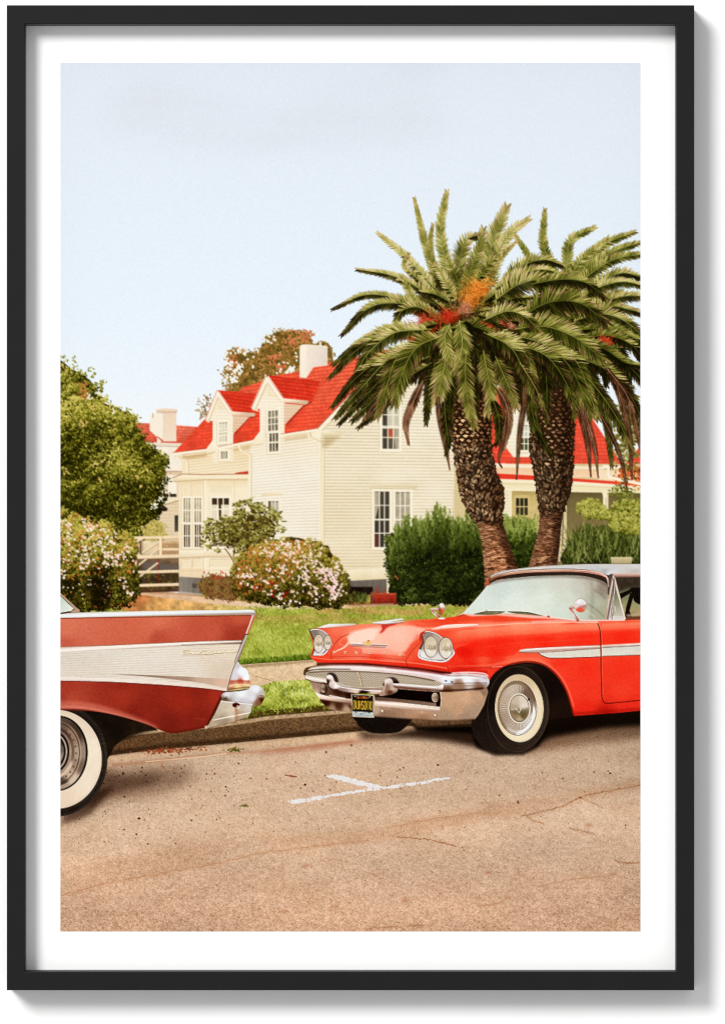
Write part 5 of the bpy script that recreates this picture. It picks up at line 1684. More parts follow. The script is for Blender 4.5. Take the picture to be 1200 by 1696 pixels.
# sharp lower limit of the sky reflection along the flank
stroke([(740, 1068), (790, 1062), (840, 1057), (900, 1054), (960, 1049.5), (1064, 1045)], (2, 7, 8, 8, 7), (252, 46, 26), .6, True, 2)
stroke([(800, 1072), (850, 1066), (920, 1062), (990, 1058)], 1.2, (255, 100, 74), .35, True, 1)
stroke([(800, 1077), (860, 1070), (900, 1068)], 1, (255, 100, 74), .3, True, 1)
# bonnet front: glossy patch with hard edges
fill(cr([(576, 1060), (576, 1052), (588, 1045), (612, 1040), (640, 1038), (672, 1036), (690, 1038), (704, 1044), (696, 1056), (680, 1066), (668, 1080), (640, 1076), (604, 1074), (584, 1070)], True), (249, 202, 186), .78, 2)
fill([(577, 1056), (588, 1046), (612, 1041), (626, 1043), (618, 1060), (598, 1064), (578, 1066)], (253, 230, 220), .6, 1.2)
fill([(598, 1073), (664, 1078), (672, 1086), (600, 1082)], (251, 196, 178), .55, 1)
stroke([(576, 1053), (578, 1062), (570, 1072), (558, 1078), (551, 1084)], (1, 2.6, 3, 2, .6), (250, 214, 196), .85, True, .4)
stroke([(578, 1050), (566, 1055), (556, 1064), (551, 1074), (548, 1088), (552, 1095)], 1.1, (168, 36, 24), .75, True)
stroke([(580, 1053), (568, 1057), (562, 1066), (572, 1070)], 1, (255, 168, 140), .6, True, .4)
stroke([(572, 1060), (568, 1068)], .8, (176, 44, 30), .5)
stroke([(700, 1036), (690, 1048), (682, 1062), (676, 1080), (672, 1093)], .001, (0, 0, 0), 0)
stroke([(698, 1062), (688, 1072), (678, 1084), (672, 1094), (673, 1101)], 1.1, (168, 36, 24), .75, True)
fill(cr([(690, 1050), (700, 1060), (690, 1072), (678, 1080), (684, 1064)], True), (236, 70, 44), .5, 4)
fill(cr([(632, 1035), (646, 1033), (656, 1034), (642, 1039), (634, 1047), (628, 1049), (632, 1042)], True), (214, 40, 26), .85, .8)
stroke([(690, 1037), (730, 1036), (760, 1030)], 2.5, (236, 60, 36), .6, True, 1.5)
# lower lip under the lettering
fill(cr([(516, 1089), (548, 1093), (600, 1093), (640, 1096), (690, 1100), (728, 1106), (745, 1110)]).tolist() + [(745, 1116), (690, 1108), (600, 1100), (526, 1099)], V(1088, (246, 62, 38), 1112, (222, 42, 28)), .9)
stroke([(516, 1089), (548, 1092.5), (600, 1092), (640, 1095), (690, 1099), (740, 1107)], 1.6, (252, 140, 112), .7, True, .5)
stroke([(548, 1088), (600, 1087.5), (672, 1093)], 1.1, (190, 40, 28), .5, True)
stroke([(672, 1094), (674, 1104)], 1, (150, 28, 20), .8)
stroke([(740, 1104), (744, 1112)], 1, (150, 28, 20), .8)
# arch lip
stroke([(742, 1104), (780, 1103), (812, 1102), (832, 1098), (858, 1093), (884, 1093), (906, 1101), (926, 1119), (940, 1142), (950, 1172)], (1, 3, 5, 6, 5, 4, 3), (252, 122, 92), .55, True, 1.4)
stroke([(760, 1109), (800, 1106), (832, 1106), (858, 1100)], 1.4, (150, 28, 20), .6, True, .8)
stroke([(814, 1105), (832, 1104)], 1.4, (240, 170, 150), .7)
stroke([(812, 1124), (824, 1111), (842, 1101.5), (864, 1096.5), (886, 1097), (905, 1104), (923, 1120), (937, 1143.5), (945, 1168), (950, 1186)], 2.6, (120, 18, 12), .75, True, .5)
fill([(949, 1186), (985, 1183.5), (1061, 1177), (1061, 1172), (985, 1178), (948, 1180)], (150, 20, 14), .5, 2)
clip()
# door gap
ident('red_car/door')
stroke([(989, 1032), (992.5, 1042), (994, 1056), (994.5, 1080), (995, 1112), (996, 1150), (997.5, 1160), (1003, 1165), (1020, 1164), (1061, 1160)], 1.5, (84, 12, 10), .95, True)
stroke([(991, 1034), (994.5, 1044), (996.3, 1060), (996.5, 1112), (997.8, 1150)], .8, (255, 130, 104), .5, True)
ident('red_car/body')
# wheel arch interior and wheel
ident('red_car/wheel_arch')
fill(cr([(812, 1126), (824, 1113), (842, 1103.5), (864, 1099), (886, 1099.5), (904, 1106), (921, 1122), (935, 1145), (943, 1168), (948, 1187)]).tolist() + [(900, 1192), (806, 1160)], G((860, 1102, (30, 20, 16)), (910, 1140, (22, 14, 11)), (930, 1180, (34, 22, 16)), (840, 1110, (44, 32, 26))))
stroke([(850, 1104), (866, 1101.5), (884, 1103)], 2, (84, 70, 60), .5, True, 1)
ident('red_car/tyre')
TYR = cr([(780, 1195), (784, 1216), (796, 1234), (812, 1244), (832, 1248.5), (852, 1248), (872, 1242), (888, 1230), (900, 1212), (908, 1190), (909, 1168), (905, 1146), (896, 1126), (884, 1112), (870, 1104), (852, 1101), (836, 1104), (822, 1113), (812, 1124), (800, 1144), (788, 1172)], True)
fill(TYR, tx(G((790, 1200, (36, 26, 21)), (800, 1225, (44, 34, 28)), (825, 1240, (48, 38, 32)), (880, 1232, (58, 46, 39)), (904, 1180, (64, 52, 44)), (895, 1130, (48, 38, 32)), (830, 1115, (30, 22, 18)), (815, 1200, (42, 33, 27)), (806, 1160, (24, 17, 14))), .12, 3, 5))
clip(TYR)
for i in range(34):
    y = 1150 + i * 2.9
    stroke([(778, y + 4), (800, y), (813 + max(0, (y - 1190)) * .25, y + 4)], .9, (18, 12, 10), .6, True)
for dx in (8, 15, 23):
    stroke([(806 + dx * .6, 1140), (790 + dx, 1180), (786 + dx, 1205), (798 + dx, 1232), (816 + dx, 1248)], .9, (20, 14, 11), .6, True)
ring(ell(857, 1174.5, 50, 70.5, 0, 80), 1.2, (78, 64, 55), .7)
ring(ell(858.5, 1174, 45, 62, 0, 80), 1, (32, 24, 20), .7)
clip()
ident('red_car/whitewall')
fill(ell(859.5, 1173.5, 41, 57, -2, 80), (40, 30, 25))
fill(ell(859.5, 1173.2, 40.2, 56.2, -2, 80), tx(G((825, 1150, (214, 192, 160)), (860, 1122, (206, 184, 152)), (893, 1170, (232, 216, 188)), (860, 1224, (236, 222, 196)), (825, 1195, (228, 210, 180))), .02, 9, 4))
ring(ell(859.5, 1173.2, 38.6, 54.3, -2, 80), .8, (206, 182, 150), .7)
ident('red_car/hubcap')
fill(ell(856, 1173, 32.4, 45.4, -2, 80), (52, 38, 30))
fill(ell(856, 1173, 31.6, 44.6, -2, 80), G((830, 1160, (178, 156, 138)), (856, 1131, (150, 126, 106)), (880, 1150, (126, 100, 82)), (884, 1180, (232, 232, 238)), (872, 1204, (226, 226, 236)), (850, 1214, (206, 196, 190)), (832, 1196, (158, 134, 114)), (866, 1216, (238, 240, 246)), p=4))
ring(ell(856, 1173, 30, 42.6, -2, 80), 1.2, (96, 76, 62), .6)
fill(ell(855, 1172.5, 27, 38.5, -2, 80), G((832, 1165, (190, 168, 148)), (850, 1140, (206, 190, 176)), (872, 1150, (120, 94, 74)), (876, 1170, (150, 126, 106)), (870, 1192, (222, 218, 220)), (848, 1206, (190, 172, 156)), (836, 1190, (170, 146, 126))))
for i in range(54):
    a = math.radians(i * 6.667)
    ca, sa = math.cos(a), math.sin(a)
    if -60 < (i * 6.667 if i * 6.667 < 180 else i * 6.667 - 360) < 25:
        continue
    stroke([(856.5 + ca * 18, 1173 + sa * 25.5), (855 + ca * 26, 1172.5 + sa * 37)], 1, (96, 72, 56), .75)
    stroke([(857.1 + ca * 18, 1173.6 + sa * 25.5), (855.8 + ca * 26, 1173.5 + sa * 37)], .8, (240, 228, 216), .7)
stroke([(872, 1141), (880, 1152), (885, 1166), (884, 1170), (876, 1156), (866, 1144)], 3.4, (120, 100, 88), .5, True, 1)
stroke([(885, 1176), (882, 1190), (874, 1204), (864, 1212), (854, 1216)], (3, 5, 5, 4, 2), (244, 246, 252), .95, True, .6)
stroke([(880, 1190), (872, 1202), (862, 1210)], 1, (130, 110, 100), .6, True)
fill(ell(859.5, 1173.5, 19, 25.5, -2, 60), (150, 126, 104))
ring(ell(859.5, 1173.5, 17.6, 24, -2, 60), 1.8, (244, 236, 226))
ring(ell(859.5, 1173.5, 16, 22, -2, 60), .9, (110, 84, 66))
CAP = ell(859.5, 1173, 15.3, 21, -2, 60)
fill(CAP, G((852, 1160, (196, 180, 164)), (866, 1158, (214, 202, 190)), (850, 1174, (176, 156, 136)), (868, 1170, (222, 212, 202)), (852, 1186, (150, 126, 98)), (866, 1186, (112, 92, 62)), (860, 1192, (180, 160, 134))))
clip(CAP)
fill([(843, 1177), (858, 1175), (876, 1172), (876, 1182), (860, 1184), (846, 1182)], (96, 84, 52), .6, 1.5)
clip()
stroke([(854, 1174), (859, 1181), (863, 1173)], 2, (246, 238, 226), .95)
stroke([(855, 1175.5), (859, 1182.5), (863, 1175)], .8, (100, 76, 56), .8)
stroke([(846, 1176), (853, 1174)], 1, (236, 226, 212), .8)
fill(ell(875, 1158.6, 1.9, 2.3, 0, 16), (24, 16, 12))
# side spear
ident('red_car/side_trim')
fill(cr([(888, 1080), (900, 1079.5), (930, 1077.5), (960, 1075), (993, 1072)]).tolist() + [(993.5, 1087.5), (960, 1088.5), (925, 1089.8), (910, 1089.5)] + cr([(910, 1089.5), (901, 1087), (894, 1083.5), (888, 1080)]).tolist(),
     tx(V(1072, (214, 214, 208), 1090, (222, 218, 208)), .05, 2, 5))
stroke([(889, 1080.5), (895, 1084.5), (902, 1088), (912, 1090.2), (940, 1090), (993, 1088)], 1.6, (128, 70, 56), .9, True)
stroke([(895, 1083.6), (903, 1086.8), (912, 1088.7), (940, 1088.3), (993, 1086.6)], .8, (246, 240, 234), .9, True)
fill(cr([(859, 1078.5), (864, 1075.5), (880, 1074), (930, 1071.5), (993, 1069)]).tolist() + [(993, 1073.5), (940, 1077), (900, 1080), (870, 1081), (861, 1080.5)], LG((920, 1071), (920.5, 1080), (250, 240, 236), (238, 230, 228), (180, 140, 128), (240, 226, 220)))
stroke([(860, 1080.8), (880, 1081.4), (905, 1080.3), (993, 1074)], 1, (120, 50, 40), .85, True)
stroke([(862, 1076), (880, 1073.5), (930, 1070.7), (993, 1068.4)], .9, (170, 60, 46), .7, True)
fill([(996.5, 1071), (1061, 1067), (1061, 1085), (996.5, 1087)], tx(V(1068, (210, 210, 205), 1087, (224, 220, 210)), .05, 2, 5))
fill([(996, 1068.6), (1061, 1065.2), (1061, 1069.4), (996, 1073.2)], V(1065, (250, 242, 238), 1073, (190, 160, 148)))
stroke([(996, 1073), (1061, 1069.2)], 1, (90, 50, 40), .8)
stroke([(996.5, 1087.2), (1061, 1085)], 1.5, (140, 80, 64), .9)
stroke([(996.8, 1069), (996.8, 1087)], 1.2, (246, 240, 232), .9)

# ---- glass house
ident('red_car/side_window')
fill([(1014, 952), (1061, 950), (1061, 1025), (1034, 1026), (1012, 1026)], V(950, (74, 58, 46), 966, (60, 50, 40), 980, (112, 112, 84), 1000, (150, 150, 110), 1012, (168, 150, 110), 1024, (126, 92, 64)))
fill([(1022, 958), (1061, 958), (1061, 974), (1040, 974), (1026, 980)], tx((66, 56, 46), .3, 8, 5), .8, 1.5)
fill([(1026, 983), (1044, 976), (1044, 982), (1028, 992)], (20, 14, 11))
fill(cr([(1042, 976), (1050, 973), (1061, 976), (1061, 1000), (1050, 996), (1047, 985)], True), (22, 15, 12))
fill([(1043, 982), (1050, 982), (1042, 1012), (1046, 1022), (1034, 1022), (1036, 1006)], (24, 16, 13))
fill([(1036, 1018), (1061, 1014), (1061, 1020), (1038, 1022)], (196, 172, 142), .7, .8)
fill([(1034, 1022), (1061, 1021), (1061, 1026), (1034, 1027)], (120, 70, 46))
fill([(1021, 980), (1034, 1026), (1014, 1025)], LG((1020, 985), (1026, 1026), (126, 124, 104), (168, 164, 146), (206, 198, 190)))
stroke([(1017.5, 1004), (1018.5, 1012)], 2.6, (200, 190, 184))
fill([(1014, 1020), (1032, 1021), (1034, 1027), (1013, 1027)], (214, 206, 206))
ident('red_car/chrome_frame')
stroke([(1016, 952), (1022, 978), (1028, 1000), (1034.5, 1026)], (4, 3.4, 3, 3), LG((1020, 990), (1027, 988), (120, 90, 76), (240, 230, 226), (190, 170, 160)), 1)
stroke([(1018.5, 955), (1023.5, 975), (1030, 1000)], 1, (60, 42, 34), .8)
ident('red_car/windscreen')
WS = cr([(766, 1016.5), (779, 1003), (794, 986), (808, 969), (818, 963.5), (835, 959.5), (860, 956.5), (885, 954.5), (935, 953), (962, 954), (982, 957.5), (998, 963), (1006, 969)]).tolist() + [(1006, 990), (1003, 1026), (960, 1027)] + cr([(960, 1027), (935, 1024.5), (910, 1021), (870, 1018), (835, 1016.5), (800, 1016), (766, 1016.5)]).tolist()
fill(WS, tx(G((790, 1005, (214, 226, 224)), (830, 975, (204, 216, 214)), (880, 965, (206, 214, 210)), (930, 962, (206, 208, 202)), (975, 966, (188, 180, 170)), (1000, 975, (150, 136, 124)), (850, 1000, (220, 230, 226)),
                 (900, 995, (218, 228, 222)), (940, 990, (208, 216, 206)), (985, 1000, (178, 182, 164)), (995, 1015, (168, 168, 148)), (930, 1015, (210, 220, 214)), (870, 1012, (222, 230, 226)), (960, 975, (198, 198, 190))), .02, 3, 5))
clip(WS)
stroke([(806, 968), (835, 961), (885, 956), (935, 954.5), (982, 959), (1006, 970)], 4, (96, 80, 72), .55, True, 1.6)
stroke([(978, 960), (981, 990), (978, 1024)], 6, (150, 146, 132), .45, True, 2)
stroke([(982, 976), (994, 984), (1002, 992)], 2, (120, 116, 104), .5, True, 1.2)
stroke([(972, 1000), (982, 1006), (992, 1014), (1000, 1022)], 1.6, (104, 100, 88), .55, True, .8)
stroke([(966, 1008), (985, 1022)], 1.4, (236, 240, 232), .5, False, 1)
fill([(940, 1010), (975, 1012), (975, 1026), (930, 1024)], (200, 214, 206), .5, 3)
stroke([(884, 990), (915, 989)], 3, (230, 240, 242), .4, False, 3)
clip()
stroke([(766, 1016.5), (780, 1002), (795, 985), (809, 968)], 1.5, (230, 226, 220), .9)
# wipers
each('red_car/wiper')
fill(cr([(784, 1017), (800, 1013), (820, 1012), (836, 1012.5), (826, 1017), (806, 1018.5)], True), tx((104, 104, 66), .3, 4, 5), .85, .5)
fill(cr([(840, 1012.5), (862, 1013), (882, 1015), (900, 1020), (872, 1018), (850, 1016)], True), tx((92, 96, 56), .3, 4, 5), .85, .5)
stroke([(784, 1016), (805, 1011.5), (836, 1012)], 1.5, (240, 236, 236), .95, True)
stroke([(785, 1017.5), (806, 1013.2), (835, 1013.4)], .8, (40, 32, 26), .8, True)
stroke([(841, 1012), (870, 1012.5), (895, 1018), (908, 1021)], 1.5, (240, 234, 234), .95, True)
stroke([(842, 1013.6), (870, 1014.4), (893, 1019.6)], .9, (40, 32, 26), .8, True)
fill(ell(908, 1021.5, 3, 1.8, 10, 14), (206, 80, 70))
fill(ell(805, 1011.5, 2, 1.4, 0, 12), (190, 160, 150))
ident('red_car/chrome_frame')
stroke([(910, 1021.5), (935, 1025), (960, 1027.2), (1003, 1027.4), (1034, 1027)], 2, (232, 222, 222), .95, True)
stroke([(758, 1020), (770, 1016.8), (785, 1016.4)], 2.4, (226, 218, 216), .9, True)
fill([(755, 1020), (768, 1017), (772, 1019), (760, 1022)], (206, 60, 44), .9)
# roof, header rail
ident('red_car/roof')
RFT = cr([(807, 968), (806, 961), (810, 954), (822, 948.5), (840, 944), (885, 938.7), (935, 935.3), (985, 934), (1061, 934)])
fill(RFT.tolist() + [(1061, 952), (1014, 953), (1008, 970)] + cr([(1006, 968), (998, 962), (982, 956.5), (962, 953), (935, 952), (885, 953.5), (835, 958.5), (818, 962.5), (808, 970)]).tolist(), (56, 40, 33))
fill(cr([(808, 956), (822, 949), (840, 944.5), (885, 939), (935, 935.6), (985, 934.2), (1061, 934)]).tolist() + [(1061, 949.5), (1012, 950.5), (1006, 953)] + cr([(1004, 952), (990, 946.5), (970, 943.5), (935, 942), (885, 943), (850, 946), (825, 951), (812, 956)]).tolist(),
     tx(G((820, 951, (206, 202, 206)), (880, 941, (214, 212, 216)), (940, 938, (202, 204, 208)), (1000, 938, (206, 208, 212)), (1050, 938, (210, 212, 216)), (1000, 946, (178, 180, 190)), (1050, 947, (192, 186, 188)), (1010, 952, (214, 214, 222))), .02, 3, 5))
stroke([(810, 955), (823, 949), (840, 945), (885, 939.5), (935, 936), (985, 934.8), (1061, 934.6)], 1.4, (190, 172, 160), .6, True)
fill(cr([(810, 957.5), (825, 951.5), (850, 946.5), (885, 943.6), (935, 942.6), (970, 944), (990, 947), (1004, 953)]).tolist() + cr([(1004, 957), (990, 952), (968, 948.5), (935, 947), (885, 948), (850, 951), (825, 956), (812, 962)]).tolist(),
     G((815, 957, (150, 92, 62)), (850, 949, (196, 146, 120)), (900, 945, (206, 156, 134)), (950, 945, (190, 136, 116)), (1000, 954, (206, 170, 160))))
stroke([(812, 957), (830, 951), (860, 946.4), (900, 944), (950, 943.8)], 1, (246, 226, 214), .7, True)
stroke([(950, 944), (985, 946.8), (1000, 952), (1006, 960), (1008, 972)], (1.4, 2.4, 3, 3), (226, 190, 182), .95, True)
stroke([(960, 946), (985, 949), (1001, 956)], 1, (200, 60, 44), .6, True)
fill(cr([(806, 970), (804.5, 963), (807, 957.5), (812, 955), (811, 962), (809, 968)], True), G((806, 958, (226, 130, 90)), (806, 968, (206, 80, 46)), (810, 960, (120, 80, 56))))
ident('red_car/chrome_frame')
fill([(1007, 953), (1012, 950.5), (1017, 958), (1018, 976), (1012, 1026), (1003, 1026), (1008, 985)], LG((1006, 990), (1017, 992), (96, 76, 68), (226, 216, 214), (110, 84, 76), (206, 196, 196), (238, 236, 240)))
fill([(1013, 950), (1061, 948.5), (1061, 956), (1018, 957)], V(948, (232, 212, 206), 953, (190, 150, 138), 957, (90, 62, 52)))
stroke([(1010, 952), (1015, 960), (1016, 978), (1011, 1024)], .9, (60, 44, 38), .8)

# ---- mirrors
def mirror(hx, hy, rx, ry, arm, foot):
    each('red_car/mirror')
    stroke([arm, foot], (4, 5.2), LG(arm, foot, (214, 96, 84), (232, 226, 226), (190, 90, 72)), 1)
    stroke([(arm[0] + 1.6, arm[1] + 1), (foot[0] + 1.4, foot[1])], 1, (130, 48, 38), .8)
    stroke([(arm[0] - 1, arm[1]), (hx, hy + 1)], (4.4, 5.4), V(hy - 3, (240, 238, 244), hy + 3, (206, 160, 150)))
    stroke([(arm[0] - 1, arm[1] + 1.6), (hx - 2, hy + 3.6)], 1, (150, 60, 48), .8)
    Q = ell(hx, hy, rx, ry, 0, 40)
    fill(Q, G((hx - 3, hy - ry * .6, (240, 240, 248)), (hx + 5, hy - 4, (226, 226, 236)), (hx + 6, hy + 2, (176, 140, 124)), (hx - 2, hy + ry * .6, (232, 84, 58)), (hx - 7, hy, (214, 206, 212)), (hx + 3, hy + ry * .8, (220, 96, 70)), (hx + 8, hy + 5, (200, 150, 130)), p=4))
    stroke(np.vstack([Q[24:], Q[:3]]), .9, (150, 130, 126), .7)


mirror(961, 1003, 10.4, 11.4, (943, 1006.5), (957, 1029))
mirror(731, 1007.5, 5.4, 8.6, (713, 1010), (727, 1023))
fill(ell(731, 1024.5, 6, 1.6, 0, 20), (236, 226, 224))
fill(cr([(727, 1006), (733, 1010), (735, 1016), (730, 1020), (726, 1014)], True), (232, 92, 56), .7, .8)
fill([(724, 1004), (728, 1003), (731, 1018), (728, 1019)], (90, 84, 54), .6, .8)

# ---- bonnet and wing ornaments
ident('red_car/ornament')
fill([(524, 1040.5), (538, 1035), (545, 1033.6), (588, 1033), (588.5, 1035), (576, 1037.6), (545, 1039.5)], LG((540, 1033), (541, 1041), (250, 250, 252), (236, 232, 236), (206, 190, 190)))
stroke([(524, 1041), (545, 1040), (588, 1036)], 1, (206, 90, 66), .7)
fill([(616, 1031), (640, 1027.4), (667, 1024), (668, 1026), (646, 1030.6), (668, 1028.6), (669, 1030), (650, 1033.6), (634, 1034.4), (618, 1032.6)], LG((640, 1025), (641, 1034), (250, 248, 252), (222, 216, 224), (240, 238, 244), (176, 150, 150)))
stroke([(618, 1033), (640, 1034.6), (668, 1031)], .9, (130, 40, 30), .8)
fill(cr([(714, 1043), (728, 1037.5), (745, 1034.5), (786, 1033.6), (790, 1036), (772, 1039), (740, 1041)], True), LG((750, 1033), (750.6, 1042), (252, 244, 242), (246, 222, 216), (248, 180, 156)))
stroke([(728, 1042), (760, 1040), (790, 1036.6)], .9, (214, 80, 56), .7)
ident('red_car/emblem')
fill([(580, 1065), (597, 1064.2), (600, 1066), (642, 1067.4), (640, 1071), (637, 1072.2), (600, 1070.4), (581, 1069.6)], LG((610, 1064), (609.8, 1072), (255, 250, 248), (246, 236, 234), (170, 122, 110), (246, 238, 236)))
stroke([(580, 1070.4), (600, 1071.4), (638, 1073)], .9, (150, 40, 30), .8)
stroke([(582, 1067), (600, 1068), (640, 1069.4)], .8, (120, 80, 74), .7)
fill([(601, 1065.4), (615, 1064.6), (615.5, 1068.4), (611, 1070), (602, 1068.6)], V(1063, (246, 216, 146), 1071, (206, 166, 120)))
fill(cr([(605, 1065), (607, 1061.6), (612, 1061.2), (612.5, 1065)], True), (222, 180, 96))
fill(ell(610, 1061, 1.5, 1., 0, 12), (190, 36, 28))

# ---- bonnet letters and number plate: strokes on a 4 x 6 grid
GL = {'D': [[(0, 0), (0, 6), (2.6, 6), (4, 4.6), (4, 1.4), (2.6, 0), (0, 0)]], 'E': [[(4, 0), (0, 0), (0, 6), (4, 6)], [(0, 3), (3.2, 3)]], 'S': [[(4, .8), (3, 0), (1, 0), (0, 1), (0, 2.2), (1, 3), (3, 3), (4, 4), (4, 5), (3, 6), (1, 6), (0, 5.2)]],
      'O': [[(1, 0), (3, 0), (4, 1), (4, 5), (3, 6), (1, 6), (0, 5), (0, 1), (1, 0)]], 'T': [[(0, 0), (4, 0)], [(2, 0), (2, 6)]], 'U': [[(0, 0), (0, 5), (1, 6), (3, 6), (4, 5), (4, 0)]], 'H': [[(0, 0), (0, 6)], [(4, 0), (4, 6)], [(0, 3), (4, 3)]],
      'C': [[(4, 1), (3, 0), (1, 0), (0, 1), (0, 5), (1, 6), (3, 6), (4, 5)]], 'A': [[(0, 6), (2, 0), (4, 6)], [(.8, 4), (3.2, 4)]], 'L': [[(0, 0), (0, 6), (4, 6)]], 'I': [[(2, 0), (2, 6)]], 'F': [[(4, 0), (0, 0), (0, 6)], [(0, 3), (3, 3)]],
      'R': [[(0, 6), (0, 0), (3, 0), (4, 1), (4, 2), (3, 3), (0, 3)], [(2, 3), (4, 6)]], 'N': [[(0, 6), (0, 0), (4, 6), (4, 0)]]}


def letter(ch, x, y, w, h, lw, col, sl=0., a=1.):
    for P in GL[ch]:
        Q = [(x + px / 4 * w, y + py / 6 * h + px / 4 * w * sl) for px, py in P]
        for u, v in zip(Q[:-1], Q[1:]):
            d = np.subtract(v, u)
            m = max(1e-6, math.hypot(*d))
            e = d / m * lw * .4
            stroke([np.subtract(u, e), np.add(v, e)], lw, col, a)


ident('red_car/lettering')
for ch, x, y in (('D', 551, 1078.5), ('E', 570, 1079), ('S', 588, 1079.2), ('O', 609.5, 1079.6), ('T', 634, 1081), ('O', 660.5, 1083.6)):
    letter(ch, x + .5, y + .7, 3.8, 3.1, 1., (170, 60, 44), .05, .7)
    letter(ch, x, y, 3.8, 3.1, .95, (250, 226, 190), .05, .8)

# ---- headlamps
each('red_car/headlamp')
LHP = cr([(511.5, 1043), (520, 1041.5), (532, 1043), (541, 1049), (548, 1059), (550, 1065), (546, 1072), (537, 1082), (533, 1085.5), (517, 1086), (519.5, 1074), (518, 1060)], True, 5)
fill(LHP, (70, 50, 42))
fill(cr([(514, 1045), (520, 1043.6), (531, 1045), (539, 1050), (546, 1060), (547.5, 1065), (543, 1072), (535, 1081), (531, 1083.6), (519, 1084), (522, 1074), (520, 1060)], True, 5), G((520, 1048, (134, 120, 110)), (535, 1050, (170, 156, 148)), (535, 1080, (226, 222, 226)), (522, 1082, (214, 208, 212)), (545, 1066, (190, 178, 170))))
stroke([(513, 1044), (521, 1042.6), (532, 1044.2), (540.5, 1050), (547.5, 1060), (549, 1066)], 1.6, (232, 226, 228), 1, True)
stroke([(549, 1066), (544, 1074), (535, 1084), (518, 1085)], 2.2, (240, 236, 240), 1, True)
each('red_car/headlamp')
RHP = cr([(697, 1052), (700, 1047), (708, 1045.2), (722, 1048.6), (736, 1058.6), (746, 1068), (752.5, 1078), (751, 1084), (744, 1091), (737, 1096.5), (716, 1096), (697, 1092), (691.5, 1086), (694, 1074), (699, 1063)], True, 5)
fill(RHP, (84, 60, 52))
fill(cr([(700, 1053), (703, 1049.6), (709, 1048), (721, 1051), (734, 1060), (743, 1069), (749.5, 1079), (748, 1083), (741, 1089), (735, 1093), (716, 1092.6), (699, 1089.4), (695, 1085), (697, 1075), (701.6, 1064)], True, 5),
     G((708, 1052, (150, 134, 124)), (725, 1056, (180, 164, 154)), (700, 1085, (232, 230, 234)), (725, 1091, (222, 218, 220)), (745, 1082, (206, 196, 190)), (702, 1070, (170, 152, 142)), (726, 1072, (160, 142, 130))))
stroke([(699, 1052), (702, 1047.6), (709, 1046.4), (722, 1050), (735, 1059.6), (745, 1069), (751.5, 1079)], 1.7, (240, 234, 234), 1, True)
stroke([(751.5, 1079), (749.6, 1084.5), (737, 1095), (716, 1094.6), (698, 1090.8), (693, 1086), (695, 1076)], 2.6, (236, 236, 242), 1, True)
fill(cr([(694, 1060), (695, 1050), (700, 1046), (704, 1046), (699, 1053), (697, 1062)], True), (206, 44, 30), .9)


def lamp(x, y, rx, ry):
    each('red_car/headlamp_lens')
    fill(ell(x - .3, y, rx + 1.3, ry + 1.4, 0, 40), (92, 74, 64))
    fill(ell(x, y, rx + .6, ry + .6, 0, 40), (206, 194, 184))
    fill(ell(x, y, rx - .7, ry - .7, 0, 40), G((x - rx * .4, y - ry * .6, (214, 196, 168)), (x + rx * .4, y - ry * .3, (226, 212, 190)), (x, y + ry * .1, (190, 170, 146)), (x - rx * .3, y + ry * .5, (232, 228, 224)), (x + rx * .5, y + ry * .6, (240, 236, 230)), (x + rx * .7, y, (176, 156, 134)), p=3.4))
    clip(ell(x, y, rx - .7, ry - .7, 0, 40))
    for k in range(-5, 6):
        stroke([(x + k * rx / 5, y - ry), (x + k * rx / 5, y + ry)], .6, (150, 128, 106), .35)
    for k in range(6):
        a = rng.random() * 6.3
        stroke([(x + math.cos(a) * rx * .6, y + math.sin(a) * ry * .6), (x + math.cos(a + .8) * rx * .5, y + math.sin(a + .8) * ry * .5)], .9, (250, 246, 240), .5)
    stroke([(x - rx * .7, y + ry * .15), (x, y + ry * .2), (x + rx * .7, y + ry * .1)], 1.2, (130, 108, 88), .5, True, .5)
    clip()


lamp(527.3, 1066, 7.2, 14.2)
lamp(542.3, 1064.5, 5.4, 11.4)
lamp(713.2, 1071.5, 10.2, 16.6)
lamp(738, 1073.5, 10.6, 16.6)

# ---- bumper and grille
ident('red_car/bumper')
fill([(524, 1098), (600, 1098), (690, 1106), (748, 1114), (748, 1122), (600, 1108), (524, 1106)], (60, 22, 18), .9, 1.2)
# lower apron, left
AP = cr([(513, 1128), (517, 1138), (521, 1146), (526, 1154), (534, 1165), (546, 1174), (560, 1178), (584, 1180)]).tolist() + [(588, 1140), (540, 1126)]
fill(AP, G((518, 1135, (170, 140, 124)), (524, 1148, (196, 164, 146)), (535, 1150, (120, 86, 70)), (550, 1160, (150, 116, 98)), (545, 1172, (176, 146, 126)), (570, 1165, (140, 106, 88)), (575, 1176, (170, 140, 120)), (560, 1145, (96, 66, 52)), (580, 1150, (84, 56, 44))))
fill(cr([(521, 1146), (530, 1150), (548, 1154), (570, 1157), (586, 1158)]).tolist() + cr([(586, 1166), (566, 1163), (545, 1160), (528, 1157)]).tolist(), V(1146, (244, 232, 226), 1156, (226, 200, 186), 1166, (146, 110, 92)))
fill(cr([(530, 1160), (550, 1162), (575, 1166), (586, 1172), (584, 1179), (560, 1177), (544, 1172), (534, 1165)], True), G((540, 1164, (96, 62, 50)), (560, 1168, (110, 76, 60)), (575, 1176, (186, 156, 134)), (550, 1174, (170, 138, 116)), (582, 1170, (120, 86, 68))))
stroke([(545, 1152), (560, 1155), (572, 1157.5)], 1.6, (250, 236, 230), .9, True, .4)
fill(ell(536, 1141, 5.6, 8.4, -8, 30), (52, 34, 26))
fill(ell(535, 1140.5, 4.4, 7, -8, 30), G((533, 1136, (190, 168, 150)), (537, 1142, (130, 100, 82)), (534, 1146, (206, 186, 168))))
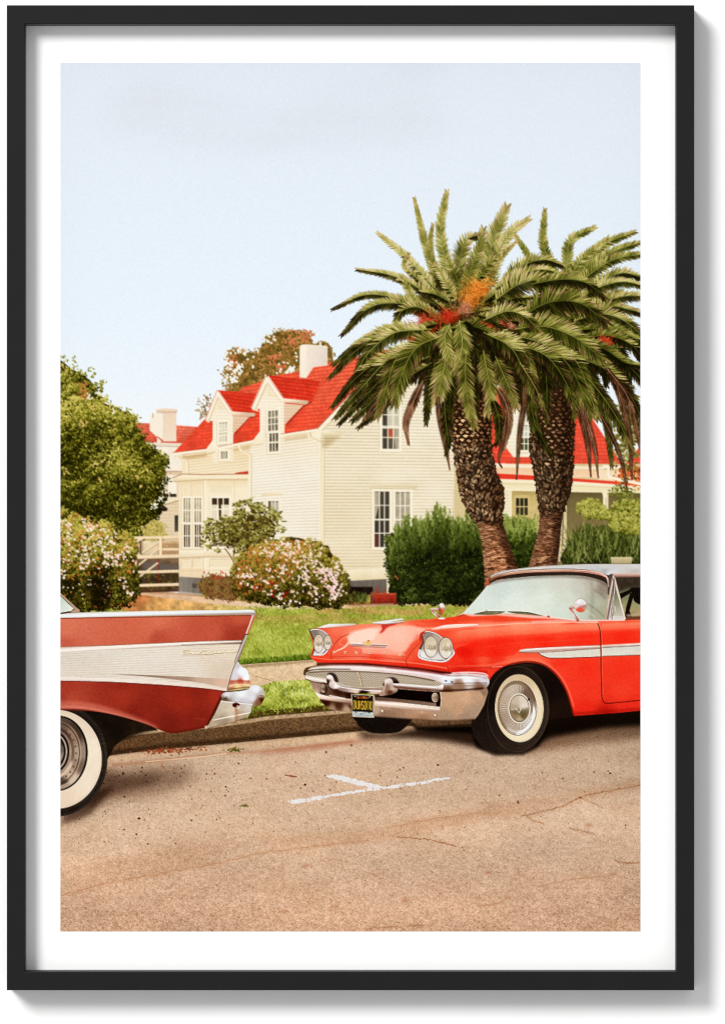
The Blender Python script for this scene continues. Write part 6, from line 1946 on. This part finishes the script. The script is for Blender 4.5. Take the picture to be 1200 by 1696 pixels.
ring(ell(535, 1140.5, 2.6, 4.4, -8, 30), .8, (96, 70, 56), .8)
# lower bar to the right with dark slot above
LOW = [(618, 1150), (655, 1143), (735, 1146), (806, 1140), (808, 1146), (801, 1168), (792, 1184), (786, 1191.5), (756, 1193.5), (730, 1194), (690, 1192), (650, 1189), (620, 1187)]
fill(LOW, tx(G((640, 1170, (170, 136, 114)), (640, 1184, (146, 114, 92)), (700, 1178, (192, 152, 124)), (700, 1188, (160, 122, 96)), (745, 1160, (190, 152, 122)), (770, 1155, (200, 160, 130)), (795, 1152, (192, 152, 124)), (760, 1175, (188, 148, 118)),
                (785, 1180, (170, 142, 120)), (740, 1190, (166, 138, 114)), (800, 1148, (150, 120, 100)), (770, 1188, (162, 134, 112))), .05, 2.4, 6))
fill([(620, 1152), (655, 1146), (655, 1141), (728, 1146), (730, 1160), (729, 1172), (720, 1170), (622, 1160)], tx((28, 17, 13), .4, 7, 5))
fill([(622, 1154), (700, 1162), (722, 1165), (722, 1170), (700, 1167), (622, 1160)], V(1152, (96, 70, 58), 1170, (150, 120, 102)))
fill([(620, 1160), (650, 1162), (728, 1171), (729, 1180), (700, 1178), (650, 1172), (620, 1169)], LG((670, 1160), (669, 1178), (96, 62, 50), (240, 222, 212), (206, 176, 160), (150, 116, 96)))
stroke([(624, 1164), (660, 1168), (727, 1175)], 1.3, (250, 240, 234), .8, True, .4)
fill(cr([(619, 1166), (626, 1168), (629, 1178), (624, 1184), (618, 1184)], True), (206, 184, 168), .5, 1.5)
for x, y in ((633, 1178), (720.5, 1185)):
    fill(ell(x, y, 3, 3.4, -20, 20), (120, 88, 70))
    fill(ell(x - .4, y - .4, 2.2, 2.6, -20, 20), (214, 190, 170))
fill(ell(720.5, 1156, 6.4, 8.8, 0, 30), (70, 46, 36))
fill(ell(720, 1155.5, 5.4, 7.8, 0, 30), G((718, 1150, (206, 184, 164)), (723, 1156, (140, 110, 90)), (719, 1161, (196, 170, 150))))
ring(ell(720.4, 1155.5, 3.2, 5, 0, 30), .9, (104, 76, 60), .8)
stroke([(729, 1147), (730.5, 1160), (729, 1172)], 1.6, (216, 190, 168), .8)
stroke([(786, 1191), (756, 1193.2), (730, 1193.6), (690, 1191.6), (620, 1186.6)], 2, (96, 70, 54), .7, True, .6)
# main bar
BAR = cr([(503, 1110), (507, 1106), (516, 1103.5), (530, 1101.5), (560, 1100.5), (600, 1101.5), (650, 1105), (700, 1110.5), (735, 1116), (770, 1115.5), (798, 1117), (807, 1122), (810, 1130), (806, 1138), (798, 1143), (770, 1145), (740, 1147), (725, 1146)]).tolist() + \
    cr([(725, 1146), (690, 1144), (650, 1141), (630, 1143), (600, 1146), (560, 1140), (540, 1131), (515, 1127), (505, 1122), (502, 1116)]).tolist()
fill(BAR, G((506, 1112, (130, 110, 84)), (520, 1105, (206, 190, 176)), (560, 1103, (226, 210, 206)), (600, 1104, (236, 222, 222)), (650, 1108, (232, 212, 214)), (700, 1114, (228, 208, 210)), (740, 1119, (236, 226, 232)), (780, 1119, (228, 214, 216)),
                (740, 1128, (232, 232, 244)), (775, 1126, (238, 238, 248)), (800, 1128, (220, 214, 222)), (760, 1136, (176, 146, 128)), (795, 1138, (160, 130, 112)), (740, 1142, (150, 120, 102)), (520, 1124, (214, 200, 190)), (560, 1138, (206, 190, 182)),
                (600, 1142, (196, 176, 168)), (690, 1140, (226, 214, 212)), (640, 1140, (190, 168, 158)), p=3.6))
clip(BAR)
stroke([(506, 1108), (520, 1103), (560, 1101), (600, 1102), (650, 1105.6), (700, 1111), (735, 1116.5)], 2.4, (130, 66, 58), .7, True, .7)
stroke([(510, 1110), (530, 1106), (560, 1105), (600, 1106.4), (650, 1110), (700, 1116), (740, 1122)], 2.2, (246, 240, 246), .85, True, .7)
stroke([(640, 1105.5), (700, 1112), (745, 1118.5)], 1.8, (206, 70, 84), .55, True, .8)
stroke([(504, 1114), (512, 1110.6), (530, 1108.6), (580, 1108.6)], 1.4, (84, 80, 52), .7, True, .5)
stroke([(730, 1124), (770, 1122), (800, 1123)], 3, (246, 246, 254), .9, True, 1)
stroke([(736, 1133), (770, 1131.5), (806, 1131)], 1.2, (120, 92, 78), .6, True, .5)
stroke([(728, 1144), (770, 1142.6), (800, 1140)], 2.2, (74, 50, 40), .7, True, .8)
stroke([(735, 1115.6), (770, 1114.8), (800, 1117), (807, 1122)], 1.2, (246, 214, 210), .9, True)
for x, y in ((738, 1128), (748, 1129.5)):
    fill(ell(x, y, 2.4, 1.2, 0, 12), (96, 84, 84), .8)
clip()
fill([(748, 1109), (806, 1110), (808, 1118), (770, 1113.6), (748, 1114)], (216, 38, 26), .85, 1)
stroke([(748, 1115), (775, 1113.6), (800, 1115.6), (808, 1120)], 1.8, (250, 236, 238), .9, True)
contrast(BAR, 1.4, (214, 200, 196), -8)
clip(BAR)
stroke([(640, 1106), (700, 1112), (745, 1119), (775, 1119), (806, 1124)], 1.6, (130, 92, 82), .6, True, .7)
stroke([(735, 1137), (770, 1136), (806, 1134)], 3, (150, 116, 98), .7, True, 1)
clip()
contrast(LOW, 1.15, (180, 150, 124), 4)
contrast(AP, 1.4, (170, 140, 122), -8)
ident('red_car/grille')
GR = cr([(506, 1116), (510, 1113.4), (520, 1111.8), (545, 1110.4), (580, 1110.6), (620, 1112.6), (660, 1116), (700, 1122), (720, 1126.6), (731, 1131.4), (732, 1134)]).tolist() + cr([(732, 1134), (724, 1136.6), (700, 1135.6), (660, 1132.6), (650, 1136), (632, 1138), (600, 1139), (575, 1136), (556, 1130), (544, 1124), (520, 1121.6), (508, 1119.6)]).tolist()
fill(GR, (44, 28, 22))
clip(GR)
_cl = CLIP.copy()
_hx = cov([(500, 1100), (590.5, 1100), (593, 1113), (597, 1124), (600, 1145), (500, 1145)])
_half = np.zeros((H, W), np.float32)
_half[_hx[1]:_hx[1] + _hx[0].shape[0], _hx[2]:_hx[2] + _hx[0].shape[1]] = _hx[0]
for side in (0, 1):
    CLIP = _cl * (_half if side == 0 else 1 - _half)
    for i in range(124):
        x = 486 + i * 2.35
        if side == 0 and x < 622:
            stroke([(x - 7, 1108), (x + 12, 1142)], 1.4, (236, 216, 194), .95)
        if side == 1 and x > 570:
            stroke([(x + 16, 1106), (x - 8, 1142)], 1.4, (236, 217, 196), .95)
CLIP = _cl
del _half, _cl
stroke([(506, 1114.6), (545, 1111.4), (600, 1112.4), (660, 1117), (720, 1127.6)], 2, (60, 36, 28), .8, True, .8)
fill(cr([(541, 1118), (548, 1114), (556, 1118), (560, 1130), (548, 1130)], True), (36, 22, 17), .85, 1.2)
fill(cr([(634, 1136), (640, 1124), (652, 1122), (660, 1130), (655, 1138)], True), (40, 26, 20), .8, 1.2)
clip()
stroke([(592, 1113), (596, 1124), (599, 1138)], 2.2, (216, 190, 160), 1, True)
stroke([(593.4, 1113), (597.4, 1124), (600.4, 1138)], .8, (80, 56, 42), .9, True)
stroke(np.array(GR), 1, (226, 206, 190), .8)
ident('red_car/bumper_guard')
# looping guards
fill(cr([(540, 1122), (542, 1118.4), (547, 1118), (551, 1121), (554, 1128), (560, 1134), (572, 1138), (600, 1142), (634, 1143.4), (635, 1148), (600, 1149), (572, 1146), (556, 1143), (546, 1138), (541, 1130)], True),
     G((545, 1121, (238, 228, 228)), (548, 1132, (226, 208, 202)), (556, 1138, (240, 230, 230)), (590, 1143, (226, 204, 196)), (620, 1145, (220, 196, 188)), (542, 1130, (96, 66, 54)), (556, 1144, (120, 86, 70)), (600, 1149, (96, 66, 52))))
stroke([(547, 1120), (552, 1130), (562, 1137.6), (600, 1143), (634, 1145)], 1.3, (254, 248, 248), .8, True, .4)
stroke([(541, 1126), (545, 1138), (558, 1144.6), (600, 1151), (636, 1152)], 1.6, (66, 42, 33), .9, True, .5)
fill(cr([(636, 1128), (640, 1124.4), (646, 1124), (650, 1128), (652, 1136), (658, 1141), (656, 1146), (644, 1151), (628, 1152), (632, 1144), (636, 1138)], True),
     G((642, 1127, (226, 212, 208)), (640, 1138, (176, 146, 130)), (650, 1140, (206, 184, 172)), (646, 1148, (140, 106, 90)), (632, 1150, (190, 164, 150))))
stroke([(640, 1126), (637, 1138), (634, 1146)], 1.2, (246, 236, 232), .7, True, .4)
fill(cr([(650, 1133), (655, 1132), (690, 1134.6), (722, 1136.6), (732, 1134), (734, 1138), (728, 1144), (700, 1144.6), (664, 1141.6), (652, 1138.6)], True), LG((690, 1133), (689, 1145), (246, 236, 236), (222, 204, 202), (150, 116, 102), (190, 160, 146)))
stroke([(653, 1134), (690, 1137), (722, 1139)], 1.1, (252, 248, 250), .9, True, .4)
fill([(503, 1118), (540, 1124), (541, 1131), (520, 1129), (507, 1124)], LG((520, 1119), (518, 1130), (200, 176, 160), (240, 230, 228), (190, 162, 148)))
stroke([(506, 1125), (520, 1130), (541, 1133)], 1.4, (84, 58, 46), .8, True, .5)

contrast([(503, 1116), (541, 1118), (560, 1132), (634, 1142), (640, 1124), (652, 1128), (735, 1134), (730, 1145), (656, 1146), (640, 1152), (600, 1150), (556, 1144), (540, 1132), (507, 1126)], 1.5, (206, 186, 178), -10)
# ---- number plate
ident('red_car/number_plate')
fill([(581, 1149.6), (619.5, 1151.6), (619, 1189), (583.4, 1187.6)], (196, 180, 160))
fill([(582.6, 1151), (617.6, 1152.8), (617.2, 1180.4), (583.6, 1178.4)], (26, 20, 16))
fill([(583.6, 1178.4), (617.2, 1180.4), (617.2, 1187.6), (584, 1186)], tx(V(1178, (186, 194, 196), 1188, (178, 190, 196)), .1, 3, 5))
for P in ([(588, 1181), (589, 1178), (590.5, 1181)], [(609, 1181), (611, 1178.6), (613, 1182)], [(596, 1183), (598, 1181), (600, 1183)]):
    fill(P, (60, 50, 40), .8)
for k in range(8):
    stroke([(592 + k * 2.6, 1184 + k * .12), (593.6 + k * 2.6, 1185.4 + k * .12)], .8, (90, 110, 130), .6)
for k, ch in enumerate('CALIFORNIA'):
    letter(ch, 590.4 + k * 1.95, 1153.6 + k * .1, 1.4, 3, .6, (222, 112, 52))
for k, ch in enumerate('DUHSOTO'):
    letter(ch, 585.4 + k * 4.5, 1160.8 + k * .26, 2.9, 13.2, 1.2, (232, 172, 52), .05)
fill(ell(587.6, 1153.4, 1, 1, 0, 10), (206, 196, 180))
fill(ell(612, 1154.6, 1, 1, 0, 10), (206, 196, 180))

# ---- the whole print: a little softness, warm fade and film grain
_g = np.random.default_rng(91)
CV += (CV - blur(CV, 1.3)) * .5
_l = CV @ np.array((.3, .59, .11), np.float32)
CV += (CV - _l[..., None]) * .03
_w = 4 * _l * (1 - _l)
CV += ((_l - .56) * .16 * np.clip(_w, 0, 1))[..., None]
CV[IDM != 0] *= np.array((1.006, .996, .962), np.float32)
np.clip(CV, 0, 1, out=CV)
_n = _g.normal(0, 1, (H, W)).astype(np.float32)
_n = (_n + np.roll(_n, 1, 0) + np.roll(_n, 1, 1) + np.roll(np.roll(_n, 1, 0), 1, 1)) / 2
_c = _g.normal(0, 1, (H // 2, W // 2, 3)).astype(np.float32).repeat(2, 0).repeat(2, 1)
_l = CV.mean(-1)
CV += ((_n * (.009 + .010 * (1 - np.abs(_l * 2 - 1))))[..., None] + _c * .004)
np.clip(CV, 0, 1, out=CV)
del _n, _c, _l

# ---------------------------------------------------------------- the sheet and its printed regions
sheet = link(bpy.data.objects.new('photo_print', None))
sheet.location = at(580, 1543.3, RECESS)
tag(sheet, 'photographic print of two vintage cars, a red-roofed white house and palms, white border', 'print')
so = sheet.location
slab('paper_sheet', 37, 35, 1124, 1614, RECESS, RECESS + .0003, M_PAPER, sheet, so)

M_INK = bpy.data.materials.new('printed_ink')
M_INK.use_nodes = True
_nt = M_INK.node_tree
_b = _nt.nodes['Principled BSDF']
_at = _nt.nodes.new('ShaderNodeVertexColor')
_at.layer_name = 'ink'
_nt.links.new(_at.outputs['Color'], _b.inputs['Base Color'])
_b.inputs['Roughness'].default_value = .85
_b.inputs['Specular IOR Level'].default_value = .0

NX, NY = W // 2, H // 2
pad = np.pad(CV, ((1, 1), (1, 1), (0, 0)), mode='edge')
vc = (pad[0::2, 0::2][:NY + 1, :NX + 1] + pad[1::2, 0::2][:NY + 1, :NX + 1] + pad[0::2, 1::2][:NY + 1, :NX + 1] + pad[1::2, 1::2][:NY + 1, :NX + 1]) / 4
lin = np.where(vc <= .04045, vc / 12.92, ((vc + .055) / 1.055) ** 2.4) / ILLUM
ids = IDM[1::2, 1::2]
INKD = RECESS - .0001
kk = U * (1 + INKD / CAM)
gx = ((PX0 + np.arange(NX + 1) * (PX1 - PX0) / NX) - 600) * kk - so.x
gz = ZC + (848 - (PY0 + np.arange(NY + 1) * (PY1 - PY0) / NY)) * kk - so.z

LABELS = {
    'sky': 'pale blue-grey sky with faint cloud filling the top of the print',
    'autumn_tree': 'orange-brown tree showing above the roof beside the chimney',
    'bare_tree': 'small sparse tree at the left gable of the house',
    'far_house': 'pale neighbouring house with tiled roof and chimney behind the tree',
    'house': 'white clapboard house with bright red roofs and dormers',
    'berry_bush': 'orange-red berry bush below the porch gutter',
    'far_tree': 'olive tree behind the right-hand palm fronds',
    'lawn': 'green lawn with dry patches behind the cars',
    'dry_soil': 'dry orange earth strip beside the garden path',
    'path': 'narrow beige garden path in front of the bushes',
    'pavement': 'short stretch of beige pavement between the two cars',
    'verge': 'grass verge at the kerb between the two cars',
    'road': 'sunlit tan asphalt road with fine cracks',
    'kerb': 'brown concrete kerb running behind both cars',
    'road_marking': 'white T-shaped parking bay marking on the road',
    'leafy_tree': 'dense yellow-green tree at the edge of the print',
    'pale_bush': 'pale yellow bush behind the wooden fence',
    'yard': 'shaded yard and steps behind the wooden fence',
    'fence': 'weathered wooden rail fence beside the bay window',
    'flowering_bush#1': 'large pale-flowered bush beside the wooden fence',
    'flowering_bush#2': 'round bush with white and red flowers in front of the house corner',
    'shrub': 'loose green shrub growing in front of the bay window',
    'red_shrub': 'low reddish shrub at the foot of the bay window',
    'hedge': 'dark green clipped hedge against the gable wall',
    'spiky_plant': 'small spiky plant beside the red planter',
    'planter': 'red box planter at the foot of the hedge',
    'porch_hedge': 'green hedge seen between the two palm trunks',
    'fountain_grass': 'feathery grass clump in front of the porch',
    'bright_bush': 'bright lime-green bush below the porch roof',
    'planter_pot': 'pale planter box above the red car roof',
    'palm_tree#1': 'front palm with orange and red fruit stalks and scaly trunk',
    'palm_tree#2': 'rear palm behind the red car roof, cut by the print edge',
    'brown_car': 'brown and white vintage car, tail fin and rear wheel only',
    'red_car': 'bright red vintage car with chrome bumper and whitewall tyre',
}
parts = {}


def pieces(k, least=40):
    """the separate patches of one printed region; crumbs go with the largest"""
    m = ids == k
    ys_ = np.nonzero(m.any(1))[0]
    runs, par, prev = [], [], []

    def find(a):
        while par[a] != a:
            par[a] = par[par[a]]
            a = par[a]
        return a
    for y in range(ys_[0], ys_[-1] + 1) if len(ys_) else ():
        d = np.diff(np.concatenate([[0], m[y].astype(np.int8), [0]]))
        now = []
        for a, b in zip(np.nonzero(d == 1)[0], np.nonzero(d == -1)[0]):
            i_ = len(runs)
            runs.append((y, a, b))
            par.append(i_)
            for j_, (_, a2, b2) in prev:
                if a2 < b and a < b2:
                    par[find(j_)] = find(i_)
            now.append((i_, runs[i_]))
        prev = now
    lab = {}
    for i_, (y, a, b) in enumerate(runs):
        lab.setdefault(find(i_), []).append((y, a, b))
    size = {c: sum(b - a for _, a, b in v) for c, v in lab.items()}
    big = sorted((c for c in lab if size[c] >= least), key=lambda c: -size[c]) or sorted(lab, key=lambda c: -size[c])[:1]
    out = []
    for n_, c in enumerate(big):
        mm = np.zeros_like(m)
        for c2 in (lab if n_ == 0 else [c]):
            if c2 == c or c2 not in big:
                for y, a, b in lab[c2]:
                    mm[y, a:b] = True
        out.append(mm)
    return out


def ink_mesh(name, k, parent, where=None):
    fy, fx_ = np.nonzero(ids == k if where is None else where)
    n = len(fy)
    if n == 0:
        return None
    q = np.stack([fy * (NX + 1) + fx_, (fy + 1) * (NX + 1) + fx_, (fy + 1) * (NX + 1) + fx_ + 1, fy * (NX + 1) + fx_ + 1], 1).ravel()
    u, inv = np.unique(q, return_inverse=True)
    me = bpy.data.meshes.new(name)
    me.vertices.add(len(u))
    co = np.zeros((len(u), 3), np.float32)
    co[:, 0] = gx[u % (NX + 1)]
    co[:, 1] = -.0001
    co[:, 2] = gz[u // (NX + 1)]
    me.vertices.foreach_set('co', co.ravel())
    me.loops.add(4 * n)
    me.loops.foreach_set('vertex_index', inv.ravel().astype(np.int32))
    me.polygons.add(n)
    me.polygons.foreach_set('loop_start', np.arange(0, 4 * n, 4, dtype=np.int32))
    me.update(calc_edges=True)
    ca = me.color_attributes.new('ink', 'FLOAT_COLOR', 'POINT')
    c4 = np.ones((len(u), 4), np.float32)
    c4[:, :3] = lin.reshape(-1, 3)[u]
    ca.data.foreach_set('color', c4.ravel())
    me.materials.append(M_INK)
    return link(bpy.data.objects.new(name, me), parent)


SPLIT = ('trim', 'roof', 'foundation', 'wall', 'porch', 'dormer_roof', 'chimney', 'chrome_trim', 'chrome_frame', 'ornament')
plain = lambda s_: s_.split('#')[0]
for k, reg in enumerate(REG):
    top, _, sub = reg.partition('/')
    if top not in parts:
        own = REG.index(top) if top in REG else None
        o = ink_mesh(plain(top), own, sheet) if own is not None else None
        if o is None:
            o = link(bpy.data.objects.new(plain(top), None), sheet)
        tag(o, LABELS.get(top))
        parts[top] = o
    if sub:
        for mm in (pieces(k) if plain(sub) in SPLIT else [None]):
            ink_mesh(plain(sub), k, parts[top], mm)
